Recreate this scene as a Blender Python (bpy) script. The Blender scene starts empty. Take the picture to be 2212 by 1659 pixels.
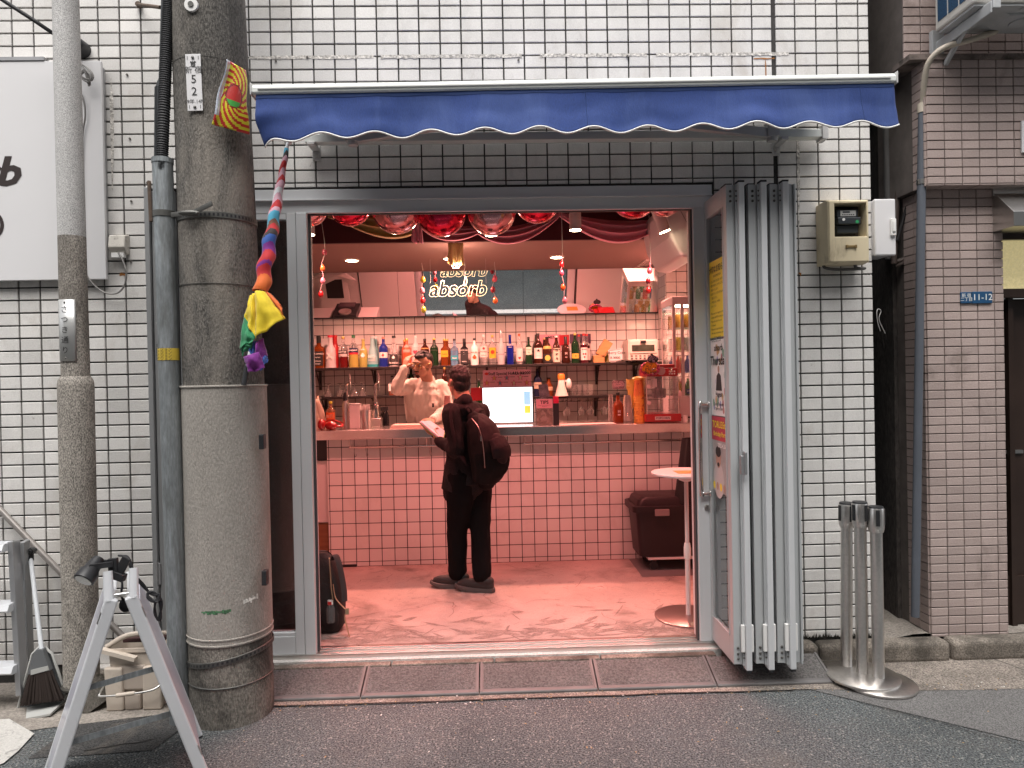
import bpy, bmesh, math, random
from mathutils import Vector, Matrix, noise
rnd = random.Random(11)
PI = math.pi
S = bpy.context.scene
COL = S.collection
rad = math.radians

# ---------------------------------------------------------------- camera, sky, sun, exposure
EYE = Vector((0, -3.9, 1.5))
CROT = Matrix.Rotation(rad(-1.6), 3, 'Z') @ Matrix.Rotation(rad(90 - .45), 3, 'X') @ Matrix.Rotation(rad(-1.15), 3, 'Z')
cam = bpy.data.objects.new('camera', bpy.data.cameras.new('camera'))
COL.objects.link(cam)
cam.matrix_world = Matrix.Translation(EYE) @ CROT.to_4x4()
cam.data.sensor_width = 36
cam.data.lens = 36 * 1512 / 2212
cam.data.clip_start = .05
cam.data.clip_end = 500
S.camera = cam

w = bpy.data.worlds.new('World'); S.world = w; w.use_nodes = True
wn = w.node_tree
sky = wn.nodes.new('ShaderNodeTexSky'); sky.sky_type = 'NISHITA'; sky.sun_disc = False
sky.sun_elevation = rad(62); sky.sun_rotation = rad(190)
sky.dust_density = 4
hs = wn.nodes.new('ShaderNodeHueSaturation'); hs.inputs['Saturation'].default_value = .22
wn.links.new(sky.outputs[0], hs.inputs['Color'])
wn.links.new(hs.outputs[0], wn.nodes['Background'].inputs[0])
wn.nodes['Background'].inputs[1].default_value = .15
sun = bpy.data.objects.new('sun', bpy.data.lights.new('sun', 'SUN')); COL.objects.link(sun)
sun.data.energy = 2.6; sun.data.angle = rad(60); sun.data.color = (1, .97, .93)
sun.rotation_euler = (rad(30), 0, rad(-8))
S.view_settings.view_transform = 'Standard'; S.view_settings.look = 'None'
S.view_settings.exposure = .75; S.view_settings.gamma = 1; S.view_settings.use_curve_mapping = False


def at(px, py, Y=None, Z=None, X=None):
    """point of the place seen at photo position (px, py) on the real plane Y, Z or X = const"""
    d = CROT @ Vector(((px - 1106) / 1512, -(py - 829.5) / 1512, -1))
    t = (Y - EYE.y) / d.y if Y is not None else (Z - EYE.z) / d.z if Z is not None else (X - EYE.x) / d.x
    return EYE + d * t


# ---------------------------------------------------------------- materials
def lin(c):
    if isinstance(c, str):
        c = [int(c[i:i + 2], 16) / 255 for i in (1, 3, 5)]
        c = [x / 12.92 if x <= .04045 else ((x + .055) / 1.055) ** 2.4 for x in c]
    return (c[0], c[1], c[2], 1)


def M(name, col, rough=.6, metal=0, var=0, vs=6, fine=0, fs=90, bump=0, bs=80, emit=None, es=0, trans=0, ior=1.45,
      coat=0, rand=0, dirt=None, dirt2=None, stretch=(1, 1, 1), spec=.5, alpha=1, sheen=0, rvar=0):
    m = bpy.data.materials.new(name); m.use_nodes = True
    nt = m.node_tree; N = nt.nodes; L = nt.links
    b = N['Principled BSDF']
    b.inputs['Base Color'].default_value = lin(col)
    b.inputs['Roughness'].default_value = rough
    b.inputs['Metallic'].default_value = metal
    b.inputs['Specular IOR Level'].default_value = spec
    b.inputs['Transmission Weight'].default_value = trans
    b.inputs['IOR'].default_value = ior
    b.inputs['Coat Weight'].default_value = coat
    b.inputs['Alpha'].default_value = alpha
    if sheen: b.inputs['Sheen Weight'].default_value = sheen
    if emit:
        b.inputs['Emission Color'].default_value = lin(emit); b.inputs['Emission Strength'].default_value = es
    pos = None
    def coord():
        nonlocal pos
        if pos is None:
            g = N.new('ShaderNodeNewGeometry'); mp = N.new('ShaderNodeMapping')
            mp.inputs['Scale'].default_value = stretch
            L.new(g.outputs['Position'], mp.inputs[0]); pos = mp.outputs[0]
        return pos
    def nz(scale, detail=5, dist=0, ro=.6):
        n = N.new('ShaderNodeTexNoise'); n.inputs['Scale'].default_value = scale; n.inputs['Detail'].default_value = detail
        n.inputs['Distortion'].default_value = dist; n.inputs['Roughness'].default_value = ro
        L.new(coord(), n.inputs['Vector']); return n.outputs[0]
    def mulf(sock, fac, lo, hi, a=.25, c=.75):
        r = N.new('ShaderNodeMapRange'); r.inputs[1].default_value = a; r.inputs[2].default_value = c
        r.inputs[3].default_value = lo; r.inputs[4].default_value = hi; L.new(fac, r.inputs[0])
        x = N.new('ShaderNodeMix'); x.data_type = 'RGBA'; x.blend_type = 'MULTIPLY'; x.inputs[0].default_value = 1
        if sock is None: x.inputs[6].default_value = lin(col)
        else: L.new(sock, x.inputs[6])
        L.new(r.outputs[0], x.inputs[7]); return x.outputs[2]
    cs = None
    if var: cs = mulf(cs, nz(vs), 1 - var, 1 + var)
    if fine: cs = mulf(cs, nz(fs, 2), 1 - fine, 1 + fine, .36, .64)
    if rand:
        oi = N.new('ShaderNodeObjectInfo'); r = N.new('ShaderNodeMapRange')
        r.inputs[1].default_value = 0; r.inputs[2].default_value = 1; r.inputs[3].default_value = .25; r.inputs[4].default_value = .75
        L.new(oi.outputs['Random'], r.inputs[0]); cs = mulf(cs, r.outputs[0], 1 - rand, 1 + rand)
    for dd in (dirt, dirt2):
        if dd:
            dc, ds, lo, hi, am = dd[:5]
            n = nz(ds, 8, dd[5] if len(dd) > 5 else .6, .65)
            r = N.new('ShaderNodeMapRange'); r.inputs[1].default_value = lo; r.inputs[2].default_value = hi; r.inputs[4].default_value = am
            L.new(n, r.inputs[0]); x = N.new('ShaderNodeMix'); x.data_type = 'RGBA'; L.new(r.outputs[0], x.inputs[0])
            if cs is None: x.inputs[6].default_value = lin(col)
            else: L.new(cs, x.inputs[6])
            x.inputs[7].default_value = lin(dc); cs = x.outputs[2]
    if cs is not None: L.new(cs, b.inputs['Base Color'])
    if rvar:
        r = N.new('ShaderNodeMapRange'); r.inputs[1].default_value = .3; r.inputs[2].default_value = .7
        r.inputs[3].default_value = rough - rvar; r.inputs[4].default_value = rough + rvar
        L.new(nz(vs * 1.7), r.inputs[0]); L.new(r.outputs[0], b.inputs['Roughness'])
    if bump:
        bn = N.new('ShaderNodeBump'); bn.inputs['Strength'].default_value = bump; bn.inputs['Distance'].default_value = .01
        L.new(nz(bs, 4), bn.inputs['Height']); L.new(bn.outputs[0], b.inputs['Normal'])
    return m


# ---------------------------------------------------------------- mesh builder
def basis(z, ref=(0, 0, 1)):
    z = Vector(z).normalized(); ref = Vector(ref)
    if abs(z.dot(ref)) > .98: ref = Vector((1, 0, 0))
    x = ref.cross(z).normalized(); return x, z.cross(x), z


class B:
    def __init__(s): s.v = []; s.f = []; s.m = []; s.mi = 0; s.T = None
    def add(s, v, f):
        o = len(s.v)
        s.v += [s.T @ Vector(p) if s.T else Vector(p) for p in v]
        s.f += [[i + o for i in q] for q in f]; s.m += [s.mi] * len(f); return s
    def mat(s, i): s.mi = i; return s
    def box(s, x0, x1, y0, y1, z0, z1):
        return s.add([(x0, y0, z0), (x1, y0, z0), (x1, y1, z0), (x0, y1, z0), (x0, y0, z1), (x1, y0, z1), (x1, y1, z1), (x0, y1, z1)],
                     [(3, 2, 1, 0), (4, 5, 6, 7), (0, 1, 5, 4), (1, 2, 6, 5), (2, 3, 7, 6), (3, 0, 4, 7)])
    def bar(s, p0, p1, a, b, ref=(0, 0, 1)):
        """rectangular bar from p0 to p1, width a, height b"""
        p0 = Vector(p0); p1 = Vector(p1); x, y, z = basis(p1 - p0, ref)
        v = [p + x * i * a / 2 + y * j * b / 2 for p in (p0, p1) for i, j in ((-1, -1), (1, -1), (1, 1), (-1, 1))]
        return s.add(v, [(3, 2, 1, 0), (4, 5, 6, 7), (0, 1, 5, 4), (1, 2, 6, 5), (2, 3, 7, 6), (3, 0, 4, 7)])
    def rings(s, rg, cap=True, closed=True):
        n = len(rg[0]); v = [p for r in rg for p in r]; f = []
        for i in range(len(rg) - 1):
            for j in range(n if closed else n - 1):
                k = (j + 1) % n; f.append((i * n + j, i * n + k, (i + 1) * n + k, (i + 1) * n + j))
        if cap: f += [list(range(n))[::-1], [(len(rg) - 1) * n + j for j in range(n)]]
        return s.add(v, f)
    def cyl(s, p0, p1, r0, r1=None, n=16, cap=True):
        r1 = r0 if r1 is None else r1; p0 = Vector(p0); p1 = Vector(p1); x, y, z = basis(p1 - p0)
        return s.rings([[p + (x * math.cos(2 * PI * j / n) + y * math.sin(2 * PI * j / n)) * r for j in range(n)] for p, r in ((p0, r0), (p1, r1))], cap)
    def tube(s, pts, r, n=6, ref=(0, 0, 1), rz=None):
        pts = [Vector(p) for p in pts]; rg = []; px = None
        for i, p in enumerate(pts):
            t = pts[min(i + 1, len(pts) - 1)] - pts[max(i - 1, 0)]
            x, y, z = basis(t, ref)
            if px is not None:
                x = (px - z * px.dot(z)).normalized(); y = z.cross(x)
            px = x
            ri = r[i] if isinstance(r, (list, tuple)) else r
            ra, rb = ri if isinstance(ri, (list, tuple)) else (ri, ri)
            rg.append([p + x * math.cos(2 * PI * j / n) * ra + y * math.sin(2 * PI * j / n) * rb for j in range(n)])
        return s.rings(rg)
    def lathe(s, prof, n=20, c=(0, 0, 0), cap=True, sq=0):
        c = Vector(c); rg = []
        for r, z in prof:
            ring = []
            for j in range(n):
                a = 2 * PI * j / n; x, y = math.cos(a), math.sin(a)
                if sq:
                    k = 1 / max(abs(x), abs(y)); k = 1 + (k - 1) * sq; x *= k; y *= k
                ring.append(c + Vector((x * r, y * r, z)))
            rg.append(ring)
        return s.rings(rg, cap)
    def ell(s, c, r, n=14, m=9):
        c = Vector(c); r = r if isinstance(r, (tuple, list, Vector)) else (r, r, r)
        rg = []
        for i in range(1, m):
            t = PI * i / m
            rg.append([c + Vector((math.sin(t) * math.cos(2 * PI * j / n) * r[0], math.sin(t) * math.sin(2 * PI * j / n) * r[1], -math.cos(t) * r[2])) for j in range(n)])
        o = len(s.v); s.rings(rg, False)
        a = len(s.v); s.add([c - Vector((0, 0, r[2])), c + Vector((0, 0, r[2]))], [])
        k = o + (m - 2) * n
        for j in range(n):
            s.f.append([a, o + (j + 1) % n, o + j]); s.f.append([a + 1, k + j, k + (j + 1) % n]); s.m += [s.mi] * 2
        return s
    def prism(s, pts, d0, d1, o=(0, 0, 0), r=(1, 0, 0), u=(0, 0, 1)):
        """polygon in the (r,u) plane, extruded along r x u from d0 to d1"""
        o = Vector(o); r = Vector(r); u = Vector(u); n = r.cross(u)
        return s.rings([[o + r * a + u * b + n * d for a, b in pts] for d in (d0, d1)])
    def quad(s, *p): return s.add(p, [list(range(len(p)))])
    def grid(s, fn, nu, nv, matfn=None):
        o = len(s.v)
        s.v += [Vector(fn(i / nu, j / nv)) for j in range(nv + 1) for i in range(nu + 1)]
        for j in range(nv):
            for i in range(nu):
                a = o + j * (nu + 1) + i
                s.f.append([a, a + 1, a + nu + 2, a + nu + 1]); s.m.append(matfn((i + .5) / nu, (j + .5) / nv) if matfn else s.mi)
        return s
    def obj(s, name, mats, parent=None, smooth=0, bevel=0, loc=None, world=True, solid=0, seg=2):
        me = bpy.data.meshes.new(name)
        off = Vector(loc) if loc is not None else (WL.get(parent.name, Vector()) if parent and world else Vector())
        me.from_pydata([p - off for p in s.v], [], s.f)
        mats = mats if isinstance(mats, (list, tuple)) else [mats]
        for m in mats: me.materials.append(m)
        if len(mats) > 1: me.polygons.foreach_set('material_index', s.m)
        bm = bmesh.new(); bm.from_mesh(me); bmesh.ops.recalc_face_normals(bm, faces=bm.faces); bm.to_mesh(me); bm.free()
        if smooth:
            me.polygons.foreach_set('use_smooth', [True] * len(me.polygons))
            if smooth < 180: me.set_sharp_from_angle(angle=rad(smooth))
        o = bpy.data.objects.new(name, me); COL.objects.link(o)
        if loc is not None: o.location = loc
        if parent: o.parent = parent
        WL[o.name] = Vector(loc) if loc is not None else (WL.get(parent.name, Vector()) if parent else Vector())
        if solid:
            md = o.modifiers.new('solid', 'SOLIDIFY'); md.thickness = solid; md.offset = 0
        if bevel:
            md = o.modifiers.new('bevel', 'BEVEL'); md.width = bevel; md.segments = seg; md.limit_method = 'ANGLE'; md.angle_limit = rad(40)
        return o


WL = {}


def thing(name, label, cat, loc=(0, 0, 0), group=None, rz=0):
    o = bpy.data.objects.new(name, None); COL.objects.link(o)
    o.empty_display_size = .05; o.location = loc; o.rotation_euler = (0, 0, rz)
    WL[o.name] = Vector(loc)
    return tag(o, label, cat, group)


def tag(o, label=None, cat=None, group=None, kind=None):
    if label: o['label'] = label
    if cat: o['category'] = cat
    if group: o['group'] = group
    if kind: o['kind'] = kind
    return o


def struct(o): o['kind'] = 'structure'; return o


def copy_thing(root, loc, label, rz=None):
    r = root.copy(); COL.objects.link(r); r.location = loc; r['label'] = label
    if rz is not None: r.rotation_euler = (0, 0, rz)
    WL[r.name] = Vector(loc)
    for ch in list(root.children):
        c = ch.copy(); COL.objects.link(c); c.parent = r
        for g in list(ch.children):
            d = g.copy(); COL.objects.link(d); d.parent = c
    return r


_txt = {}
def text(s, size, mat, parent, o, r=(1, 0, 0), u=(0, 0, 1), name='lettering', shear=0, bold=0, align='CENTER', wx=1, ext=.0006, line=1, loop=None):
    """printed words: flat letters at o, reading along r with up u; loop = draw the outlines as tubes of that radius"""
    k = (s, shear, bold, align, ext, line, loop)
    if k not in _txt:
        cu = bpy.data.curves.new('txt', 'FONT'); cu.body = s; cu.size = 1; cu.align_x = align; cu.align_y = 'CENTER'
        cu.shear = shear; cu.offset = bold; cu.resolution_u = 2 if not loop else 4; cu.space_line = line
        if loop: cu.fill_mode = 'NONE'; cu.bevel_depth = loop; cu.bevel_resolution = 1
        t = bpy.data.objects.new('txt', cu); COL.objects.link(t)
        dg = bpy.context.evaluated_depsgraph_get()
        _txt[k] = bpy.data.meshes.new_from_object(t.evaluated_get(dg)); bpy.data.objects.remove(t)
    me = _txt[k].copy(); me.materials.clear(); me.materials.append(mat)
    r = Vector(r).normalized(); u = Vector(u).normalized(); n = r.cross(u)
    for ch in parent.children:
        if ch.name.split('.')[0] in ('sheet', 'card', 'plate', 'display', 'label', 'yellow_tape', 'sign_panel'): parent = ch; break
    off = WL.get(parent.name, Vector()) if parent else Vector()
    T = Matrix((r * wx, u, n)).transposed().to_4x4()
    me.transform(Matrix.Translation(Vector(o) - off + n * ext) @ T @ Matrix.Scale(size, 4))
    ob = bpy.data.objects.new(name, me); COL.objects.link(ob)
    if parent: ob.parent = parent
    WL[ob.name] = off
    return ob


def crv(pts, n=5):
    """smooth curve through points (Catmull-Rom)"""
    p = [Vector(q) for q in pts]; p = [2 * p[0] - p[1]] + p + [2 * p[-1] - p[-2]]; out = []
    for i in range(1, len(p) - 2):
        for k in range(n):
            t = k / n
            out.append(.5 * ((2 * p[i]) + (p[i + 1] - p[i - 1]) * t + (2 * p[i - 1] - 5 * p[i] + 4 * p[i + 1] - p[i + 2]) * t * t + (3 * p[i] - p[i - 1] - 3 * p[i + 1] + p[i + 2]) * t ** 3))
    out.append(p[-2]); return out
# ---------------------------------------------------------------- the ground
ASPH = M('asphalt', (.090, .097, .099), .9, var=.24, vs=1.6, fine=.85, fs=125, bump=1, bs=110, dirt=((.38, .36, .33), 95, .575, .64, .85, 0), dirt2=((.15, .13, .115), 2.2, .52, .78, .5))
ASPH2 = M('asphalt_patch', (.135, .13, .127), .9, var=.15, vs=2, fine=.5, fs=170, bump=.6, bs=130, dirt=((.34, .32, .29), 140, .67, .72, .6, 0))
ASPH3 = M('asphalt_dark', (.06, .058, .057), .9, var=.3, vs=3, fine=.6, fs=130, bump=.9, bs=90, dirt=((.2, .17, .14), 4, .52, .7, .6))
GUTT = M('gutter_concrete', (.21, .18, .155), .9, var=.35, vs=4, fine=.55, fs=120, bump=.6, bs=90, dirt=((.08, .07, .06), 6, .52, .68, .7))
KERB = M('kerb_concrete', (.22, .19, .16), .9, var=.35, vs=5, fine=.4, fs=110, bump=.5, bs=90, dirt=((.05, .043, .035), 3, .42, .62, .9))
SLAB = M('slab_concrete', (.27, .24, .21), .9, var=.25, vs=3, fine=.25, fs=90, bump=.5, bs=60, dirt=((.12, .10, .085), 4, .5, .7, .6))
WCON = M('white_mortar', (.56, .53, .50), .85, var=.18, vs=7, fine=.15, fs=90, bump=.5, bs=60, dirt=((.12, .10, .09), 38, .64, .7, .8))
WPAINT = M('road_paint', (.50, .48, .45), .7, fine=.1, fs=90, bump=.4, bs=90, dirt=((.2, .19, .18), 22, .56, .66, .7))
CRACK = M('crack_dark', (.035, .032, .03), .95)

g = B(); g.quad((-40, -40, -.12), (40, -40, -.12), (40, 14, -.12), (-40, 14, -.12)); struct(g.obj('road', ASPH))
def sheet(name, pts, z, m):
    b = B(); b.quad(*[(p[0], p[1], z) for p in pts]); return struct(b.obj(name, m))
def gp(px, py): return at(px, py, Z=-.12)
sheet('road_patch', [gp(1735, 1487), gp(2240, 1425), gp(2300, 1700), gp(2240, 1610)], -.116, ASPH2)
sheet('road_patch', [gp(170, 1562), gp(360, 1548), gp(392, 1575), gp(330, 1622), gp(200, 1632), gp(60, 1640)], -.1165, ASPH3)
sheet('gutter', [(-1.3, -.375), (1.6, -.385), (2.05, -.44), (4, -.50), (4, -.05), (-1.3, -.09)], -.114, GUTT)
WLINE = M('white_line', (.72, .71, .68), .7, fine=.1, fs=90, bump=.4, bs=90, dirt=((.2, .19, .18), 22, .56, .66, .7))
sheet('road_marking', [(-9, -1.95), (9, -1.82), (9, -1.66), (-9, -1.79)], -.116, WLINE)
sheet('road_marking', [gp(-90, 1562), gp(20, 1556), gp(74, 1588), gp(40, 1625), gp(8, 1652), gp(-90, 1690)], -.112, WPAINT)
sheet('slab', [(-4, .05), (-1.5, .05), (-1.36, -.2), (-1.47, -.37), (-1.68, -.43), (-2.12, -.52), (-4, -.98)], -.1155, SLAB)
def crack(pts, wd, z=-.1135):
    b = B()
    for i in range(len(pts) - 1):
        a = Vector(pts[i]); c = Vector(pts[i + 1]); n = Vector((-(c - a).y, (c - a).x, 0)).normalized() * wd / 2
        b.quad((a - n).to_3d() + Vector((0, 0, z - a.z)), (c - n) + Vector((0, 0, z - c.z)), (c + n) + Vector((0, 0, z - c.z)), (a + n) + Vector((0, 0, z - a.z)))
    return struct(b.obj('road_crack', CRACK))
def wob(p0, p1, n, a):
    p0 = Vector(p0); p1 = Vector(p1); d = (p1 - p0).normalized(); q = Vector((-d.y, d.x, 0)); o = []
    for i in range(n + 1): o.append(p0.lerp(p1, i / n) + q * rnd.uniform(-a, a))
    return o
crack(wob(gp(1860, 1519), gp(2240, 1620), 16, .006), .004)
crack(wob((-1.2, -.38, 0), (1.5, -.385, 0), 26, .006), .010)
crack(wob(gp(180, 1625), gp(330, 1600), 8, .006), .006)
crack(wob(gp(2100, 1408), gp(2240, 1460), 8, .004), .006)

# kerb stones and the mortar strip under the shopfront
kx = [-2.2, -1.6, -1.26, -.58, -.02, .56, 1.2]
kb = thing('kerb', 'worn brown stone kerb below the open shopfront sill', 'kerb', (0, -.06, -.12))
for i in range(len(kx) - 1):
    b = B(); b.box(kx[i] + .004, kx[i + 1] - .004, -.118, -.062, -.125, -.03 + rnd.uniform(-.002, .002)); b.obj('kerb_stone', KERB, kb, bevel=.006)
b = B(); b.box(-2.2, 1.24, -.060, .03, -.125, -.024); struct(b.obj('mortar_strip', WCON))
kb2 = thing('kerb', 'dark grimy rounded kerb below the white tiled pillar and mauve building', 'kerb', (2, -.05, -.12))
for x0, x1 in ((1.24, 1.78), (1.785, 2.52), (2.525, 3.3), (3.305, 4.2)):
    b = B(); b.box(x0, x1 - .004, -.10, .012, -.13, -.006 + rnd.uniform(-.004, .004)); b.obj('kerb_stone', KERB, kb2, bevel=.03, seg=4)
g = B(); g.grid(lambda u, v: (1.24 + 3 * u, .008 + 4 * v, -.010 + .03 * noise.noise(Vector((u * 14, v * 22, 3))) * (1 if u > .31 else 0)), 40, 40); struct(g.obj('alley_ground', SLAB, smooth=180))

# small litter: scraps of leaf and paper on the road
LEAF = M('leaf_litter', (.36, .24, .12), .8); CHIP = M('pale_chip', (.7, .68, .65), .7)
b = B(); r2 = random.Random(5)
for i in range(170):
    x = r2.uniform(-1.2, 2.6); y = -.40 + r2.gauss(0, .035) if i % 3 else r2.uniform(-1.1, -.4); s_ = r2.uniform(.003, .009); a = r2.uniform(0, PI)
    z = -.112; dx, dy = math.cos(a) * s_, math.sin(a) * s_
    b.mat(0 if i % 5 else 1).quad((x - dx, y - dy, z), (x + dy * .5, y - dx * .5, z + s_ * .4), (x + dx, y + dy, z + .001), (x - dy * .5, y + dx * .5, z + s_ * .3))
tag(b.obj('leaf_litter', [LEAF, CHIP]), 'tiny dry leaf scraps and chips scattered along the gutter', 'litter', kind='stuff')

# ---------------------------------------------------------------- the white tiled building
GROUT = M('grout', (.045, .042, .040), .9, var=.3, vs=9, fine=.2)
TILE = M('white_tile', (.66, .64, .615), .32, rand=.13, var=.07, vs=2.5, fine=.05, fs=200, bump=.12, bs=170, dirt=((.36, .31, .25), 3.1, .55, .78, .6), dirt2=((.22, .18, .15), 38, .66, .73, .55), stretch=(1, 1, .55), rvar=.1)
TILEF = M('white_tile_field', (.66, .64, .615), .32, var=.12, vs=7, fine=.05, fs=200, bump=.12, bs=170, dirt=((.36, .31, .25), 3.1, .55, .78, .6), dirt2=((.22, .18, .15), 38, .66, .73, .55), stretch=(1, 1, .55), rvar=.1)
RUST = M('rust_stain', (.30, .12, .03), .8, var=.5, vs=40)
XR = 2.157          # right corner
OPL, OPR, OPT = -1.885, 1.255, 2.572   # the opening
bld = thing('tiled_building', 'building faced in white rectangular tiles with black joints, shop at its foot', 'building', (0, 0, 0))
b = B()
b.box(-6, OPL, .009, .16, -.15, OPT); b.box(OPR, XR - .004, .009, .16, -.15, OPT); b.box(-6, XR - .004, .009, .16, OPT, 6.5)
b.box(XR - .05, XR - .004, .16, 5, -.15, 6.5)
b.obj('wall', GROUT, bld)
cols = [-1.299 - .0116 * 0]
for i in range(30): cols.insert(0, cols[0] - (.117 if i < 5 else .1155))
for i in range(24): cols.append(-1.299 + (1.495 + 1.299) * (i + 1) / 24)
cols += [1.617, 1.739, 1.859, 1.979, 2.099, XR + .004]
wide = {1.617: .009}
RP, RZ0 = .0692, .042
rows = [RZ0 + RP * k for k in range(-1, 58)]
full = None; tiles = []
fld = B()
def tile_box(b, x0, x1, z0, z1, y):
    e = .0022
    b.rings([[Vector((x, yy, z)) for x, z in ((x0 + q, z0 + q), (x1 - q, z0 + q), (x1 - q, z1 - q), (x0 + q, z1 - q))] for yy, q in ((.012, 0), (y + e, 0), (y, e))], cap=False)
    n = len(b.v); b.f.append([n - 4, n - 3, n - 2, n - 1]); b.m.append(b.mi)
J = .0042
for i in range(len(cols) - 1):
    x0, x1 = cols[i] + J, cols[i + 1] - J
    if cols[i] in wide: x0 += wide[cols[i]]
    if cols[i + 1] in wide: x1 -= wide[cols[i + 1]]
    if x1 < -3.6: continue
    for k in range(len(rows) - 1):
        z0, z1 = rows[k] + J, rows[k + 1] - J
        a0, a1, c0, c1 = x0, x1, z0, z1
        c0 = max(c0, -.115 if a1 < OPL + .01 else .0)
        if c1 - c0 < .01 or c0 > 3.95: continue
        if a1 > OPL and a0 < OPR and c0 < OPT:
            if c1 > OPT + .02: c0 = OPT + .008
            elif a0 < OPL - .03: a1 = OPL - .006
            elif a1 > OPR + .03: a0 = OPR + .005
            else: continue
        tiles.append((a0, a1, c0, c1))
def pix(t):
    z = (t[0] * .028 + 3.9); c = ((t[0] + t[1]) / 2, (t[2] + t[3]) / 2)
    hid = (c[0] < -2.1 and 2.08 < c[1] < 3.3) or (-1.75 < c[0] < -1.22) or (-1.05 < c[0] < 1.9 and 2.66 < c[1] < 3.1) or (1.25 < c[0] < 1.70 and c[1] < 2.6)
    off = c[0] < -2.62 or c[1] > 3.56
    return -(t[1] - t[0]) * (t[3] - t[2]) / z ** 2 * (0 if hid or off else 1)
tiles.sort(key=pix)
meshes = {}
for n, t in enumerate(tiles):
    y = rnd.uniform(-.0012, .0012)
    if n >= 300: tile_box(fld, *t, y); continue
    w_, h_ = round(t[1] - t[0], 4), round(t[3] - t[2], 4)
    if (w_, h_) not in meshes:
        b = B(); tile_box(b, 0, w_, 0, h_, 0); o = b.obj('tile', TILE, bld); meshes[(w_, h_)] = o.data
    else:
        o = bpy.data.objects.new('tile', meshes[(w_, h_)]); COL.objects.link(o); o.parent = bld
    o.location = (t[0], y, t[2])
tag(fld.obj('tile_field', TILEF, bld), kind='stuff')
# pipe-height mortar scars and rust on the tiles: thin flat smears of real mortar
SCAR = M('mortar_scar', (.56, .53, .49), .9, var=.3, vs=30, fine=.3, fs=60, bump=.8, bs=60)
def smear(x0, x1, z0, z1, m, nm, n=26, rr=1):
    b = B(); hi = [(x0 + (x1 - x0) * i / n, z1 + rnd.uniform(-.4, .1) * (z1 - z0) * rr) for i in range(n + 1)]; lo = [(x0 + (x1 - x0) * i / n, z0 + rnd.uniform(-.1, .5) * (z1 - z0) * rr) for i in range(n + 1)]
    for i in range(n): b.quad((lo[i][0], -.0022, lo[i][1]), (lo[i + 1][0], -.0022, lo[i + 1][1]), (hi[i + 1][0], -.0022, hi[i + 1][1]), (hi[i][0], -.0022, hi[i][1]))
    b.obj(nm, m, bld)
for x0, x1 in ((-1.30, -.62), (-.58, .2), (.3, .9), (.95, 1.70)): smear(x0, x1, 3.280, 3.302, SCAR, 'mortar_scar', 60, .45)
smear(-2.06, -2.04, 2.62, 3.28, SCAR, 'mortar_scar', 4)
smear(1.735, 1.752, 2.12, 3.3, SCAR, 'mortar_scar', 4)
smear(1.50, 1.62, 3.262, 3.270, RUST, 'rust_stain', 6); smear(1.565, 1.572, 3.12, 3.262, RUST, 'rust_stain', 2); smear(1.735, 1.75, 2.045, 2.07, RUST, 'rust_stain', 3); smear(-2.03, -2.0, 2.10, 2.125, RUST, 'rust_stain', 3)
MOSS = M('moss_grime', (.03, .026, .02), .95)
b = B()
for i in range(150):
    x = rnd.uniform(1.70, 2.155); h = rnd.uniform(.004, .03); b.quad((x - .0035, -.003, .0), (x + .0035, -.003, .0), (x + rnd.uniform(-.006, .006), -.0035, h))
tag(b.obj('moss_grime', MOSS, bld), kind='stuff')
# dark screw plugs left in tiles
b = B()
for px, py in ((275, 162), (281, 300), (284, 435), (283, 565), (664, 124), (1120, 130), (1355, 122), (596, 132)):
    p = at(px, py, Y=-.002); b.cyl(p, p + Vector((0, -.006, 0)), .006, n=8)
b.obj('wall_plug', M('plug', (.1, .09, .08), .6), bld)

# ---------------------------------------------------------------- alley and mauve building
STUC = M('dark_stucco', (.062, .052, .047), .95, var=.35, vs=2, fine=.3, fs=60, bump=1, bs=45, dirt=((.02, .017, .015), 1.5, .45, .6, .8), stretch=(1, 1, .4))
MT = M('mauve_tile', (.385, .305, .28), .42, rand=.10, var=.08, vs=3, fine=.06, fs=120, bump=.2, bs=90, dirt=((.12, .09, .075), 2.4, .56, .72, .6))
MG = M('mauve_grout', (.13, .11, .10), .95, var=.3, vs=8)
mb = thing('mauve_building', 'neighbouring building clad in small mauve brown tiles', 'building', (2.4, 0, 0))
px0 = at(2003, 700, Y=0).x; px1 = at(2170, 760, Y=0).x
OV = -.10; zov = at(2080, 398, Y=OV).z; ovx = at(2003, 300, Y=OV).x; zled = at(2100, 128, Y=OV).z
b = B()
b.box(px0 + .006, px1 - .006, .006, .3, -.02, zov + .1)
b.box(ovx + .006, 5, OV + .006, .4, zov + .006, zled)
b.box(ovx - .05, 5, .02, .4, zled, 6.5)
b.box(px1 - .006, 5, .06, .4, 2.45, zov + .1)
b.obj('wall', MG, mb)
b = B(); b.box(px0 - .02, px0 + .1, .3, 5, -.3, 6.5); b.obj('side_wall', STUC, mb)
mt = []
def lay(xa, xb, za, zb, y, yd=-1, first=0):
    cp, rp, j = .0978, .0494, .0026
    k = 0
    z = zb
    while z > za + .012:
        x = xa + first
        i = 0
        while x < xb - .012:
            xe = min(x + cp, xb + .004); ze = max(z - rp, za)
            mt.append((x + j if x > xa else x, xe - j if xe < xb else xb, ze + j, z - j if z < zb else z - .001, y)); x += cp
        z -= rp; k += 1
lay(px0, px1, -.02, zov - .002, 0)
lay(ovx, 3.3, zov + .002, zled, OV)
lay(ovx - .055, 3.3, zled + .03, 3.9, .012)
mt.sort(key=lambda t: (0 if t[0] < 2.86 and t[2] < 3.6 else 1, -(t[1] - t[0]) * (t[3] - t[2])))
fld = B(); meshes = {}
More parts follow.
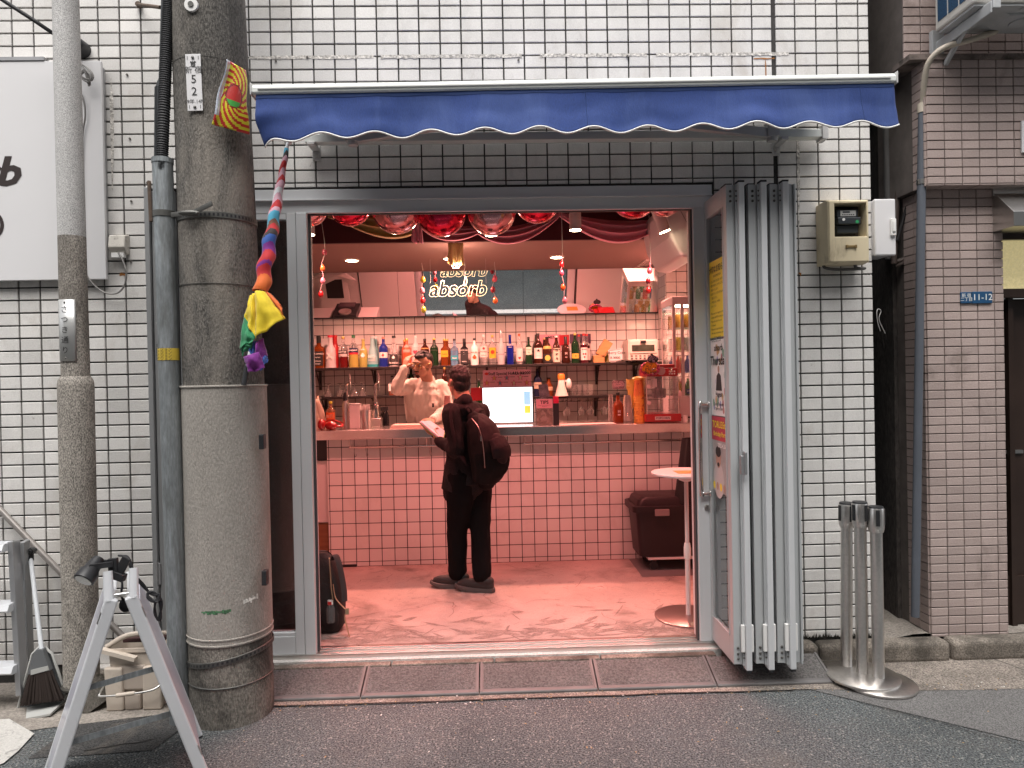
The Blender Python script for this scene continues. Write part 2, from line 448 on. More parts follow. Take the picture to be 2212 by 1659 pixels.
for n, t in enumerate(mt):
    y = t[4] + rnd.uniform(-.001, .001); w_, h_ = round(t[1] - t[0], 3), round(t[3] - t[2], 3)
    if n >= 300: fld.T = Matrix.Translation((0, t[4], 0)); tile_box(fld, t[0], t[1], t[2], t[3], rnd.uniform(-.001, .001)); continue
    if (w_, h_) not in meshes:
        b = B(); tile_box(b, 0, w_, 0, h_, 0); o = b.obj('tile', MT, mb, world=False); meshes[(w_, h_)] = o.data
    else:
        o = bpy.data.objects.new('tile', meshes[(w_, h_)]); COL.objects.link(o); o.parent = mb
    o.location = Vector((t[0], y, t[2])) - Vector((2.4, 0, 0))
tag(fld.obj('tile_field', MT, mb), kind='stuff')
# left return of pillar and overhang: corner tiles seen edge on
b = B()
z = zov - .002
while z > .03:
    b.box(px0 - .009, px0, .012, .10, z - .0468, z - .0026); b.box(px0 - .009, px0, .105, .2, z - .0468, z - .0026); z -= .0494
z = zled
while z > zov + .03:
    b.box(ovx - .009, ovx, OV + .012, .02, z - .0468, z - .0026); z -= .0494
x = ovx
while x < 3.3: b.box(x + .003, x + .095, OV + .003, -.004, zov - .003, zov + .005); x += .0978
tag(b.obj('corner_tile', MT, mb), kind='stuff')
b = B(); b.box(ovx - .1, 5, OV - .012, .05, zled - .004, zled + .026); b.obj('ledge', M('ledge', (.17, .135, .12), .9, var=.3, vs=6, dirt=((.03, .025, .02), 9, .45, .6, .9)), mb)
# window, door and hood at the far right
STEEL = M('stainless', (.56, .55, .53), .3, 1, fine=.03, fs=50)
wz0, wz1 = at(2190, 624, Y=.06).z, at(2190, 518, Y=.06).z
b = B()
b.grid(lambda u, v: (px1 + .01 + u * .8, .08 - .006 * abs(noise.noise(Vector((u * 34, v * 16, 1)))), wz0 + v * (wz1 - wz0)), 90, 40)
PG = M('pebbled_glass', (.60, .50, .28), .25, fine=.12, fs=60, coat=.6, emit='#ead9a0', es=.28, bump=.5, bs=50)
b.obj('window_glass', PG, mb, smooth=180)
DK = M('dark_door', (.03, .018, .014), .35, var=.3, vs=3)
for z0_, z1_ in ((wz0 - .05, wz0), (wz1, wz1 + .12)): b = B(); b.box(px1 - .02, 5, .05, .12, z0_, z1_); b.obj('window_frame', DK, mb)
b = B(); b.box(px1 - .004, 5, .14, .2, -.02, wz0 - .05); b.box(px1 + .10, px1 + .13, .10, .15, -.02, wz0 - .05); b.box(px1, 5, .12, .16, .0, .28)
b.obj('door', DK, mb)
b = B(); b.box(px1 + .02, px1 + .045, .128, .14, 1.28, 1.30); b.box(px1 + .06, px1 + .2, .128, .14, 1.0, 1.02); b.obj('door_plate', STEEL, mb)
hz0, hz1 = at(2190, 493, Y=-.1).z, at(2190, 410, Y=-.1).z; hx = at(2158, 450, Y=-.05).x
hd = thing('vent_hood', 'stainless steel wedge vent hood above the glowing pebbled window', 'vent hood', (hx, 0, hz0))
b = B(); b.prism([(.05, hz1 + .02), (-.02, hz1), (-.16, hz0 + .08), (-.16, hz0), (.05, hz0)], hx, hx + .9, r=(0, 1, 0), u=(0, 0, 1), o=(0, 0, 0))
b.obj('hood_shell', STEEL, hd, bevel=.003)
b = B(); b.box(hx - .004, hx + .9, -.012, .052, hz1 - .012, hz1 + .034); b.obj('hood_flange', STEEL, hd)
# ---------------------------------------------------------------- shared metals and plastics
ALU = M('aluminium', (.42, .42, .43), .42, .75, var=.06, vs=2, rvar=.06)
ALUD = M('aluminium_grey', (.34, .345, .35), .5, .55, var=.06, vs=2)
BRUSH = M('brushed_steel', (.72, .69, .66), .3, 1, fine=.05, fs=60)
GALV = M('galvanised', (.27, .29, .30), .55, .55, var=.3, vs=9, stretch=(2, 2, .35), fine=.15, fs=60, dirt=((.12, .12, .11), 5, .5, .66, .6))
BLACK = M('black_plastic', (.02, .02, .022), .42)
RUBB = M('black_rubber', (.016, .016, .018), .6, fine=.2)
WHITE = M('white_plastic', (.74, .73, .71), .4)
WSHEET = M('white_board', (.66, .65, .655), .45, var=.03, vs=1.2)
INK = M('black_ink', (.02, .018, .018), .6)
CREAM = M('cream_plastic', (.70, .60, .41), .5, var=.12, vs=5, dirt=((.17, .12, .07), 7, .54, .72, .7), stretch=(1, 1, .45))
CORDW = M('pale_cord', (.5, .48, .46), .5)
CONC = M('pole_concrete_dark', (.118, .109, .098), .92, var=.35, vs=2.2, fine=.55, fs=150, bump=.9, bs=140, dirt=((.28, .25, .215), 2.6, .50, .66, .8), dirt2=((.03, .027, .024), 3.5, .52, .66, .6), stretch=(1.3, 1.3, .4))
CONS = M('pole_sleeve', (.305, .28, .25), .85, var=.2, vs=2.5, fine=.13, fs=130, bump=.5, bs=120, dirt=((.13, .115, .095), 2.2, .48, .68, .8), dirt2=((.46, .44, .41), 6, .62, .7, .7), stretch=(1.2, 1.2, .5))
CONB = M('pole_foot', (.19, .172, .148), .9, var=.35, vs=4, fine=.35, fs=120, bump=.8, bs=110, dirt=((.03, .028, .024), 3.4, .46, .62, .85), stretch=(1.2, 1.2, .5))
LPOLE = M('lamp_post_paint', (.46, .45, .44), .7, fine=.4, fs=230, bump=.3, bs=200, var=.12, vs=3)
LPOL2 = M('lamp_post_speckle', (.27, .245, .215), .8, fine=.6, fs=210, bump=.4, bs=200, var=.25, vs=4, dirt=((.065, .055, .046), 3, .5, .66, .7), stretch=(1, 1, .5))

def along(p0, p1, t): return Vector(p0).lerp(Vector(p1), t)

# ---------------------------------------------------------------- utility pole
PX, PY = -1.321, -.405
PB = Vector((PX, PY, -.12)); PT = Vector((PX - .062, PY, 3.9))
def pc(z): return Vector((PX - .018 * max(0, z - 1.4), PY, z))
ZS = at(482, 835, Y=-.58).z; ZC = at(497, 1400, Y=-.6).z
pole = thing('utility_pole', 'thick grey concrete utility pole standing in front of the shop window', 'utility pole', PB)
def shaft(z0, z1, r0, r1, n=40, k=1):
    return B().rings([[pc(z) + Vector((math.cos(a) * r, math.sin(a) * r, 0)) for a in [2 * PI * j / n for j in range(n)]] for z, r in [(z0 + (z1 - z0) * i / k, r0 + (r1 - r0) * i / k) for i in range(k + 1)]])
shaft(-.15, ZC + .002, .197, .195).obj('pole_foot', CONB, pole, smooth=40)
shaft(ZS - .01, 4.1, .187, .164).obj('shaft', CONC, pole, smooth=40)
s_ = shaft(ZC, ZS, .199, .197, k=4)
for z in (ZC + .002, ZC + .03, ZS - .004): s_.rings([[pc(zz) + Vector((math.cos(a) * r, math.sin(a) * r, 0)) for a in [2 * PI * j / 40 for j in range(40)]] for zz, r in ((z, .198), (z + .003, .2025), (z + .008, .2025), (z + .011, .198))])
s_.obj('sleeve', CONS, pole, smooth=40)
MET = M('dull_steel_band', (.12, .118, .11), .5, .7, var=.3, vs=12)
def band(z, r, h, m, name, sl=0, hole=True, squash=None):
    b = B(); n = 48
    def P(a, rr, zz): c = pc(zz); return c + Vector((math.cos(a) * rr, math.sin(a) * rr, sl * math.cos(a)))
    b.rings([[P(2 * PI * j / n, rr, z + q) for j in range(n)] for rr, q in ((r, 0), (r + .003, .002), (r + .003, h - .002), (r, h))], cap=False)
    if hole:
        b.mat(1)
        for k in range(34):
            a = -PI * .98 + k * .105
            if k % 1 == 0:
                b.quad(*[P(a + da, r + .0036, z + dz) for da, dz in ((-.025, h * .28), (.025, h * .28), (.025, h * .72), (-.025, h * .72))])
    return b.obj(name, [m, BLACK], pole, smooth=40)
band(at(458, 470, Y=-.58).z, .182, .030, MET, 'steel_band')
band(at(497, 1440, Y=-.6).z, .200, .026, MET, 'steel_band', sl=.03)
band(at(497, 1490, Y=-.6).z, .198, .008, MET, 'wire_band', hole=False)
band(at(480, 612, Y=-.58).z, .184, .003, MET, 'wire_band', hole=False)
band(at(455, 120, Y=-.58).z, .1715, .003, MET, 'wire_band', hole=False)
b = B(); p = at(420, 458, Y=-.605); b.tube([p + Vector((-.12, .03, -.005)), p, p + Vector((.09, -.02, .035))], [(.004, .013)] * 3, 6); b.cyl(p + Vector((-.05, -.01, -.01)), p + Vector((.02, -.012, -.01)), .009); b.ell(p + Vector((-.02, -.012, -.006)), (.05, .012, .013))
b.obj('band_buckle', MET, pole, smooth=40)
p = at(413, 10, Y=-.585); b = B(); b.cyl(p + Vector((0, .03, 0)), p + Vector((0, -.004, 0)), .031, n=20); b.mat(1).cyl(p + Vector((0, 0, 0)), p + Vector((0, -.009, 0)), .013, n=12)
b.obj('pole_medallion', [WHITE, MET], pole, smooth=40)
for px, py in ((567, 954), (573, 1247)):
    b = B(); p = at(px, py, Y=-.52); b.box(p.x - .012, p.x + .012, p.y - .02, p.y + .02, p.z - .035, p.z + .035); b.obj('sleeve_clip', BLACK, pole, bevel=.003)
# paint smears on the sleeve (its own old marks)
def patch_on(z0, z1, a0, a1, r, m, nm, n=14):
    b = B()
    for i in range(n):
        x0, x1 = i / n, (i + 1) / n; j0, j1 = rnd.uniform(.0, .4), rnd.uniform(.6, 1)
        q = [(a0 + (a1 - a0) * x, z0 + (z1 - z0) * y) for x, y in ((x0, j0), (x1, j0), (x1, j1), (x0, j1))]
        b.quad(*[pc(z) + Vector((math.cos(a) * r, math.sin(a) * r, 0)) for a, z in q])
    b.obj(nm, m, pole)
zg_ = at(480, 1322, Y=-.6).z; zw_ = at(555, 1300, Y=-.58).z
patch_on(zg_ - .012, zg_ + .012, rad(-108), rad(-68), .1995, M('green_paint', (.05, .17, .075), .85, fine=.5, fs=120, alpha=.75), 'paint_smear')
patch_on(zw_ - .018, zw_ + .018, rad(-52), rad(-30), .1995, M('white_paint', (.55, .53, .49), .85, fine=.4, fs=90), 'paint_smear', 9)
patch_on(1.33, 1.55, rad(-140), rad(-136), .1875, M('pale_scrape', (.38, .35, .31), .9, fine=.5, fs=90), 'paint_smear', 3)

def pole_sign(px0, px1, py0, py1, Y, mat, name, label, cat, curve=0):
    a = at(px0, py0, Y=Y); c = at(px1, py1, Y=Y)
    return a, c

# number plate bolted to the pole
a = at(399, 116, Y=-.592); c = at(438, 239, Y=-.592)
npl = thing('number_plate', 'narrow white metal pole number plate with black writing', 'sign', ((a.x + c.x) / 2, -.585, c.z))
tilt = .022
b = B(); b.T = Matrix.Translation(((a.x + c.x) / 2, -.590, (a.z + c.z) / 2)) @ Matrix.Rotation(-tilt, 4, 'Y'); hw, hh = (c.x - a.x) / 2 - .003, (a.z - c.z) / 2
b.box(-hw, hw, 0, .004, -hh, hh); b.obj('plate', WSHEET, npl, bevel=.006)
TP = b.T
def on_plate(u, v): return TP @ Vector((u * hw, -.001, v * hh))
R_ = (math.cos(tilt), 0, math.sin(tilt)); U_ = (-math.sin(tilt), 0, math.cos(tilt))
text('新 宿', .036, INK, npl, on_plate(0, .42), R_, U_)
text('5', .055, INK, npl, on_plate(0, .10), R_, U_); text('2', .055, INK, npl, on_plate(0, -.33), R_, U_)
text('59年.14M', .0235, INK, npl, on_plate(0, -.68), R_, U_)
b = B()
for u in (-.25, 0, .25): p = on_plate(u, .71); b.cyl(p, p + Vector((0, -.001, 0)), .0042, n=8)
p = on_plate(0, .61); b.rings([[p + Vector((math.cos(t) * r, -.0008, math.sin(t) * r)) for t in [2 * PI * j / 16 for j in range(16)]] for r in (.006, .0105)], cap=False); b.cyl(p, p + Vector((0, -.001, 0)), .003, n=8)
for u in (-.72, .72):
    for v in (.86, -.86): p = on_plate(u, v); b.box(p.x - .001, p.x + .001, p.y - .0006, p.y, p.z - .008, p.z + .008)
b.obj('emblem', INK, npl)
b = B()
for v in (.87, -.87): p = on_plate(0, v); b.ell(p + Vector((0, -.002, 0)), (.007, .004, .007), 10, 6)
b.obj('bolt', MET, npl, smooth=180)

# curling paper taped to the pole: sunburst print
SB = [M('sticker_red', (.42, .025, .02), .3, coat=.6), M('sticker_yellow', (.55, .50, .03), .3, coat=.6), M('sticker_green', (.05, .30, .05), .3, coat=.6), M('sticker_foil', (.62, .66, .74), .2, .5, var=.3, vs=25, coat=.5), M('sticker_darkred', (.17, .012, .01), .3, coat=.6)]
b = B()
A0, A1, A2, A3 = (490, 128), (531, 152), (538, 291), (456, 269)
def stp(u, v):
    x = (A0[0] * (1 - u) + A1[0] * u) * (1 - v) + (A3[0] * (1 - u) + A2[0] * u) * v
    y = (A0[1] * (1 - u) + A1[1] * u) * (1 - v) + (A3[1] * (1 - u) + A2[1] * u) * v
    px = x + 2 * math.sin(v * 9) ; Yp = -.60 + .16 * max(0, u - .35) ** 2 - .03 * math.exp(-((u) / .12) ** 2) + .008 * math.sin(5 * v + 3 * u)
    return at(px, y, Y=Yp)
def stm(u, v):
    if u < .17 - .06 * v and v < .85: return 3
    x, y = (u - .55), (v - .48) * 1.6
    r = math.hypot(x, y); th = math.atan2(y, x)
    if r < .26: return 2 if y > .10 and r > .10 else (0 if r < .20 or y < .1 else 2)
    if r < .30: return 4
    return (0, 1)[int((th / (2 * PI) * 13 + r * 5.5) % 1 > .5)]
b.grid(stp, 40, 44, stm)
tag(b.obj('poster_sheet', SB, loc=at(495, 290, Y=-.58), smooth=180, solid=.0015), 'curling shiny sunburst poster in red yellow and green taped on the pole', 'poster')

# ---------------------------------------------------------------- conduits beside the pole
q0 = at(390, 1583, Y=-.50); q0.z = -.12; q1 = at(351, 345, Y=-.50)
cd = thing('conduit_pipe', 'weathered galvanised steel conduit pipe strapped beside the concrete pole', 'pipe', q0)
b = B(); b.cyl(q0, q1, .047, .046, n=28); b.obj('pipe_tube', GALV, cd, smooth=40)
b = B(); b.cyl(along(q0, q1, .993), q1 + (q1 - q0).normalized() * .004, .049, n=28, cap=False); b.obj('pipe_lip', GALV, cd, smooth=40)
b = B(); b.mat(0); zt = at(367, 778, Y=-.54).z, at(367, 752, Y=-.54).z
t0, t1 = [(z - q0.z) / (q1.z - q0.z) for z in zt]
b.cyl(along(q0, q1, t0), along(q0, q1, t1), .0478, n=28, cap=False)
YT = M('yellow_tape', (.56, .40, .05), .5, var=.1, vs=20); b.obj('yellow_tape', YT, cd, smooth=40)
pm = along(q0, q1, (t0 + t1) / 2)
for k in range(4): text('ビジョン', .019, INK, cd, pm + Vector((0, -.0482, .022 - k * .015)), (1, 0, .0), (-.03, 0, 1))
b = B(); zb = at(352, 460, Y=-.54).z; pm = along(q0, q1, (zb - q0.z) / (q1.z - q0.z)); b.cyl(pm + Vector((0, 0, -.012)), pm + Vector((0, 0, .016)), .050, n=24); b.obj('strap', MET, cd, smooth=40)
# corrugated hose and smooth black duct rising from it
h0 = at(350, 352, Y=-.52); h1 = at(362, 60, Y=-.50); h2 = at(370, -60, Y=-.50)
hz_ = crv([at(350, 372, Y=-.51), h0, at(356, 200, Y=-.505), h1, h2], 60)
b = B(); b.tube(hz_, [.028 if i % 2 else .0245 for i in range(len(hz_))], 14)
tag(b.obj('corrugated_hose', RUBB, loc=h0, smooth=50), 'ribbed black cable hose rising from the top of the steel conduit', 'hose')
d0 = at(347, 365, Y=-.47); d1 = at(348, 190, Y=-.46); d2 = at(351, 170, Y=-.46); d3 = at(357, -40, Y=-.46)
b = B(); b.tube([d0, d1, d2, d3], [.026, .026, .017, .016], 16)
for k in range(16): a = 2 * PI * k / 16; b.tube([d0 + Vector((math.cos(a) * .026, math.sin(a) * .026, 0)), d1 + Vector((math.cos(a) * .026, math.sin(a) * .026, 0))], .003, 5)
tag(b.obj('black_duct', M('duct_black', (.03, .032, .035), .45), loc=d0, smooth=50), 'smooth black duct with fluted lower sleeve behind the ribbed hose', 'pipe')
b = B(); p = at(303, 14, Y=-.0); b.cyl(p + Vector((0, -.02, 0)), at(347, 16, Y=-.42), .009); b.cyl(p + Vector((0, -.004, 0)), p + Vector((0, -.03, 0)), .014)
RST = M('rusty_steel', (.12, .085, .065), .75, .3, var=.4, vs=20)
tag(b.obj('pipe_bracket', RST, loc=p), 'rusty bracket rod tying the black duct back to the tiled wall', 'bracket')
b = B(); p2 = at(320, 403, Y=-.01); b.tube([p2 + Vector((0, 0, .02)), p2 + Vector((.02, -.03, .02)), p2 + Vector((.03, -.04, -.2))], .010, 6)
tag(b.obj('pipe_bracket', RST, loc=p2), 'short rusty bracket at the top corner of the grey door frame', 'bracket')

# ---------------------------------------------------------------- slim lamp post with street name plate
l0 = Vector((-2.045, -.30, -.12))
lp = thing('lamp_post', 'slender mottled grey lamp post with a thicker base left of the pole', 'lamp post', l0)
def lx(px, py): return at(px, py, Y=-.30)
zst = lx(164, 826).z; zp = lx(155, 512).z; zr = lx(177, 1478).z
cA, cB, cC = lx(177, 1478), lx(164, 832), lx(141, -30)
b = B(); b.rings([[c + Vector((math.cos(a) * r, math.sin(a) * r, 0)) for a in [2 * PI * j / 32 for j in range(32)]] for c, r in ((cA, .081), (cB, .0815), (along(cB, cC, .012), .078), (along(cB, cC, .022), .066))]); b.obj('post_base', LPOL2, lp, smooth=40)
b = B(); b.cyl(l0, cA, .092, .088, n=32); b.rings([[cA + Vector((math.cos(a) * r, math.sin(a) * r, z)) for a in [2 * PI * j / 32 for j in range(32)]] for z, r in ((-.006, .088), (.004, .092), (.012, .084))]); b.obj('post_foot', CONB, lp, smooth=40)
cm = along(cB, cC, (zp - cB.z) / (cC.z - cB.z))
b = B(); b.cyl(cB, cm, .0645, .0625, n=32); b.obj('post_shaft', LPOL2, lp, smooth=40)
b = B(); b.cyl(cm, cC + (cC - cm) * .1, .0625, .059, n=32); b.obj('post_top', LPOLE, lp, smooth=40)
nz0, nz1 = lx(155, 781).z, lx(150, 650).z; nc = along(cB, cC, ((nz0 + nz1) / 2 - cB.z) / (cC.z - cB.z))
sp_ = thing('street_name_plate', 'curved silver street name plate with vertical black writing on lamp post', 'sign', nc + Vector((-.01, -.065, -(nz1 - nz0) / 2)))
PLT = M('plate_silver', (.52, .52, .51), .35, .5, var=.08, vs=6)
lean = (cC - cB).normalized()
b = B(); rr = .0685; a0, a1 = rad(-130), rad(-54)
b.grid(lambda u, v: nc + lean * ((v - .5) * (nz1 - nz0)) + Vector((math.cos(a0 + (a1 - a0) * u) * rr, math.sin(a0 + (a1 - a0) * u) * rr, 0)), 10, 2)
b.obj('plate', PLT, sp_, smooth=180, solid=.003)
for k, ch in enumerate('さつき通り'):
    text(ch, .038, INK, sp_, nc + lean * ((nz1 - nz0) * (.33 - k * .165)) + Vector((-.006, -.0705, 0)), (1, -.02, .0), lean, ext=.0008)
b = B()
for v in (.45, -.45): p = nc + lean * (v * (nz1 - nz0)) + Vector((-.005, -.069, 0)); b.ell(p, (.005, .004, .005), 8, 5)
b.obj('screw', MET, sp_, smooth=180)

# ---------------------------------------------------------------- white shop sign on the wall, left
sa = at(218, 131, Y=-.05); sc = at(221, 603, Y=-.05)
sg = thing('shop_sign', 'large white wall sign panel with the end of a dark word', 'sign', (-2.6, -.02, sc.z))
b = B(); b.box(-4.3, sa.x, -.05, -.03, sc.z, sa.z); b.obj('sign_panel', WSHEET, sg, bevel=.003)
b = B(); b.box(-4.3, sa.x - .30, -.055, -.006, sa.z + .003, sa.z + .022); b.obj('sign_rail', ALU, sg)
SINK = M('sign_ink', (.028, .018, .017), .6)
pb = at(24, 372, Y=-.051)
t_ = text('absorb', .215, SINK, sg, (0, 0, 0), shear=.25, bold=.03, align='RIGHT', wx=1.15)
bx = max(v.co.x for v in t_.data.vertices); zz = [v.co.z for v in t_.data.vertices]
t_.data.transform(Matrix.Translation((at(47, 370, Y=-.05).x - WL['shop_sign'].x - bx, -.0512, at(20, 370, Y=-.05).z - WL['shop_sign'].z - (max(zz) + min(zz)) / 2)))
b = B(); p = at(-22, 486, Y=-.051); n = 30
b.rings([[p + Vector((math.cos(t) * (.075 if q else .055), -.0008, math.sin(t) * (.08 if q else .062))) for t in [2 * PI * j / n for j in range(n)]] for q in (0, 1)], cap=False)
b.obj('sign_ring', SINK, sg)
b = B(); e0 = at(219, 148, Y=-.02); e1 = at(227, 540, Y=-.02); b.bar(e0, e1, .018, .03); b.bar(e0 + Vector((.006, -.012, 0)), e1 + Vector((.006, -.012, 0)), .004, .012)
tag(b.obj('metal_strip', ALU, loc=e1), 'thin vertical aluminium strip along the right edge of the white sign', 'strip')

# cap, wires, cable, socket
p = at(174, 105, Y=-.02); b = B(); b.cyl(p + Vector((0, .02, 0)), p + Vector((0, -.05, 0)), .046, .043, n=24); b.ell(p + Vector((0, -.05, 0)), (.043, .016, .043), 20, 8)
tag(b.obj('round_vent', BLACK, loc=p, smooth=40), 'round black cap on the tiles beside the lamp post top', 'cap')
b = B(); b.tube([at(-40, -30, Y=-.35), at(30, 16, Y=-.32), at(75, 45, Y=-.3), at(132, 84, Y=-.25), at(165, 100, Y=-.06)], .010, 8)
tag(b.obj('overhead_cable', RUBB, loc=at(30, 16, Y=-.3), smooth=60), 'thick black cable crossing the top left corner to the wall cap', 'cable')
b = B()
for dx, dy in ((0, 0), (3, 2), (-2, 5)):
    b.tube(crv([at(168, 134, Y=-.06), at(186 + dx, 145 + dy, Y=-.10), at(198 + dx, 160 + dy, Y=-.11), at(194 + dx, 172 + dy, Y=-.11), at(178, 166 + dy, Y=-.1), at(176, 156 + dy, Y=-.1), at(186 + dx, 152 + dy, Y=-.1), at(192 + dx, 186 - dy, Y=-.1)], 6), .0045, 6)
b.tube(crv([at(166, 185, Y=-.07), at(180, 215, Y=-.07), at(184, 250, Y=-.065), at(178, 300, Y=-.06), at(176, 420, Y=-.06), at(178, 560, Y=-.06), at(192, 602, Y=-.05), at(222, 630, Y=-.04), at(250, 634, Y=-.04), at(268, 618, Y=-.05), at(273, 590, Y=-.06), at(266, 565, Y=-.06), at(256, 546, Y=-.06)], 8), .0048, 6)
tag(b.obj('wire_loop', M('grey_cord', (.23, .22, .21), .55), loc=at(180, 160, Y=-.1), smooth=60), 'tangled grey wires looping down from sign to outdoor socket', 'cable')
so = thing('outdoor_socket', 'small dirty white weatherproof socket box on the tiles left', 'socket', at(250, 548, Y=0))
a = at(232, 503, Y=-.06); c = at(269, 546, Y=-.06); b = B()
b.prism([(0, a.z), (0, c.z), (-.035, c.z - .004), (-.062, c.z + .032), (-.05, a.z - .01)], a.x, c.x, r=(0, 1, 0), u=(0, 0, 1))
b.obj('socket_cover', M('dirty_white', (.52, .49, .44), .5, var=.15, vs=14, dirt=((.12, .09, .07), 40, .56, .7, .8)), so, bevel=.006)
b = B(); b.box(a.x + .012, c.x - .012, -.05, -.02, c.z - .022, c.z + .004); b.obj('plug', WHITE, so)

# ---------------------------------------------------------------- grey door frame strip left of the conduit
gd = thing('side_door', 'narrow grey aluminium door frame left of the conduit pipe', 'door', (OPL, .0, -.1))
b = B(); b.box(OPL + .004, OPL + .03, -.02, .06, -.115, OPT + .012); b.box(OPL + .034, OPL + .16, .0, .06, -.115, OPT - .004)
b.box(OPL + .165, -1.53, .02, .06, -.115, OPT - .004); b.obj('door_frame', ALUD, gd, bevel=.003)
b = B()
for py in (720, 1240): p = at(342, py, Y=-.01); b.box(p.x - .015, p.x + .012, -.012, .0, p.z - .06, p.z + .06)
b.obj('hinge', ALU, gd, bevel=.003)

# ---------------------------------------------------------------- A-frame sign, seen end on
YW = rad(-26)
AF0 = at(262, 1290, Y=-1.16)
zg = -.118
ap = AF0.copy()
af = thing('a_frame_sign', 'white aluminium folding A frame sign board seen end on', 'sign', (ap.x, ap.y, zg))
wv = Vector((-math.sin(rad(27)), math.cos(rad(27)), 0)); uv = Vector((wv.y, -wv.x, 0))
H = ap.z - zg; SP = .285; DP = .42
VINYL = M('vinyl_print', (.60, .60, .68), .3, var=.05, vs=8, stretch=(4, 4, .5), coat=.4, bump=.25, bs=20)
WALU = M('white_aluminium', (.66, .67, .69), .35, .15, var=.04, vs=3)
for sd in (-1, 1):
    top = Vector((ap.x, ap.y, ap.z)) + uv * sd * .032; foot = Vector((ap.x, ap.y, zg)) + uv * sd * SP
    side = thing if False else None
    b = B()
    for k in (0, 1): b.bar(top + wv * DP * k, foot + wv * DP * k, .046, .03, ref=wv)
    dn = (foot - top).normalized()
    b.bar(top + dn * .02, top + dn * .02 + wv * DP, .03, .045, ref=dn); b.bar(foot - dn * .12, foot - dn * .12 + wv * DP, .03, .045, ref=dn)
    fr = b.obj('frame', WALU, af, bevel=.006)
    nrm = dn.cross(wv) * (1 if dn.cross(wv).dot(uv * sd) > 0 else -1)
    b = B(); q = [top + dn * .04 + wv * .01, foot - dn * .12 + wv * .01, foot - dn * .12 + wv * (DP - .01), top + dn * .04 + wv * (DP - .01)]
    b.rings([[p + nrm * o for p in q] for o in (-.006, .022)]); b.obj('board', VINYL, af)
    b = B()
    for t in (.06, .80): p = top.lerp(foot, t); b.bar(p + nrm * .012 - wv * .004, p + nrm * .012 + dn * .05 - wv * .004, .024, .02, ref=wv)
    b.obj('corner_clip', STEEL, af, bevel=.004)
    # upright rod ends above the hinge
    b = B(); b.cyl(top + uv * sd * .01 + Vector((0, 0, -.01)), top + uv * sd * .012 + Vector((0, 0, .10)) + wv * .03, .018, .017, n=14); b.obj('top_rod', WALU, af, smooth=40)
b = B()
for t, d in ((.42, -.01), (.66, -.012)):
    l_ = (Vector((ap.x, ap.y, ap.z)) - uv * .032).lerp(Vector((ap.x, ap.y, zg)) - uv * SP, t); r_ = (Vector((ap.x, ap.y, ap.z)) + uv * .032).lerp(Vector((ap.x, ap.y, zg)) + uv * SP, t - .035)
    b.bar(l_ + wv * .03, r_ + wv * .03, .004, .022, ref=(0, 0, 1)); m_ = (l_ + r_) / 2 + wv * .03; b.cyl(m_ - wv * .006, m_ + wv * .006, .006, n=8)
b.obj('brace', GALV, af)
b = B(); b.cyl(ap - uv * .03 + wv * .02 + Vector((0, 0, .005)), ap + uv * .03 + wv * .02 + Vector((0, 0, .005)), .009, n=10); b.obj('hinge', STEEL, af, smooth=40)

# clip spotlight on the sign and its cord
hd_ = at(202, 1226, Y=-1.1)
cs = thing('clip_spotlight', 'black clip on spotlight clamped to the top of the A frame sign', 'lamp', hd_)
ax = (at(190, 1240, Y=-1.15) - at(214, 1206, Y=-1.1)).normalized(); p = at(214, 1206, Y=-1.1)
b = B(); b.tube([p, p + ax * .02, p + ax * .05, p + ax * .062, p + ax * .098, p + ax * .10], [.020, .026, .030, .037, .039, .034], 20); b.obj('lamp_head', BLACK, cs, smooth=40)
b = B(); b.cyl(p + ax * .0985, p + ax * .1015, .031, n=20); b.obj('lens', M('lens', (.6, .6, .58), .2, var=.2, vs=60), cs)
b = B(); cl = at(258, 1222, Y=-1.1); b.bar(p + ax * .03 + Vector((0, -.034, 0)), cl + Vector((-.02, -.01, .01)), .010, .022); b.bar(p + ax * .03 + Vector((0, .03, 0)), cl + Vector((-.02, .02, .01)), .010, .022)
b.bar(cl + Vector((-.025, 0, .03)), cl + Vector((-.02, 0, -.05)), .02, .035); b.bar(cl + Vector((.03, 0, .03)), cl + Vector((-.005, 0, -.03)), .012, .035); b.bar(cl + Vector((-.03, 0, -.03)), cl + Vector((.02, 0, -.05)), .03, .03)
b.ell(p + ax * .03 + Vector((0, -.04, 0)), (.008, .006, .008), 8, 6); b.obj('clamp', BLACK, cs, bevel=.003)
b = B()
for k in range(3):
    j = k * 3
    b.tube(crv([at(256 + j, 1200, Y=-.98), at(272 + j, 1205, Y=-1.0), at(286 + j, 1235 + j, Y=-1.0), at(304 + j, 1262, Y=-.98), at(322 + j, 1279 + j, Y=-.97), at(345, 1290 - j, Y=-.97), at(338 - j, 1300, Y=-.98), at(318, 1284 + j, Y=-.98), at(330, 1278, Y=-.97), at(344 + j, 1300, Y=-.96), at(348 - j, 1335, Y=-.96), at(340 - j, 1338 - 2 * j, Y=-.96), at(334, 1310, Y=-.96), at(340, 1292, Y=-.96)], 6), .0042, 6)
b.tube(crv([at(262, 1232, Y=-1.0), at(264, 1262, Y=-1.0), at(262, 1285, Y=-1.0), at(268, 1300, Y=-.98)], 6), .0045, 6)
b.ell(at(272, 1307, Y=-.97), (.028, .02, .03), 10, 7)
b.obj('cord', RUBB, cs, smooth=60)

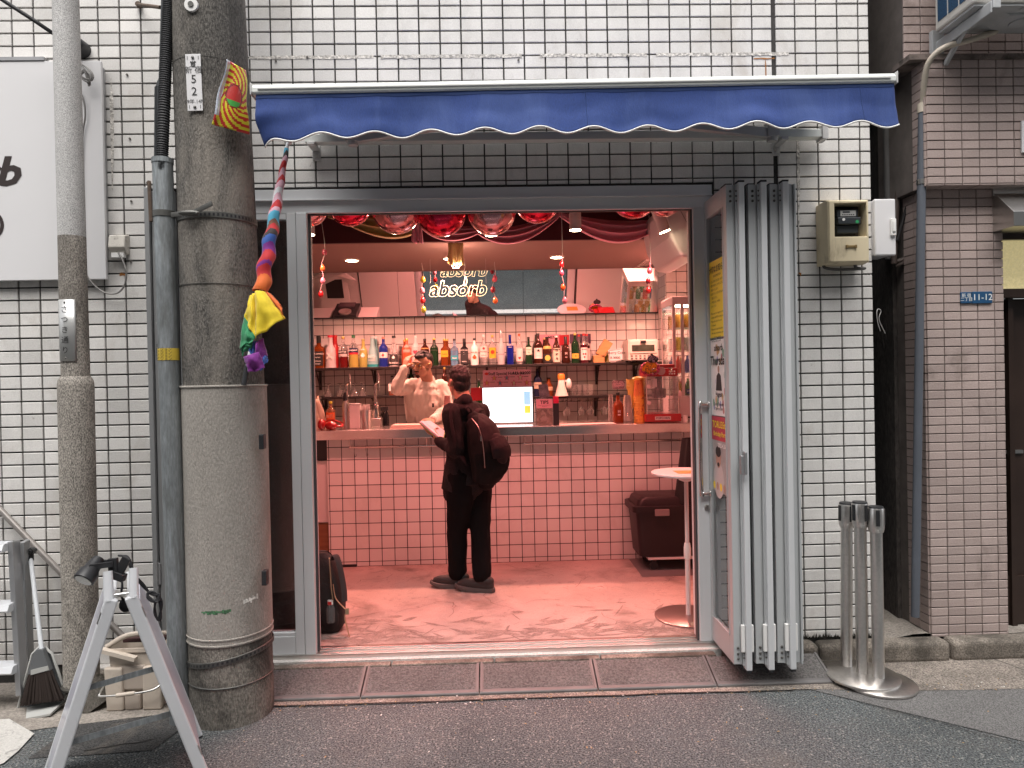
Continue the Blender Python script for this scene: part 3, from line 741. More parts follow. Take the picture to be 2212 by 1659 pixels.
# ---------------------------------------------------------------- bucket
bk0 = at(290, 1530, Y=-.30); BX = (at(228, 1530, Y=-.36).x + at(358, 1530, Y=-.36).x) / 2
bk = thing('bucket', 'beige plastic mop bucket with metal handle behind the A frame sign', 'bucket', (BX, -.25, -.115))
PBG = M('beige_plastic', (.52, .45, .38), .45, var=.06, vs=6, dirt=((.25, .2, .16), 12, .58, .75, .5))
zb1 = at(290, 1400, Y=-.36).z
hw, hd2 = .145, .11
def ring_rect(cx, cy, z, hx, hy, r=.03, n=4, notch=0):
    o = []
    for qx, qy, a0 in ((1, 1, 0), (-1, 1, 90), (-1, -1, 180), (1, -1, 270)):
        for i in range(n + 1):
            a = rad(a0 + 90 * i / n); o.append(Vector((cx + qx * (hx - r) + math.cos(a) * r, cy + qy * (hy - r) + math.sin(a) * r, z)))
    return o
b = B(); b.rings([ring_rect(BX, -.25, z, hw * k, hd2 * k) for z, k in ((-.115, .86), (zb1 - .02, .97), (zb1 - .02, 1.04), (zb1, 1.05), (zb1, .99), (zb1 - .03, .95), (-.09, .84))]); b.obj('bucket_shell', PBG, bk, smooth=35)
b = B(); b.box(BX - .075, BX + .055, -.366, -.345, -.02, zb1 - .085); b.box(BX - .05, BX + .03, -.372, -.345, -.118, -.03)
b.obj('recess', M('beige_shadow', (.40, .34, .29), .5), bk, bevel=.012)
b = B()
for x0, x1 in ((-.145, -.055), (.045, .145)): b.prism([(BX + x0 * .93, -.115), (BX + x1 * .93, -.115), (BX + x1, .10), (BX + x0, .10)], .345, .378, o=(0, 0, 0))
b.obj('front_foot', PBG, bk, bevel=.008)
b = B(); b.tube(crv([(BX - .15, -.33, .02), (BX - .15, -.40, -.01), (BX - .12, -.42, -.02), (BX + .1, -.42, .0), (BX + .15, -.38, .03), (BX + .155, -.33, .05)], 6), .005, 8); b.obj('metal_handle', STEEL, bk, smooth=60)
b = B(); b.cyl((BX - .06, -.42, -.018), (BX + .03, -.42, -.008), .010, n=12); b.obj('handle_grip', PBG, bk, smooth=40)
b = B(); b.tube(crv([(BX - .15, -.34, zb1 + .0), (BX - .06, -.33, zb1 + .05), (BX + .03, -.31, zb1 + .055), (BX + .13, -.25, zb1 + .03)], 6), [(.006, .013)] * 19, 8)
b.bar((BX - .16, -.37, zb1 + .0), (BX + .02, -.385, zb1 - .045), .03, .02); b.obj('lid_arm', PBG, bk, smooth=40)
b = B(); b.box(BX - .09, BX + .12, -.30, -.2, zb1 + .005, zb1 + .03); b.obj('wringer_pad', M('maroon_pad', (.05, .02, .02), .8), bk, bevel=.006)

# ---------------------------------------------------------------- broom in a standing dustpan
b0 = at(90, 1525, Y=-.30)
bp = thing('broom_and_dustpan', 'grey upright dustpan holding a broom with dark brown bristles', 'broom', (b0.x, -.33, -.115))
GR = M('grey_plastic', (.13, .135, .14), .5); GRL = M('grey_edge', (.42, .42, .40), .5)
def bd(px, py, Y): return at(px, py, Y=Y)
o_ = [(85, 1398), (98, 1400), (112, 1412), (142, 1500), (141, 1517), (38, 1537), (55, 1470), (71, 1412)]
pts = [bd(x, y, -.30 - .0 * y) for x, y in o_]
b = B(); b.rings([[p + Vector((0, d, 0)) for p in pts] for d in (0, .012)]); b.obj('dustpan_back', GR, bp)
b = B(); b.tube(pts[5:] + pts[:5], .008, 6); b.obj('dustpan_rim', GRL, bp, smooth=60)
b = B(); l_, r_ = pts[5], pts[4]
b.rings([[l_, r_, r_ + Vector((0, -.12, -.01)), l_ + Vector((0, -.12, -.01))], [l_ + Vector((0, 0, .012)), r_ + Vector((0, 0, .012)), r_ + Vector((0, -.12, .0)), l_ + Vector((0, -.12, .0))]]); b.obj('dustpan_lip', GRL, bp)
b = B(); b.prism([(bd(x, y, -.33).x, bd(x, y, -.33).z) for x, y in ((82, 1400), (96, 1400), (102, 1420), (112, 1447), (62, 1456), (72, 1420))], .315, .345); b.obj('broom_cap', GR, bp, bevel=.004)
b = B(); b.prism([(bd(x, y, -.345).x, bd(x, y, -.345).z) for x, y in ((67, 1447), (104, 1438), (106, 1447), (67, 1458))], .345, .348); b.obj('broom_label', GRL, bp)
b = B(); r2 = random.Random(3)
for k in range(520):
    u = r2.random(); v = r2.random(); a = bd(62 + 50 * u, 1456 - 9 * u, -.31 - .035 * v); c = bd(46 + 92 * u + r2.uniform(-3, 3), 1524 - 12 * u + r2.uniform(-6, 2), -.305 - .07 * v); s_ = .0022
    b.quad(a + Vector((-s_, 0, 0)), a + Vector((s_, 0, 0)), c + Vector((s_, 0, 0)), c + Vector((-s_, 0, 0)))
tag(b.obj('bristles', M('bristle', (.022, .013, .010), .8, rand=.3), bp), kind='stuff')
b = B(); b.cyl(bd(90, 1402, -.33), bd(66, 1205, -.16), .011, n=14); b.obj('broom_handle', M('handle_white', (.56, .58, .60), .4), bp, smooth=40)
b = B(); b.cyl(bd(66, 1212, -.16), bd(64, 1188, -.15), .016, .019, n=14); p = bd(63, 1190, -.155); b.rings([[p + Vector((math.cos(t) * a, d, math.sin(t) * c)) for t in [2 * PI * j / 20 for j in range(20)]] for d, a, c in ((-.02, .030, .016), (-.024, .022, .010), (-.005, .018, .008), (.02, .03, .016), (-.018, .032, .018))], cap=False); b.obj('handle_hook', BLACK, bp, smooth=40)

# ---------------------------------------------------------------- step ladder and rod at the left edge
ld = thing('step_ladder', 'silver aluminium step ladder cut off by the left picture edge', 'ladder', at(40, 1500, Z=-.115))
b = B(); b.bar(at(30, 1168, Y=-.22), at(48, 1500, Y=-.30), .028, .06, ref=(0, 1, 0)); b.obj('front_rail', ALU, ld, bevel=.004)
b = B(); b.bar(at(54, 1168, Y=-.19), at(66, 1490, Y=-.10), .022, .05, ref=(0, 1, 0)); b.obj('back_rail', ALUD, ld, bevel=.004)
b = B(); b.bar(at(-160, 1168, Y=-.22), at(-160, 1500, Y=-.30), .028, .06, ref=(0, 1, 0)); b.obj('front_rail', ALU, ld, bevel=.004)
for py, px, d in ((1178, 30, .0), (1306, 42, .03), (1438, 50, .06)):
    a = at(px - 6, py, Y=-.23 - d); b = B(); b.prism([(-.07, -.012), (-.055, .016), (.035, .016), (.035, -.022), (-.06, -.022)], 0, .50, o=(a.x - .5, a.y, a.z), r=(0, 1, 0), u=(0, 0, 1))
    for k in range(5): b.box(a.x - .5, a.x, a.y - .045 + k * .016, a.y - .037 + k * .016, a.z + .0165, a.z + .0185)
    b.obj('tread', WALU, ld)
b = B(); b.cyl(at(-30, 1070, Y=-.05), at(272, 1382, Y=-.05), .0165, n=16)
tag(b.obj('leaning_rod', M('rod', (.36, .33, .31), .4, .6, var=.1), loc=at(270, 1380, Y=-.05), smooth=40), 'bare metal rod slanting down across the white tiles behind the lamp post', 'rod')

# ---------------------------------------------------------------- stanchions
def stanchion(base, lean, label, rz, group='belt stanchions by the wall'):
    st = thing('stanchion', label, 'stanchion', base, group)
    st.rotation_euler = (lean[1], lean[0], rz)
    b = B(); b.lathe([(.178, .0), (.180, .004), (.180, .011), (.172, .016), (.06, .021), (.036, .023)], 48); b.obj('base', BRUSH, st, smooth=30, world=False)
    b = B(); b.cyl((0, 0, .02), (0, 0, .80), .0295, n=28); b.obj('post', BRUSH, st, smooth=40, world=False)
    b = B(); b.lathe([(.034, .785), (.038, .80), (.0395, .812), (.0395, .905), (.036, .912)], 28); b.obj('head', BRUSH, st, smooth=35, world=False)
    b = B(); b.lathe([(.0375, .9105), (.035, .918), (.01, .920)], 28); b.obj('cap', BLACK, st, smooth=35, world=False)
    for k in range(4):
        a = PI / 4 + k * PI / 2; b = B(); b.T = Matrix.Rotation(a, 4, 'Z'); b.box(.0385, .0435, -.009, .009, .822, .905); b.obj('belt_slot', BLACK, st, bevel=.002, world=False)
    return st
ST1 = at(1898, 1478, Z=-.115)
s1 = stanchion(Vector((ST1.x, ST1.y, -.113)), (0, 0), 'steel belt stanchion standing upright, rightmost of three', .5)
ST2 = at(1871, 1462, Z=-.115)
s2 = copy_thing(s1, Vector((1.902, -.305, -.094)), 'steel belt stanchion squeezed in the middle of three', 1.1); s2.rotation_euler = (.0, -.012, 1.1)
s3 = copy_thing(s1, Vector((1.868, -.205, -.1125)), 'steel belt stanchion with black belt end, leaning at the left of three', .9); s3.rotation_euler = (.02, -.02, .9)
b = B(); p = at(1826, 1112, Y=-.21); b.box(p.x - .012, p.x + .012, p.y - .02, p.y + .02, p.z - .035, p.z + .028)
o = b.obj('belt_end', BLACK, bevel=.004, loc=p); o.parent = s3; o.matrix_parent_inverse = (Matrix.Translation(s3.location) @ s3.rotation_euler.to_matrix().to_4x4()).inverted()

# ---------------------------------------------------------------- kerb ramps
RAMP = M('ramp_rubber', (.125, .117, .113), .8, var=.2, vs=5, fine=.35, fs=90, bump=1.2, bs=110)
RAMPE = M('ramp_edge', (.13, .122, .12), .55, var=.2, vs=8)
rr0 = at(-1.2, 0, Z=0)
rx = [at(px, py, Z=-.07).x for px, py in ((450, 1500), (785, 1475), (1036, 1463), (1284, 1452), (1530, 1441), (1772, 1430))]
rl = ['dark rubber kerb ramp plate touching the utility pole', 'dark rubber kerb ramp plate, second from the pole', 'dark rubber kerb ramp plate in the middle of the doorway', 'dark rubber kerb ramp plate left of the folded doors', 'dark rubber kerb ramp plate under the folded doors']
for i in range(5):
    x0, x1 = rx[i] + .003, rx[i + 1] - .003
    yb, yf, zt, zf = -.122, -.325, -.036, -.103
    rt = thing('kerb_ramp', rl[i], 'kerb ramp', ((x0 + x1) / 2, -.22, -.115), 'rubber kerb ramps in front of the sill')
    b = B(); b.add([(x0, yb, zt), (x1, yb, zt), (x1, yf, zf), (x0, yf, zf), (x0, yb, -.118), (x1, yb, -.118), (x1, yf, -.118), (x0, yf, -.118)], [(0, 1, 2, 3), (4, 5, 6, 7), (0, 3, 7, 4), (1, 2, 6, 5), (2, 3, 7, 6), (0, 1, 5, 4)])
    b.obj('ramp_body', RAMPE, rt, bevel=.006)
    b = B()
    def rp(u, v):
        x = x0 + .018 + (x1 - x0 - .036) * u; t = .03 + .86 * v
        return (x, yb + (yf - yb) * t, zt + (zf - zt) * t + .0012 + .0035 * noise.noise(Vector((x * 90, t * 30, i))))
    b.grid(rp, 70, 30); b.obj('ramp_tread', RAMP, rt, smooth=180)
    b = B(); b.tube([(x0, yf + .002, zf - .006), (x1, yf + .002, zf - .006)], .010, 10)
    for x in (x0 + .007, x1 - .007): b.bar((x, yb, zt + .001), (x, yf, zf + .001), .012, .008)
    b.obj('ramp_nosing', RAMPE, rt, smooth=40)

# ---------------------------------------------------------------- meter boxes, right
ma, mc = at(1788, 432, Y=-.14), at(1879, 566, Y=-.14)
me_ = thing('electric_meter', 'weathered cream electric meter box with dark window on the tiles', 'meter', ((ma.x + mc.x) / 2, 0, mc.z))
x0, x1, z0, z1 = ma.x, mc.x, mc.z, ma.z
b = B(); wx0, wx1, wz0_, wz1_ = x0 + .035, x1 - .015, z0 + .14, z1 - .017
b.rings([[Vector((x, y, z)) for x, z in ((x0 + i, z0 + i), (x1 - i, z0 + i), (x1 - i, z1 - i), (x0 + i, z1 - i))] for y, i in ((0, 0), (-.08, -.003), (-.132, 0), (-.142, .008))], cap=False)
o4 = [(x0 + .008, z0 + .008), (x1 - .008, z0 + .008), (x1 - .008, z1 - .008), (x0 + .008, z1 - .008)]; i4 = [(wx0, wz0_), (wx1, wz0_), (wx1, wz1_), (wx0, wz1_)]
b.rings([[Vector((x, -.142, z)) for x, z in o4], [Vector((x, -.142, z)) for x, z in i4], [Vector((x, -.05, z)) for x, z in i4]], cap=False)
b.obj('box_shell', CREAM, me_, bevel=.004)
b = B(); b.box(wx0, wx1, -.055, -.045, wz0_, wz1_); b.obj('window_back', M('dark_inside', (.03, .022, .015), .7), me_)
cx, cz = (wx0 + wx1) / 2, (wz0_ + wz1_) / 2
MTR = M('meter_body', (.035, .04, .045), .35)
b = B(); b.box(cx - .058, cx + .058, -.11, -.05, cz + .02, cz + .062); b.box(cx - .06, cx + .066, -.125, -.05, cz - .02, cz + .017); b.box(cx - .056, cx + .06, -.105, -.05, cz - .065, cz - .022); b.obj('meter_body', MTR, me_, bevel=.004)
b = B(); b.box(cx - .04, cx + .045, -.1125, -.11, cz + .026, cz + .056); b.obj('meter_display', M('label_grey', (.5, .5, .48), .5), me_)
b = B(); b.box(cx - .028, cx + .012, -.1135, -.1125, cz + .044, cz + .052); b.obj('display_window', MTR, me_)
b = B(); [b.box(cx - .032 + k * .012, cx - .024 + k * .012, -.1132, -.1125, cz + .031, cz + .036) for k in range(6)]; b.obj('print_bars', INK, me_)
b = B(); b.cyl((cx + .045, -.124, cz - .008), (cx + .045, -.1265, cz - .008), .009, n=14); b.obj('green_seal', M('green_seal', (.03, .35, .12), .5), me_)
b = B(); b.cyl((cx - .03, -.124, cz + .005), (cx - .03, -.1265, cz + .005), .008, n=14); b.obj('white_seal', WHITE, me_)
b = B(); b.box(cx - .03, cx + .03, -.148, -.142, z0 + .078, z0 + .092); b.box(cx - .03, cx - .018, -.152, -.142, z0 + .076, z0 + .094); b.box(cx + .018, cx + .03, -.152, -.142, z0 + .076, z0 + .094); b.obj('latch', M('brass_old', (.28, .2, .09), .5, .5), me_, bevel=.002)
b = B(); b.tube(crv([(x0 + .02, -.03, z0 + .01), (x0 + .025, -.05, z0 - .015), (x0 + .1, -.05, z0 - .025), (x1 + .01, -.05, z0 - .022), (x1 + .02, -.03, z0 - .015)], 6), .008, 8); b.tube(crv([(x1 - .04, -.06, z0 + .01), (x1 - .03, -.05, z0 - .015), (x1 + .005, -.04, z0 - .02)], 6), .009, 8); b.obj('cable', M('grey_cable', (.09, .088, .085), .6), me_, smooth=60)
wa, wc = at(1884, 434, Y=-.0), at(1930, 552, Y=-.0)
wb = thing('junction_box', 'clean white junction box with latch beside the cream meter', 'junction box', ((wa.x + wc.x) / 2, 0, wc.z))
b = B(); b.box(XR + .002, wc.x - .012, .0, .14, wc.z, wa.z); b.obj('box_shell', WSHEET, wb, bevel=.006)
b = B(); b.box(XR + .002, wc.x, -.03, -.002, wc.z - .004, wa.z + .004); b.obj('box_lid', WSHEET, wb, bevel=.008)
b = B(); b.box(wc.x - .036, wc.x - .006, -.045, -.03, (wa.z + wc.z) / 2 - .05, (wa.z + wc.z) / 2 + .045); b.box(wc.x - .03, wc.x - .012, -.052, -.045, (wa.z + wc.z) / 2 - .03, (wa.z + wc.z) / 2 + .03); b.obj('latch', WHITE, wb, bevel=.004)

# ---------------------------------------------------------------- alley pipes and cables
BRN = M('brown_pipe', (.075, .055, .047), .55, var=.2, vs=6); BLK = M('black_cable', (.018, .016, .016), .6)
def run(name, pts, r, m, label, cat='pipe', n=10):
    b = B(); b.tube(crv(pts, 6), r, n)
    return tag(b.obj(name, m, loc=pts[-1], smooth=60), label, cat)
b = B(); p0, p1 = at(1910, -30, Y=.30), at(1921, 560, Y=.30); b.cyl(p0, p1, .022, n=14); pj = along(p0, p1, .22); b.cyl(pj, along(p0, p1, .27), .027, n=14)
tag(b.obj('drain_pipe', M('dark_grey_pipe', (.10, .095, .092), .55, var=.15), loc=p1, smooth=40), 'dark grey drain pipe with a collar inside the alley mouth', 'pipe')
run('brown_pipe', [at(1947, -30, Y=.22), at(1949, 180, Y=.22), at(1947, 330, Y=.22), at(1936, 460, Y=.22), at(1931, 570, Y=.22)], .017, BRN, 'brown pipe in the alley bending left behind the white junction box')
run('brown_pipe', [at(1954, -30, Y=.2), at(1957, 120, Y=.2), at(1959, 330, Y=.2), at(1961, 480, Y=.2), at(1966, 540, Y=.2), at(1952, 560, Y=.22), at(1932, 566, Y=.24)], .014, BRN, 'middle brown pipe in the alley curling under at its foot')
run('brown_pipe', [at(1976, -30, Y=.18), at(1980, 200, Y=.18), at(1983, 400, Y=.18), at(1979, 480, Y=.18), at(1962, 556, Y=.2), at(1936, 576, Y=.24)], .012, BRN, 'brown pipe nearest the mauve corner inside the alley')
run('black_cable', [at(1963, -30, Y=.16), at(1966, 120, Y=.16), at(1971, 260, Y=.16), at(1971, 400, Y=.16), at(1955, 460, Y=.18), at(1938, 520, Y=.2)], .010, BLK, 'black cable hanging through the alley between the brown pipes', 'cable')
run('black_cable', [at(1969, -30, Y=.17), at(1975, 180, Y=.17), at(1977, 380, Y=.17), at(1968, 470, Y=.18), at(1958, 490, Y=.2)], .007, BLK, 'thin black cable close to the right side of the alley', 'cable')
run('loose_wire', [at(1902, 715, Y=.01), at(1897, 700, Y=.0), at(1894, 680, Y=-.01), at(1896, 668, Y=-.01), at(1903, 672, Y=0), at(1899, 690, Y=0), at(1912, 720, Y=.02)], .0022, CORDW, 'loose pale wire curl at the edge of the white tiled pillar', 'wire', 5)
gp_ = thing('downpipe', 'slate blue downpipe with a cream flexible drain hose at its top', 'pipe', at(1978, 1335, Y=-.02))
c0, c1 = at(1977, 1332, Y=-.03), at(1993, 232, Y=-.06)
b = B(); b.cyl(c0, c1, .0225, .0225, n=20); b.obj('pipe_tube', M('slate_pvc', (.095, .105, .125), .45, var=.12, vs=3), gp_, smooth=40)
HOSE = M('cream_hose', (.50, .44, .36), .5, var=.12, vs=9)
hp = crv([c1 + Vector((0, 0, -.02)), at(1994, 215, Y=-.07), at(1996, 180, Y=-.10), at(2004, 140, Y=-.14), at(2022, 115, Y=-.17), at(2046, 100, Y=-.19), at(2075, 92, Y=-.2), at(2104, 84, Y=-.2), at(2140, 72, Y=-.17), at(2152, 66, Y=-.16)], 16)
b = B(); b.tube(hp, [.0165 if i % 2 else .0145 for i in range(len(hp))], 12); b.cyl(c1 - Vector((0, 0, .03)), c1 + Vector((0, 0, .02)), .0265, n=18); b.obj('drain_hose', HOSE, gp_, smooth=60)
b = B(); pj = along(c1, c0, .145); b.cyl(pj - Vector((0, 0, .014)), pj + Vector((0, 0, .014)), .026, n=18); b.bar(pj, pj + Vector((.05, .05, 0)), .02, .028); b.obj('pipe_clip', STEEL, gp_, smooth=40)

# address plates
AB = M('address_blue', (.015, .07, .16), .4)
for (a, c, s, sz, lb, ln) in (((2075, 631), (2099, 655), '新 宿\n二丁目', .024, 'small square blue address plate with white writing on mauve pillar', 1.0), ((2099.5, 630), (2144, 655), '11-12', .05, 'blue address plate with large white digits on mauve pillar', 1)):
    p, q = at(*a, Y=-.008), at(*c, Y=-.008)
    ad = thing('address_plate', lb, 'sign', ((p.x + q.x) / 2, 0, q.z)); b = B(); b.box(p.x, q.x - .001, -.010, .0, q.z, p.z); b.obj('plate', AB, ad, bevel=.003)
    text(s, sz, M('sign_white', (.8, .8, .78), .5), ad, ((p.x + q.x) / 2, -.0105, (p.z + q.z) / 2), line=.9)
b = B(); p, q = at(2204, 270, Y=OV), at(2230, 330, Y=OV); b.box(p.x, q.x + .2, OV - .012, OV - .002, q.z, p.z + .02)
tag(b.obj('wall_panel', WSHEET, loc=p), 'pale grey panel edge on the mauve wall at the right picture edge', 'panel')

# ---------------------------------------------------------------- air conditioner outdoor unit
AY0, AY1 = -.44, -.13
a0 = at(2019, 40, Y=AY1); zbm = at(2022, 71, Y=AY1).z
ac = thing('air_conditioner', 'beige air conditioner outdoor unit on a wall bracket, top right', 'air conditioner', (a0.x + .4, -.4, zbm))
ACB = M('ac_beige', (.52, .50, .46), .45, var=.05, vs=4, dirt=((.2, .18, .15), 10, .6, .75, .5)); ACU = M('ac_underside', (.42, .43, .435), .5, .2, var=.2, vs=6)
b = B(); b.box(a0.x, a0.x + .8, AY0, AY1, zbm, zbm + .55); b.obj('casing', ACB, ac, bevel=.012)
b = B(); b.box(a0.x + .012, a0.x + .79, AY0 + .012, AY1 - .012, zbm - .012, zbm + .0); b.prism([(.2, 0), (.5, 0), (.45, -.025), (.25, -.025)], .22, .36, o=(a0.x, 0, zbm)); b.cyl((a0.x + .35, -.29, zbm - .02), (a0.x + .35, -.29, zbm - .033), .05, n=16)
for k in range(4): b.cyl((a0.x + .08 + .2 * k, -.40, zbm - .012), (a0.x + .08 + .2 * k, -.40, zbm - .016), .014, n=10)
b.obj('base_pan', ACU, ac, bevel=.006)
b = B()
for r in range(3):
    for k in range(3):
        y0 = AY0 + .03 + k * .088; z0 = zbm + .045 + r * .15
        b.box(a0.x - .003, a0.x + .01, y0, y0 + .074, z0, z0 + .13)
b.obj('side_grille', M('fin_blue', (.02, .06, .12), .4, fine=.4, fs=200), ac)
b = B(); b.box(a0.x + .055, a0.x + .095, -.50, -.03, zbm - .058, zbm - .013); b.box(a0.x + .05, a0.x + .06, -.49, -.05, zbm - .075, zbm - .02); b.bar((a0.x + .075, -.10, zbm - .16), (a0.x + .075, -.26, zbm - .05), .025, .02, ref=(1, 0, 0)); b.box(a0.x + .03, a0.x + .10, -.06, -.03, zbm - .19, zbm + .05)
br = b.obj('bracket', ACU, ac, bevel=.004)
# ---------------------------------------------------------------- shopfront frame
GLASS = M('window_glass', (.93, .95, .95), .02, trans=1, ior=1.45)
FR = M('frame_aluminium', (.64, .65, .66), .45, .2, var=.05, vs=1.5, stretch=(1, 1, .3))
FRD = M('frame_shadow_gap', (.05, .05, .052), .6)
ZT = 2.56
sf = thing('shopfront', 'grey aluminium shopfront frame with header, sill and a fixed side window', 'shopfront', (0, 0, 0))
xl0, xl1, xl2, xl3 = -1.105, -1.062, -1.002, -.985
XJ0, XJ1 = 1.135, 1.245
b = B()
b.box(-1.53, XJ1, -.02, .14, ZT - .055, ZT + .0); b.box(-1.53, XJ1, -.03, .03, ZT - .062, ZT - .055); b.box(-1.53, XJ1, -.008, .04, ZT - .125, ZT - .062)
b.box(xl2, XJ0, .0, .035, 2.437, ZT - .125); b.box(xl2, XJ0, -.012, .03, 2.432, 2.443)
b.obj('header', FR, sf, bevel=.003)
b = B(); b.box(-1.53, XJ1, .14, .165, 2.515, ZT); b.box(xl2, XJ0, .012, .03, 2.426, 2.432); b.obj('track_slot', FRD, sf)
b = B(); b.box(xl1, xl1 + .058, -.014, .10, -.02, ZT - .125); b.obj('mullion', FR, sf, bevel=.003)
b = B(); b.box(xl0 - .01, xl1 - .003, -.010, .09, -.02, ZT - .125); b.obj('mullion', FR, sf, bevel=.003)
b = B(); b.box(xl2 - .002, xl2 + .010, .02, .038, -.0, 2.435); b.obj('seal', FRD, sf)
b = B(); b.box(XJ0 + .004, XJ1, -.006, .12, .0, ZT - .125); b.box(XJ1 + .0, XJ1 + .02, -.018, .1, .0, ZT - .1); b.obj('jamb', FR, sf, bevel=.004)
b = B(); b.box(XJ0 - .006, XJ0 + .004, .012, .05, .0, 2.432); b.obj('seal', FRD, sf)
b = B(); b.box(-1.53, XJ1 + .02, -.025, .10, -.026, .0); b.box(xl2, XJ0, -.022, -.012, .0, .006); b.box(xl2, XJ0, .02, .028, .0, .006); b.box(xl2, XJ0, .055, .062, .0, .006); b.obj('sill', STEEL, sf, bevel=.002)
# fixed side window
sw = B(); zr1 = .118; zt1 = ZT - .16
sw.box(-1.53, xl0 - .012, -.006, .08, -.02, zr1 - .02); sw.box(-1.53, xl0 - .012, -.002, .06, zr1 - .02, zr1); sw.obj('window_frame', FR, sf, bevel=.003)
b = B(); b.box(-1.53, xl0 - .012, -.006, .04, zt1, ZT - .125); b.obj('window_frame', FR, sf, bevel=.003)
b = B(); b.box(-1.6, xl0 - .008, .018, .026, zr1, zt1); b.obj('pane', M('film_glass', (.9, .9, .92), .02, trans=1, ior=2.3), sf)
b = B(); b.box(-1.9, -1.10, .16, .19, 0, 2.6); b.obj('added_board', M('added_board', (.035, .02, .022), .5), sf); b = B(); b.box(-1.9, -1.10, .191, .2, 0, 2.6); b.obj('added_lining', M('lining', (.6, .57, .55), .8), sf)  # unseen board added to keep the window dark; its back whitened for the mirror
b = B(); b.cyl((1.19, -.006, .755), (1.19, -.012, .755), .016, n=18); b.cyl((1.19, -.012, .755), (1.19, -.02, .755), .011, n=16); b.obj('lock', BRUSH, sf, smooth=40)

# ---------------------------------------------------------------- folded doors
fdl = ['folded glass door leaf with posters, innermost left of the stack', 'folded grey door leaf with a white hinge, second from the left of the stack', 'folded grey door leaf with a white hinge, third from the left of the stack', 'folded grey door leaf, rightmost of the stack beside the tiles']
yb, yf = .012, -.372
xe = [at(q, 420, Y=yf).x for q in (1566, 1614, 1661, 1693, 1706)]
ztop, zbot = 2.462, .018
RAIL = M('door_aluminium', (.47, .485, .49), .42, .2, var=.05, vs=2, stretch=(1, 1, .2))
RAILL = M('door_stile_pale', (.62, .63, .64), .4, .2, var=.04, vs=2, stretch=(1, 1, .2))
lf = []
for i in range(4):
    x0, x1 = xe[i], xe[i + 1]
    lw = .034
    fd = thing('folded_door', fdl[i], 'folding door', ((x0 + x1) / 2, (yb + yf) / 2, zbot), 'grey folding door leaves stacked at the right')
    lf.append(fd)
    # leaf: two stiles, rails and glass, standing edge on to the street
    xa, xb = x0 + .004, x0 + .004 + lw
    b = B(); b.box(xa, xb, yf, yf + .058, zbot, ztop); b.box(xa, xb, yb - .05, yb, zbot, ztop); b.box(xa, xb, yf + .058, yb - .05, ztop - .10, ztop); b.box(xa, xb, yf + .058, yb - .05, zbot, zbot + .13)
    b.box(xa - .004, xa, yf + .050, yf + .060, zbot + .13, ztop - .10); b.box(xa - .004, xa, yf + .05, yb - .045, zbot + .128, zbot + .14)
    b.obj('leaf_frame', RAIL, fd, bevel=.004)
    b = B(); b.box((xa + xb) / 2 - .003, (xa + xb) / 2 + .003, yf + .05, yb - .045, zbot + .12, ztop - .09); b.obj('pane', GLASS, fd)
    # extruded edge profile facing the street
    b = B(); b.box(xb + .001, xb + .010, yf + .006, yf + .05, zbot - .004, ztop); b.box(xb + .012, xb + .020, yf - .006, yf + .04, zbot - .008, ztop - .0); b.obj('edge_profile', RAIL, fd, bevel=.002)
    if i < 3:
        b = B(); b.box(xb + .020, xb + .050, yf - .032, yf + .02, zbot - .022, ztop + .004); b.obj('stile', RAILL, fd, bevel=.003)
        b = B(); b.box(xb + .052, x1 + .002, yf + .03, yf + .06, zbot + .004, ztop - .002); b.obj('gap_seal', RUBB, fd)
        b = B(); b.box(xb + .000, xb + .019, yf - .022, yf - .004, .085, .225); b.box(xb + .051, xb + .064, yf - .022, yf - .004, .085, .225); b.obj('hinge', WHITE, fd, bevel=.004)
        b = B(); b.box(xb + .024, xb + .047, yf - .03, yf, zbot - .034, zbot - .023); b.box(xb + .02, xb + .052, yf - .028, yf + .02, ztop + .005, ztop + .014); b.box(xa, xb, yf + .004, yf + .08, ztop + .001, ztop + .006); b.obj('end_cap', BLACK, fd)
        b = B()
        for zz in (zbot + .03, zbot + .055, zbot + .085): b.ell((xb - .012, yf - .003, zz), (.007, .005, .007), 10, 6); b.ell((xb + .016, yf - .008, zz + .005), (.005, .004, .005), 8, 5)
        for zz in (ztop - .035, ztop - .06, ztop - .085): b.ell((xb - .012, yf - .003, zz), (.007, .005, .007), 10, 6); b.ell((xb + .016, yf - .008, zz), (.005, .004, .005), 8, 5)
        b.obj('screw', MET, fd, smooth=180)
    else:
        b = B(); b.box(xb + .022, xb + .03, yf + .01, yb - .02, zbot, ztop - .002); b.obj('stile', RAIL, fd, bevel=.004)
# pull handle on the first leaf, small grip on its stile
b = B(); y_ = yb - .04; b.tube(crv([(xe[0] + .004, y_, 1.335), (xe[0] - .036, y_, 1.335), (xe[0] - .044, y_, 1.315), (xe[0] - .044, y_, .86), (xe[0] - .036, y_, .838), (xe[0] + .004, y_, .838)], 4), .0105, 12); b.ell((xe[0] + .002, y_, 1.335), (.006, .02, .02)); b.ell((xe[0] + .002, y_, .838), (.006, .02, .02)); b.obj('pull_handle', M('chrome', (.72, .7, .68), .08, 1), lf[0], smooth=60)
g0 = at(1603, 975, Y=yf - .05); b = B(); b.box(g0.x - .012, g0.x + .016, yf - .062, yf - .034, g0.z - .115, g0.z - .02); b.box(g0.x + .004, g0.x + .02, yf - .07, yf - .034, g0.z - .115, g0.z + .0); b.obj('grip', ALU, lf[0], bevel=.005)

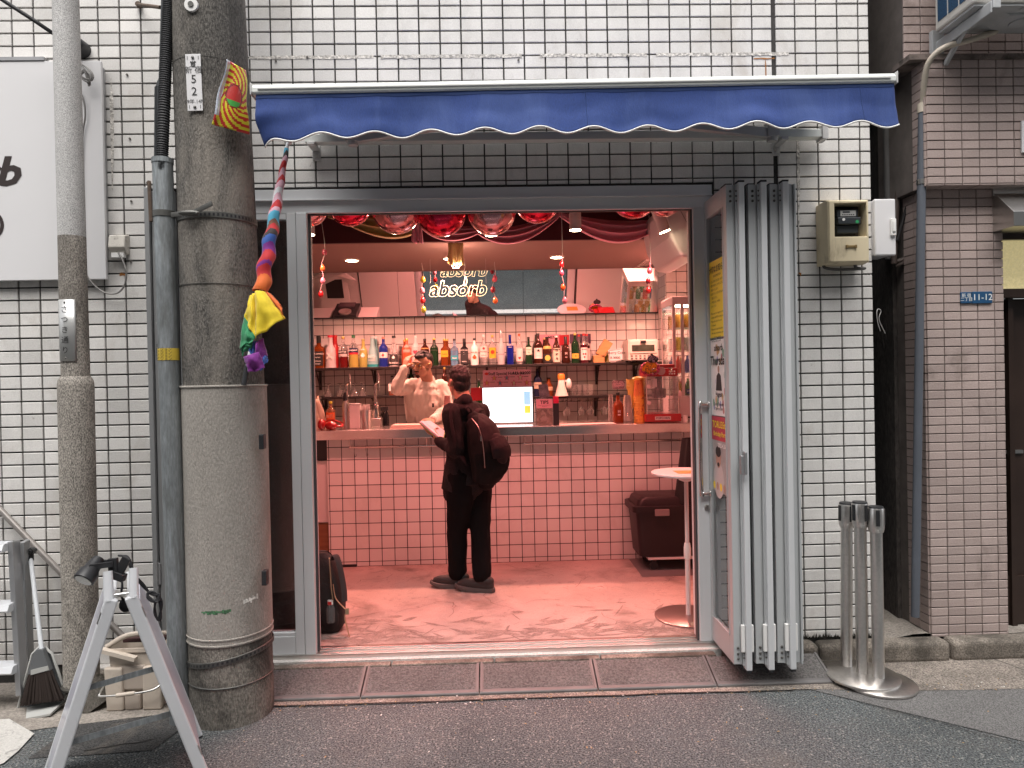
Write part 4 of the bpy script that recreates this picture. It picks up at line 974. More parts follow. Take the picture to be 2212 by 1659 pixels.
# posters on the glass of the first leaf (they face the doorway)
xp = xe[0] + .004 - .0035 + .004
def leafp(px, py): return at(px, py, X=xe[0] + .0035)
XP = xe[0] + .0163
YEL = M('poster_yellow', (.84, .66, .04), .55); PWH = M('poster_white', (.80, .80, .78), .55); PRED = M('poster_red', (.48, .04, .07), .5); PGR = M('poster_grey', (.36, .35, .34), .55, var=.2, vs=20)
pyl, pyr = yb - .055, yf + .060
def poster(z0, z1, m, name, label):
    t = thing(name, label, 'poster', (XP, (pyl + pyr) / 2, z0)); b = B(); b.box(XP, XP + .0015, pyr, pyl, z0, z1); b.obj('sheet', m, t); return t
PR, PU = (0, -1, 0), (0, 0, 1)
pm_ = (pyl + pyr) / 2; pw = pyl - pyr
def zz(py): return at(1552, py, X=XP).z
zy0, zy1 = zz(728), zz(558)
t = poster(zy0, zy1, YEL, 'notice_poster', 'yellow notice poster with black Japanese and English lines on door glass')
h = zy1 - zy0
text('大切なお知らせ', .042, INK, t, (XP - .001, pm_, zy1 - .05), PR, PU, bold=.012, wx=.9)
text('INFORMATION', .018, INK, t, (XP - .001, pm_, zy1 - .085), PR, PU)
for k, s in enumerate(('・たばこの吸い殻は灰皿へお捨てください。', '・道路や歩道をふさがないように', '　お願いいたします。', '・当店のドリンク以外の持ち込みは', '　ご遠慮ください。', '・ご不明な点は、お気軽に', '　スタッフまで。')): text(s, .0145, INK, t, (XP - .001, pyl - .012, zy1 - .112 - k * .0225), PR, PU, align='LEFT')
for k, s in enumerate(('・Please put your cigarettes in the', '　ashtrays and NOT on the ground.', "・Please don't block the road", '　or sidewalk.', "・Please don't bring drinks from", '　other bars or convenience stores.', '・If you have any questions', '　feel free to ask our staff.')): text(s, .0155, INK, t, (XP - .001, pyl - .012, zy1 - .285 - k * .0215), PR, PU, align='LEFT')
zw0, zw1 = zz(898), zz(733)
t = poster(zw0, zw1, PWH, 'event_poster', 'white event poster with pastel eggs and a black clad figure on door glass')
b = B(); r2 = random.Random(9)
for k in range(34):
    y = r2.uniform(pyr + .02, pyl - .02); z = r2.uniform(zw0 + .03, zw1 - .03); b.mat(k % 4)
    b.rings([[Vector((XP - .0004 - .00001 * k, y + math.cos(a) * .014 * s_, z + math.sin(a) * .021 * s_)) for a in [2 * PI * j / 10 for j in range(10)]] for s_ in (.05, 1)], cap=False)
b.obj('egg_print', [M('pastel%d' % i, c, .6) for i, c in enumerate(((.55, .25, .25), (.25, .42, .32), (.32, .35, .58), (.6, .42, .22)))], t)
b = B(); zc = (zw0 + zw1) / 2 - .0
b.rings([[Vector((XP - .0012, pm_ + math.cos(a) * .055, zc + math.sin(a) * .085)) for a in [2 * PI * j / 24 for j in range(24)]]] * 1 + [[Vector((XP - .0012, pm_, zc))] * 24], cap=False); b.mat(1)
b.quad((XP - .0016, pm_ + .05, zc - .07), (XP - .0016, pm_ - .05, zc - .07), (XP - .0016, pm_ - .035, zc + .01), (XP - .0016, pm_, zc + .03), (XP - .0016, pm_ + .035, zc + .01)); b.mat(2)
b.rings([[Vector((XP - .002, pm_ + math.cos(a) * .015, zc + .045 + math.sin(a) * .02)) for a in [2 * PI * j / 14 for j in range(14)]], [Vector((XP - .002, pm_, zc + .045))] * 14], cap=False)
b.obj('figure_print', [PWH, INK, M('print_skin', (.45, .28, .2), .6)], t)
text('absorb', .05, INK, t, (XP - .002, pm_, zw1 - .045), PR, PU, shear=.25, bold=.015); text('Thursday', .07, INK, t, (XP - .002, pm_, zw1 - .115), PR, PU, bold=.02)
text('Hugest', .038, INK, t, (XP - .002, pm_, zc - .09), PR, PU, bold=.02); text('Every Thursday\n8pm to 5am', .024, INK, t, (XP - .002, pm_, zw0 + .05), PR, PU, bold=.015)
zr0, zr1_ = zz(1062), zz(900)
t = poster(zr0, zr1_, PGR, 'party_poster', 'red topped birthday party poster with a grey portrait on door glass')
b = B(); b.box(XP - .0006, XP - .0001, pyr, pyl, zr1_ - .13, zr1_); b.obj('red_band', PRED, t)
text('TORU35th', .052, YEL, t, (XP - .0012, pm_, zr1_ - .045), PR, PU, bold=.02); text('Birthday Party', .036, YEL, t, (XP - .0012, pm_, zr1_ - .095), PR, PU, bold=.015); text('2025.4.26', .032, PWH, t, (XP - .0012, pm_ - .03, zr1_ - .155), PR, PU, bold=.02)
b = B(); zc = (zr0 + zr1_) / 2 - .04
def disc(b, x, y, z, a_, c_, n=16): b.rings([[Vector((x, y + math.cos(a) * a_, z + math.sin(a) * c_)) for a in [2 * PI * j / n for j in range(n)]], [Vector((x, y, z))] * n], cap=False)
disc(b, XP - .0008, pm_ + .03, zc - .10, .085, .10); b.mat(1); disc(b, XP - .0012, pm_ + .03, zc + .02, .042, .055); b.mat(2); disc(b, XP - .0016, pm_ + .03, zc + .055, .044, .03); disc(b, XP - .0016, pm_ + .03, zc - .015, .018, .012)
for k in range(5): b.mat(1 if k % 2 else 3); disc(b, XP - .0014, pyl - .03 - k * .055, zr0 + .03, .018, .022)
b.obj('portrait_print', [M('print_grey', (.5, .48, .47), .6), M('print_skin2', (.42, .27, .21), .6), INK, YEL], t)

# ---------------------------------------------------------------- awning
AWB = M('awning_white', (.70, .72, .69), .4, .2, var=.04, vs=4); AWG = M('awning_grey', (.55, .54, .53), .5, .1)
BLUE = M('awning_blue', (.020, .050, .20), .8, var=.12, vs=3, fine=.10, fs=260, bump=.15, bs=300, sheen=.08, dirt=((.05, .09, .26), 5, .47, .7, .75), stretch=(1, 1, .22)); BLUED = M('awning_hem', (.02, .045, .15), .8)
aw = thing('awning', 'retractable awning with scalloped blue valance and white front bar over the shop', 'awning', (.42, 0, 2.7))
AL, AR = at(548, 198, Y=-.62), at(1928, 173, Y=-.62)
b = B()
b.prism([(-.035, -.018), (-.035, .008), (-.015, .026), (.03, .026), (.034, -.022), (-.02, -.026)], 0, AR.x - AL.x, o=AL, r=(0, 1, 0), u=(0, 0, 1))
for v in b.v: v.z += (AR.z - AL.z) * (v.x - AL.x) / (AR.x - AL.x)
b.obj('front_bar', AWB, aw, bevel=.004)
b = B()
for q, sx in ((AL, -1), (AR, 1)): b.box(q.x - .006 if sx < 0 else q.x, q.x if sx < 0 else q.x + .006, q.y - .038, q.y + .036, q.z - .028, q.z + .028)
b.obj('bar_cap', AWG, aw, bevel=.003)
b = B(); b.box(AL.x + .03, AR.x - .03, AL.y - .041, AL.y - .036, 0, .004)
for v in b.v: v.z += AL.z - .005 + (AR.z - AL.z) * (v.x - AL.x) / (AR.x - AL.x)
b.obj('bar_groove', AWG, aw)
vl = AR.x - AL.x
# scalloped valance
scal = [0, .095, .185, .325, .46, .60, .72, .855, .92, 1]
def vbot(u):
    # valleys and crests like the photo: waves of 0.245 m
    return .222 + .016 * math.cos(2 * PI * (u * vl - .30) / .252 + PI) - .004 * u
def val(u, v):
    x = AL.x + .018 + (vl - .026) * u; d = .018 + (vbot(u)) * v - .018 * v
    wv_ = .012 * math.sin(u * 17 + 1) * v + .008 * math.sin(u * 41 + 2 * v) * v * (.5 + .5 * math.sin(u * 9)) + .01 * noise.noise(Vector((u * 14, v * 3, 0))) * v
    e = math.exp(-u / .035)
    x += -.008 * v * (1 - u) + .02 * v * u - 0; x += e * .075 * max(0, v - .55); d += e * .038 * v
    return (x, AL.y - .022 - wv_ - .02 * v * v + e * .12 * max(0, v - .45), AL.z + (AR.z - AL.z) * u - d)
b = B(); b.grid(val, 240, 14); b.obj('valance', BLUE, aw, smooth=180, solid=.0015)
b = B(); b.grid(lambda u, v: Vector(val(u, .0 + v * .11)) + Vector((0, -.0025, 0)), 160, 2); b.obj('valance_hem', BLUED, aw, smooth=180)
for u_ in (.51, .945):
    b = B(); b.tube([Vector(val(u_, v / 10)) + Vector((0, -.0006, 0)) for v in range(1, 11)], .0016, 4); b.obj('valance_seam', BLUED, aw)
b = B(); b.tube([Vector(val(i / 240, 1)) + Vector((0, -.001, 0)) for i in range(241)], .0042, 6); b.obj('piping', M('piping_white', (.78, .77, .74), .6), aw, smooth=180)
b = B(); b.grid(lambda u, v: (-.92 + 2.72 * u + (AL.x + .92 - .0) * 0 - (1 - v) * .0, -.10 + (AL.y + .10 + .03) * v, 3.02 + (AL.z + .015 - 3.02) * v - .02 * math.sin(PI * v)), 20, 8); b.obj('canopy', BLUE, aw, smooth=180)
b = B(); b.cyl((-.95, -.09, 2.995), (1.82, -.09, 2.995), .042, n=20); b.obj('roller', AWG, aw, smooth=40)
bz = at(1200, 296, Y=-.09).z
bl, br_ = at(612, 303, Y=-.09), at(1772, 288, Y=-.09)
b = B(); b.box(bl.x + .12, br_.x, -.115, -.055, bz - .022, bz + .022); b.obj('torsion_bar', AWB, aw, bevel=.003)
b = B(); b.box(br_.x - .004, br_.x + .03, -.125, -.045, bz - .036, bz + .042); b.obj('end_cap', AWG, aw, bevel=.003)
for px in (682, 1678):
    b = B(); p = at(px, 310, Y=-.02); b.box(p.x - .02, p.x + .02, -.13, -.002, bz - .04, bz - .022); b.box(p.x - .022, p.x + .022, -.012, -.002, bz - .09, bz + .06); b.cyl((p.x, -.012, bz - .062), (p.x, -.022, bz - .062), .012, n=10); b.obj('wall_bracket', AWG, aw, bevel=.003)
for s_, x0 in ((1, at(762, 300, Y=-.13).x), (-1, at(1668, 286, Y=-.13).x)):
    e = Vector((x0 + s_ * 1.0, -.36 if s_ > 0 else -.30, bz + .045)); o = Vector((x0, -.13, bz - .01))
    b = B(); b.bar(o, e, .035, .05, ref=(0, 0, 1)); b.bar(e + Vector((0, -.045, .01)), Vector((x0 + s_ * .06, AL.y + .03, AL.z - .02)), .03, .04); b.cyl(o + Vector((0, 0, -.04)), o + Vector((0, 0, .04)), .028, n=14); b.box(o.x - .035, o.x + .03, -.16, -.10, bz - .03, bz + .05); b.cyl(e + Vector((0, 0, -.03)), e + Vector((0, 0, .035)), .024, n=12)
    b.obj('folding_arm', AWG, aw, bevel=.002)
b = B(); p = at(622, 304, Y=-.40); b.tube([at(606, 300, Y=-.10), at(618, 298, Y=-.3), p], .009, 8); b.ell(p, (.02, .02, .024)); b.obj('crank_eye', WHITE, aw, smooth=60)

# ---------------------------------------------------------------- rolled rainbow flag hanging from the awning
FC = {k: M('flag_' + k, c, .75, var=.1, vs=20, sheen=.2) for k, c in dict(white=(.66, .68, .70), pink=(.62, .36, .44), red=(.45, .015, .02), black=(.03, .02, .02), brown=(.16, .07, .04), blue=(.035, .10, .36), sky=(.08, .38, .55), orange=(.62, .12, .015), yellow=(.68, .50, .015), green=(.02, .20, .08), purple=(.17, .015, .20)).items()}
fk = list(FC); F0 = at(622, 306, Y=-.45); F1 = at(527, 832, Y=-.66)
fl = thing('flag', 'rainbow pride flag twisted round its staff and hanging from the awning', 'flag', F0)
fdir = (F1 - F0)
b = B(); b.cyl(F0, F0.lerp(F1, .935), .0085, n=12); b.obj('staff', FC['white'], fl, smooth=40)
b = B(); b.cyl(F0.lerp(F1, .925), F1, .0125, n=14); b.obj('staff_grip', BLACK, fl, smooth=40)
b = B()
ax_ = fdir.normalized(); X_, Y_, Z_ = basis(ax_)
seq = [(.05, 'white'), (.09, 'sky'), (.12, 'black'), (.15, 'pink'), (.19, 'red'), (.23, 'pink'), (.26, 'red'), (.30, 'pink'), (.33, 'white'), (.37, 'pink'), (.41, 'red'), (.43, 'pink'), (.475, 'sky'), (.50, 'brown'), (.53, 'red'), (.56, 'black'), (.60, 'blue'), (.64, 'purple'), (.70, 'red'), (.72, 'purple'), (.77, 'red'), (.82, 'orange')]
def fr(t): return .010 + .025 * math.sin(PI * min(1, t / .80) ** 1.0 * .62) ** 1.3 * (1 if t < .62 else 1 - (t - .62) * 2.4)
def fwr(u, v):
    t = .03 + .60 * v; a = 2 * PI * u
    r = fr(t / .62 * .62) * (1 + .16 * math.sin(a - t * 60) + .06 * math.sin(3 * a + t * 50))
    return F0 + fdir * t + (X_ * math.cos(a) + Y_ * math.sin(a)) * r + Vector((0, 0, 0))
def fm(u, v):
    t = .03 + .60 * v + .030 * math.sin(2 * PI * u + 1.2)
    for lim, nme in seq:
        if t / .63 * .82 < lim: return fk.index(nme)
    return fk.index('orange')
b.grid(fwr, 28, 150, fm); b.obj('rolled_cloth', [FC[k] for k in fk], fl, smooth=180)
def cloth(name, pts, m, w, seed, bulge=.03):
    # pts: four corners (image positions with depth), filled with folded cloth
    c = [at(x, y, Y=d) for x, y, d in pts]
    def f(u, v):
        p = (c[0] * (1 - u) + c[1] * u) * (1 - v) + (c[3] * (1 - u) + c[2] * u) * v
        return p + Vector((.004 * noise.noise(Vector((u * 5, v * 5, seed))), -bulge * math.sin(PI * u) * (.3 + .7 * math.sin(PI * min(1, v + .15))) + w * math.sin(u * 11 + seed + 3 * v) * v + .008 * noise.noise(Vector((u * 4, v * 3, seed + 7))), .004 * math.sin(u * 8 + seed) * v))
    b = B(); b.grid(f, 18, 18); b.obj(name, FC[m], fl, smooth=180, solid=.002)
cloth('cloth_stripe', [(551, 629, -.60), (573, 630, -.60), (616, 688, -.62), (553, 730, -.66)], 'yellow', .010, 1, .05)
cloth('cloth_stripe', [(540, 640, -.59), (556, 632, -.60), (553, 732, -.655), (528, 688, -.62)], 'yellow', .006, 2, .03)
cloth('cloth_stripe', [(572, 629, -.59), (584, 634, -.58), (606, 655, -.60), (616, 690, -.615)], 'orange', .008, 3, .02)
cloth('cloth_stripe', [(527, 680, -.615), (552, 729, -.652), (545, 738, -.655), (517, 752, -.64)], 'green', .005, 4, .012)
cloth('cloth_stripe', [(519, 748, -.63), (546, 736, -.65), (545, 750, -.64), (523, 768, -.63)], 'green', .005, 5, .008)
cloth('cloth_stripe', [(552, 745, -.62), (568, 730, -.60), (578, 770, -.60), (548, 790, -.64)], 'purple', .008, 6, .04)
cloth('cloth_stripe', [(526, 772, -.65), (560, 760, -.66), (572, 796, -.65), (537, 806, -.66)], 'purple', .006, 7, .03)
cloth('cloth_stripe', [(540, 742, -.625), (556, 735, -.61), (556, 775, -.62), (536, 775, -.64)], 'blue', .006, 8, .02)
cloth('cloth_stripe', [(566, 765, -.6), (577, 768, -.60), (579, 780, -.61), (562, 802, -.63)], 'blue', .006, 9, .02)
# ---------------------------------------------------------------- the room
YB = 3.27
FLOOR = M('resin_floor', (.40, .30, .27), .38, var=.16, vs=2, fine=.12, fs=120, bump=.12, bs=40, dirt=((.15, .11, .09), 1.5, .50, .64, .75, 1.2), dirt2=((.20, .15, .13), 9, .57, .64, .6, 2), rvar=.12)
PLAS = M('white_plaster', (.62, .59, .57), .8)
CEIL = M('maroon_ceiling', (.055, .012, .018), .8); SOFF = M('soffit_paint', (.25, .155, .135), .6, var=.05, vs=2)
JOINT = M('dark_joint', (.012, .010, .010), .8)
WT = M('glazed_tile', (.66, .63, .61), .16, rand=.06, coat=.3, dirt=((.40, .34, .31), 2.6, .54, .76, .45), rvar=.06)
WTF = M('glazed_tile_field', (.66, .63, .61), .16, coat=.3, var=.04, vs=8)
CAB = M('pink_white_panel', (.6, .55, .54), .5); WOOD = M('brown_wood', (.22, .10, .045), .5, var=.25, vs=5, stretch=(1, 1, 8))
b = B(); b.quad((-3.3, .10, 0), (2.065, .10, 0), (2.065, 3.5, 0), (-3.3, 3.5, 0)); struct(b.obj('shop_floor', FLOOR))
FMARK = M('scuff', (.235, .17, .15), .6, var=.4, vs=12, fine=.3)
b = B(); r2 = random.Random(21)
for k in range(150):
    x = r2.uniform(-.95, 1.2); y = .12 + abs(r2.gauss(0, .20)); L_ = r2.uniform(.07, .24); w_ = r2.uniform(.008, .034); a = r2.gauss(.35, .5) * (1 if r2.random() < .6 else -1)
    if y > .75: continue
    n = 5; up = []; dn = []
    for i in range(n + 1):
        t = i / n - .5; px_ = x + math.cos(a) * L_ * t; py_ = max(.105, y + math.sin(a) * L_ * t + .15 * L_ * (t * t)); ww = w_ * (1 - (2 * t) ** 2) * r2.uniform(.5, 1.2) + .0006
        up.append((px_, py_ + ww, .0008 + k * .000006)); dn.append((px_, py_ - ww, .0008 + k * .000006))
    for i in range(n): b.quad(dn[i], dn[i + 1], up[i + 1], up[i])
struct(b.obj('floor_scuff', FMARK))
b = B()
for k in range(16):
    p = Vector((r2.uniform(-.9, 1.3), r2.uniform(.2, 1.6), 0)); a = r2.uniform(0, 6.3)
    for i in range(r2.randint(5, 12)):
        a += r2.gauss(0, .5); q = p + Vector((math.cos(a), math.sin(a), 0)) * r2.uniform(.03, .07)
        n = Vector((-(q - p).y, (q - p).x, 0)).normalized() * .0011; b.quad(p - n + Vector((0, 0, .0018)), q - n + Vector((0, 0, .0018)), q + n + Vector((0, 0, .0018)), p + n + Vector((0, 0, .0018))); p = q
struct(b.obj('floor_crack', M('floor_crack', (.12, .08, .07), .8)))
b = B(); b.quad((-3.3, .16, 2.98), (-3.3, 3.5, 2.98), (2.065, 3.5, 2.98), (2.065, .16, 2.98)); struct(b.obj('ceiling', CEIL))
SZ = 2.592; SY = 1.68
b = B(); b.box(-3.3, 2.065, SY, 3.5, SZ, 2.96); so_ = struct(b.obj('soffit', SOFF))
b = B(); b.box(-3.3, 2.065, SY - .006, SY, SZ + .006, 2.965); b.obj('fascia', CEIL, so_)
b = B(); b.box(-3.42, -3.3, .16, 3.5, -.1, 3.05); struct(b.obj('left_wall', PLAS))
b = B(); b.box(2.065, 2.10, .16, 3.5, -.1, 3.05); struct(b.obj('right_wall', PLAS))
b = B(); b.box(-3.42, 2.09, .162, .2, 2.98, 3.1); b.box(-3.42, 2.09, 3.5, 3.6, -.1, 3.05); b.box(-3.42, 2.09, .16, 3.5, 3.0, 3.1); struct(b.obj('roof_slab', PLAS))
b = B(); b.box(1.275, 2.06, .162, .17, 0, 2.98); b.box(-3.3, 1.27, .162, .17, 2.575, 2.98); b.box(-3.3, -1.92, .162, .17, 0, 2.57); struct(b.obj('inner_lining', PLAS))
def tiles_on(parent, x0, x1, z0, z1, y, pitch, xo, zo, cap=300, joint=.003, mt=WT, mf=WTF, used=None):
    me = None; n = 0; fld = B(); h = pitch / 2 - joint
    xs = []; x = xo
    while x > x0: x -= pitch
    while x < x1: xs.append(x); x += pitch
    zs = []; z = zo
    while z > z0: z -= pitch
    while z < z1: zs.append(z); z += pitch
    for z in reversed(zs):
        for x in xs:
            a0, a1 = max(x + joint, x0), min(x + pitch - joint, x1); c0, c1 = max(z + joint, z0), min(z + pitch - joint, z1)
            if a1 - a0 < .006 or c1 - c0 < .006: continue
            y_ = y + rnd.uniform(-.0004, .0004)
            fullt = a1 - a0 > pitch - 2 * joint - .001 and c1 - c0 > pitch - 2 * joint - .001
            if n < cap:
                n += 1
                if fullt and me:
                    o = bpy.data.objects.new('tile', me); COL.objects.link(o); o.parent = parent; o.location = Vector((a0, y_, c0)) - WL[parent.name]; continue
                b = B(); b.rings([[Vector((xx, yy, zz)) for xx, zz in ((q, q), (a1 - a0 - q, q), (a1 - a0 - q, c1 - c0 - q), (q, c1 - c0 - q))] for yy, q in ((.006, 0), (.001, 0), (0, .001))], cap=False); k = len(b.v); b.f.append([k - 4, k - 3, k - 2, k - 1]); b.m.append(0)
                o = b.obj('tile', mt, parent, world=False); o.location = Vector((a0, y_, c0)) - WL[parent.name]
                if fullt: me = o.data
            else:
                fld.box(a0, a1, y, y + .006, c0, c1)
    if fld.v: tag(fld.obj('tile_field', mf, parent), kind='stuff')

PT_ = .1032
bw = thing('back_wall', None, None, (0, YB, 0)); struct(bw)
b = B(); b.box(-3.3, 2.065, YB + .005, YB + .12, -.05, SZ); b.obj('wall_core', JOINT, bw)
tiles_on(bw, -2.02, 1.80, .9, 2.16, YB, PT_, at(698, 723, Y=YB).x, at(800, 723, Y=YB).z, cap=300)
CX = at(1440, 700, Y=2.92).x
cl_ = thing('tiled_column', None, None, (CX, 2.92, 0)); struct(cl_)
b = B(); b.box(CX + .005, 2.065, 2.925, YB + .02, 1.0, SZ - .001); b.obj('column_core', JOINT, cl_)
tiles_on(cl_, CX, 2.06, 1.1, SZ - .002, 2.92, PT_, CX, at(1460, 723, Y=2.92).z, cap=60)
b = B()
for k in range(16):
    for j in range(3): b.box(CX - .006, CX, 2.925 + j * .103, 2.925 + j * .103 + .099, SZ - .002 - k * .1032 - .0990, SZ - .002 - k * .1032)
tag(b.obj('side_tile', WTF, cl_), kind='stuff')

# ---------------------------------------------------------------- tilted mirror above the tiles
mz0 = 2.150; ml = .455; mt_ = rad(15)
mirr = thing('wall_mirror', 'long mirror tilted forward above the bottles, reflecting street and bar', 'mirror', (-.1, YB - .01, mz0))
MIRM = M('mirror_silver', (.78, .78, .78), .0, 1)
mx0, mx1 = -2.05, at(1440, 640, Y=3.2).x
mdn = Vector((0, -math.sin(mt_), math.cos(mt_)))
edges = [mx0, -.93, .33, mx1]
for i in range(3):
    b = B(); p = Vector((0, YB - .012, mz0)); x0, x1 = edges[i] + .0015, edges[i + 1] - .0015
    q = [Vector((x0, p.y, p.z)), Vector((x1, p.y, p.z)), Vector((x1, 0, 0)) + Vector((0, p.y, p.z)) + mdn * ml, Vector((x0, 0, 0)) + Vector((0, p.y, p.z)) + mdn * ml]
    nb = Vector((0, math.cos(mt_), math.sin(mt_)))
    b.rings([q, [v + nb * .006 for v in q]]); b.obj('mirror_pane', MIRM, mirr)
b = B(); b.box(mx0, mx1, YB - .026, YB - .002, mz0 - .008, mz0 - .001); b.obj('mirror_trim', FRD, mirr)
MN = Vector((0, -math.cos(mt_), -math.sin(mt_))); MP = Vector((0, YB - .012, mz0))
def via(px, py, Y=None, X=None, Z=None):
    """the real point that the mirror shows at photo position (px, py)"""
    d = (at(px, py, Y=1) - EYE).normalized(); t = (MP - EYE).dot(MN) / d.dot(MN); h = EYE + d * t; r = d - 2 * d.dot(MN) * MN
    k = (Y - h.y) / r.y if Y is not None else (X - h.x) / r.x if X is not None else (Z - h.z) / r.z
    return h + r * k

# ---------------------------------------------------------------- bar counter
CSTEEL = M('counter_steel', (.62, .58, .55), .24, 1, fine=.03, fs=40)
CTY, CT0, CT1 = 1.705, 1.038, 1.113
XC0 = at(709, 1100, Y=1.80).x
bc = thing('bar_counter', 'bar counter with stainless steel top and white square tiled front', 'counter', (0, 1.8, 0))
b = B(); b.box(XC0 + .005, 2.06, 1.806, 2.2, -.0, CT0); b.obj('counter_body', JOINT, bc)
tiles_on(bc, XC0, 2.06, .004, CT0 - .002, 1.80, .1035, at(767, 1050, Y=1.80).x, .004 + .035, cap=300)
b = B(); b.box(-2.1, 2.06, CTY, 2.34, CT0, CT1); ct = b.obj('counter_top', CSTEEL, bc, bevel=.004)
b = B(); b.box(XC0 + .002, XC0 + .22, 1.79, 1.799, 0, .02); b.box(-2.0, XC0 - .002, 1.86, 2.3, .84, 1.036); b.obj('dark_gap', BLACK, bc)
b = B(); b.box(-2.0, XC0 - .004, 1.83, 1.86, .36, .86); b.obj('side_panel', CAB, bc)
b = B(); b.box(-2.0, XC0 - .004, 1.84, 2.2, .09, .35); b.obj('wood_panel', WOOD, bc)
b = B(); b.box(-2.0, XC0 - .004, 1.83, 1.86, .0, .09); b.obj('plinth', WT, bc)
CHR = M('chrome_rail', (.62, .58, .55), .12, 1)
for k, (x0, x1, xs) in enumerate(((at(757, 960, Y=1.76).x, at(1083, 950, Y=1.76).x, (757, 922, 1083)), (at(1133, 948, Y=1.76).x, at(1474, 945, Y=1.76).x, (1133, 1290, 1474)))):
    rl_ = thing('counter_rail', ('left chrome rail under the counter edge with bag hooks', 'right chrome rail under the counter edge with bag hooks')[k], 'rail', ((x0 + x1) / 2, 1.755, .97))
    b = B(); b.cyl((x0 - .01, 1.755, .972), (x1 + .01, 1.755, .972), .010, n=12); b.obj('rail_bar', CHR, rl_, smooth=40)
    for px in xs: x = at(px, 950, Y=1.76).x; b = B(); b.cyl((x, 1.755, .96), (x, 1.755, CT0), .007, n=10); b.obj('rail_post', CHR, rl_, smooth=40)
    for px in ((765, 790, 927), (1145, 1258, 1468, 1476))[k]:
        x = at(px, 960, Y=1.76).x; b = B(); b.tube(crv([(x, 1.757, .985), (x, 1.745, .975), (x, 1.757, .95), (x + .004, 1.757, .91), (x + .010, 1.75, .895), (x + .018, 1.745, .905), (x + .018, 1.745, .92)], 4), .0022, 6); b.obj('hook', CHR, rl_, smooth=60)

# ---------------------------------------------------------------- shelves
SHB = M('black_shelf', (.018, .015, .015), .4)
def shelf(px0, px1, z, label, brs, y0=3.03, right=None):
    x0, x1 = at(px0, 790, Y=y0).x, at(px1, 790, Y=y0).x
    t = thing('shelf', label, 'shelf', ((x0 + x1) / 2, 3.15, z)); b = B(); b.box(x0, x1, y0, YB - .002, z - .024, z); b.obj('board', SHB, t, bevel=.002)
    for px in brs:
        x = at(px, 800, Y=3.2).x; b = B(); b.box(x - .012, x + .012, YB - .03, YB - .004, z - .22, z - .025); b.bar((x, YB - .02, z - .2), (x, y0 + .05, z - .026), .012, .012); b.box(x - .012, x + .012, y0 + .02, YB - .03, z - .034, z - .025); b.obj('shelf_bracket', SHB, t)
    return t
Z1 = at(1050, 788, Y=3.03).z; Z2 = at(760, 856, Y=3.03).z; Z2b = at(1290, 854, Y=3.03).z
shelf(671, 1432, Z1, 'long black shelf holding the row of liquor bottles', (689, 808, 1052, 1165, 1290, 1372))
shelf(693, 930, Z2, 'lower left black shelf with upturned glasses behind the beer taps', (700, 808))
shelf(1152, 1432, Z2b, 'lower right black shelf with glasses hanging below it', (1286, 1372))

# ---------------------------------------------------------------- bottles
GC = {}
def gm(c, tr=.8, ro=.08):
    k = (c, tr, ro)
    if k not in GC: GC[k] = M('bottle_glass', c, ro, trans=tr, ior=1.3, coat=.2)
    return GC[k]
PC = {}
def pmat(c, ro=.5, me=0):
    k = (c, ro, me)
    if k not in PC: PC[k] = M('print', c, ro, me)
    return PC[k]
PROF = {
 'round': ((1, 0), (1, .60), (.93, .66), (.62, .72), (.36, .77), (.32, .92)),
 'square': ((1, 0), (1, .60), (.94, .64), (.50, .69), (.36, .73), (.34, .92)),
 'wine': ((1, 0), (1, .60), (.96, .65), (.70, .72), (.40, .77), (.34, .93)),
 'slim': ((1, 0), (1, .55), (.85, .62), (.52, .70), (.40, .78), (.37, .93)),
 'cone': ((1, 0), (1, .04), (.95, .22), (.62, .56), (.40, .70), (.34, .92)),
 'tall': ((.92, 0), (.95, .05), (.92, .52), (.85, .58), (.42, .67), (.36, .93)),
 'flask': ((.9, 0), (1, .04), (1, .48), (.9, .60), (.5, .70), (.34, .74), (.32, .90)),
 'hip': ((1, 0), (.92, .14), (.96, .42), (.86, .58), (.5, .70), (.42, .76), (.42, .93)),
 'sake': ((1, 0), (1, .52), (.92, .60), (.62, .72), (.40, .82), (.36, .94)),
}
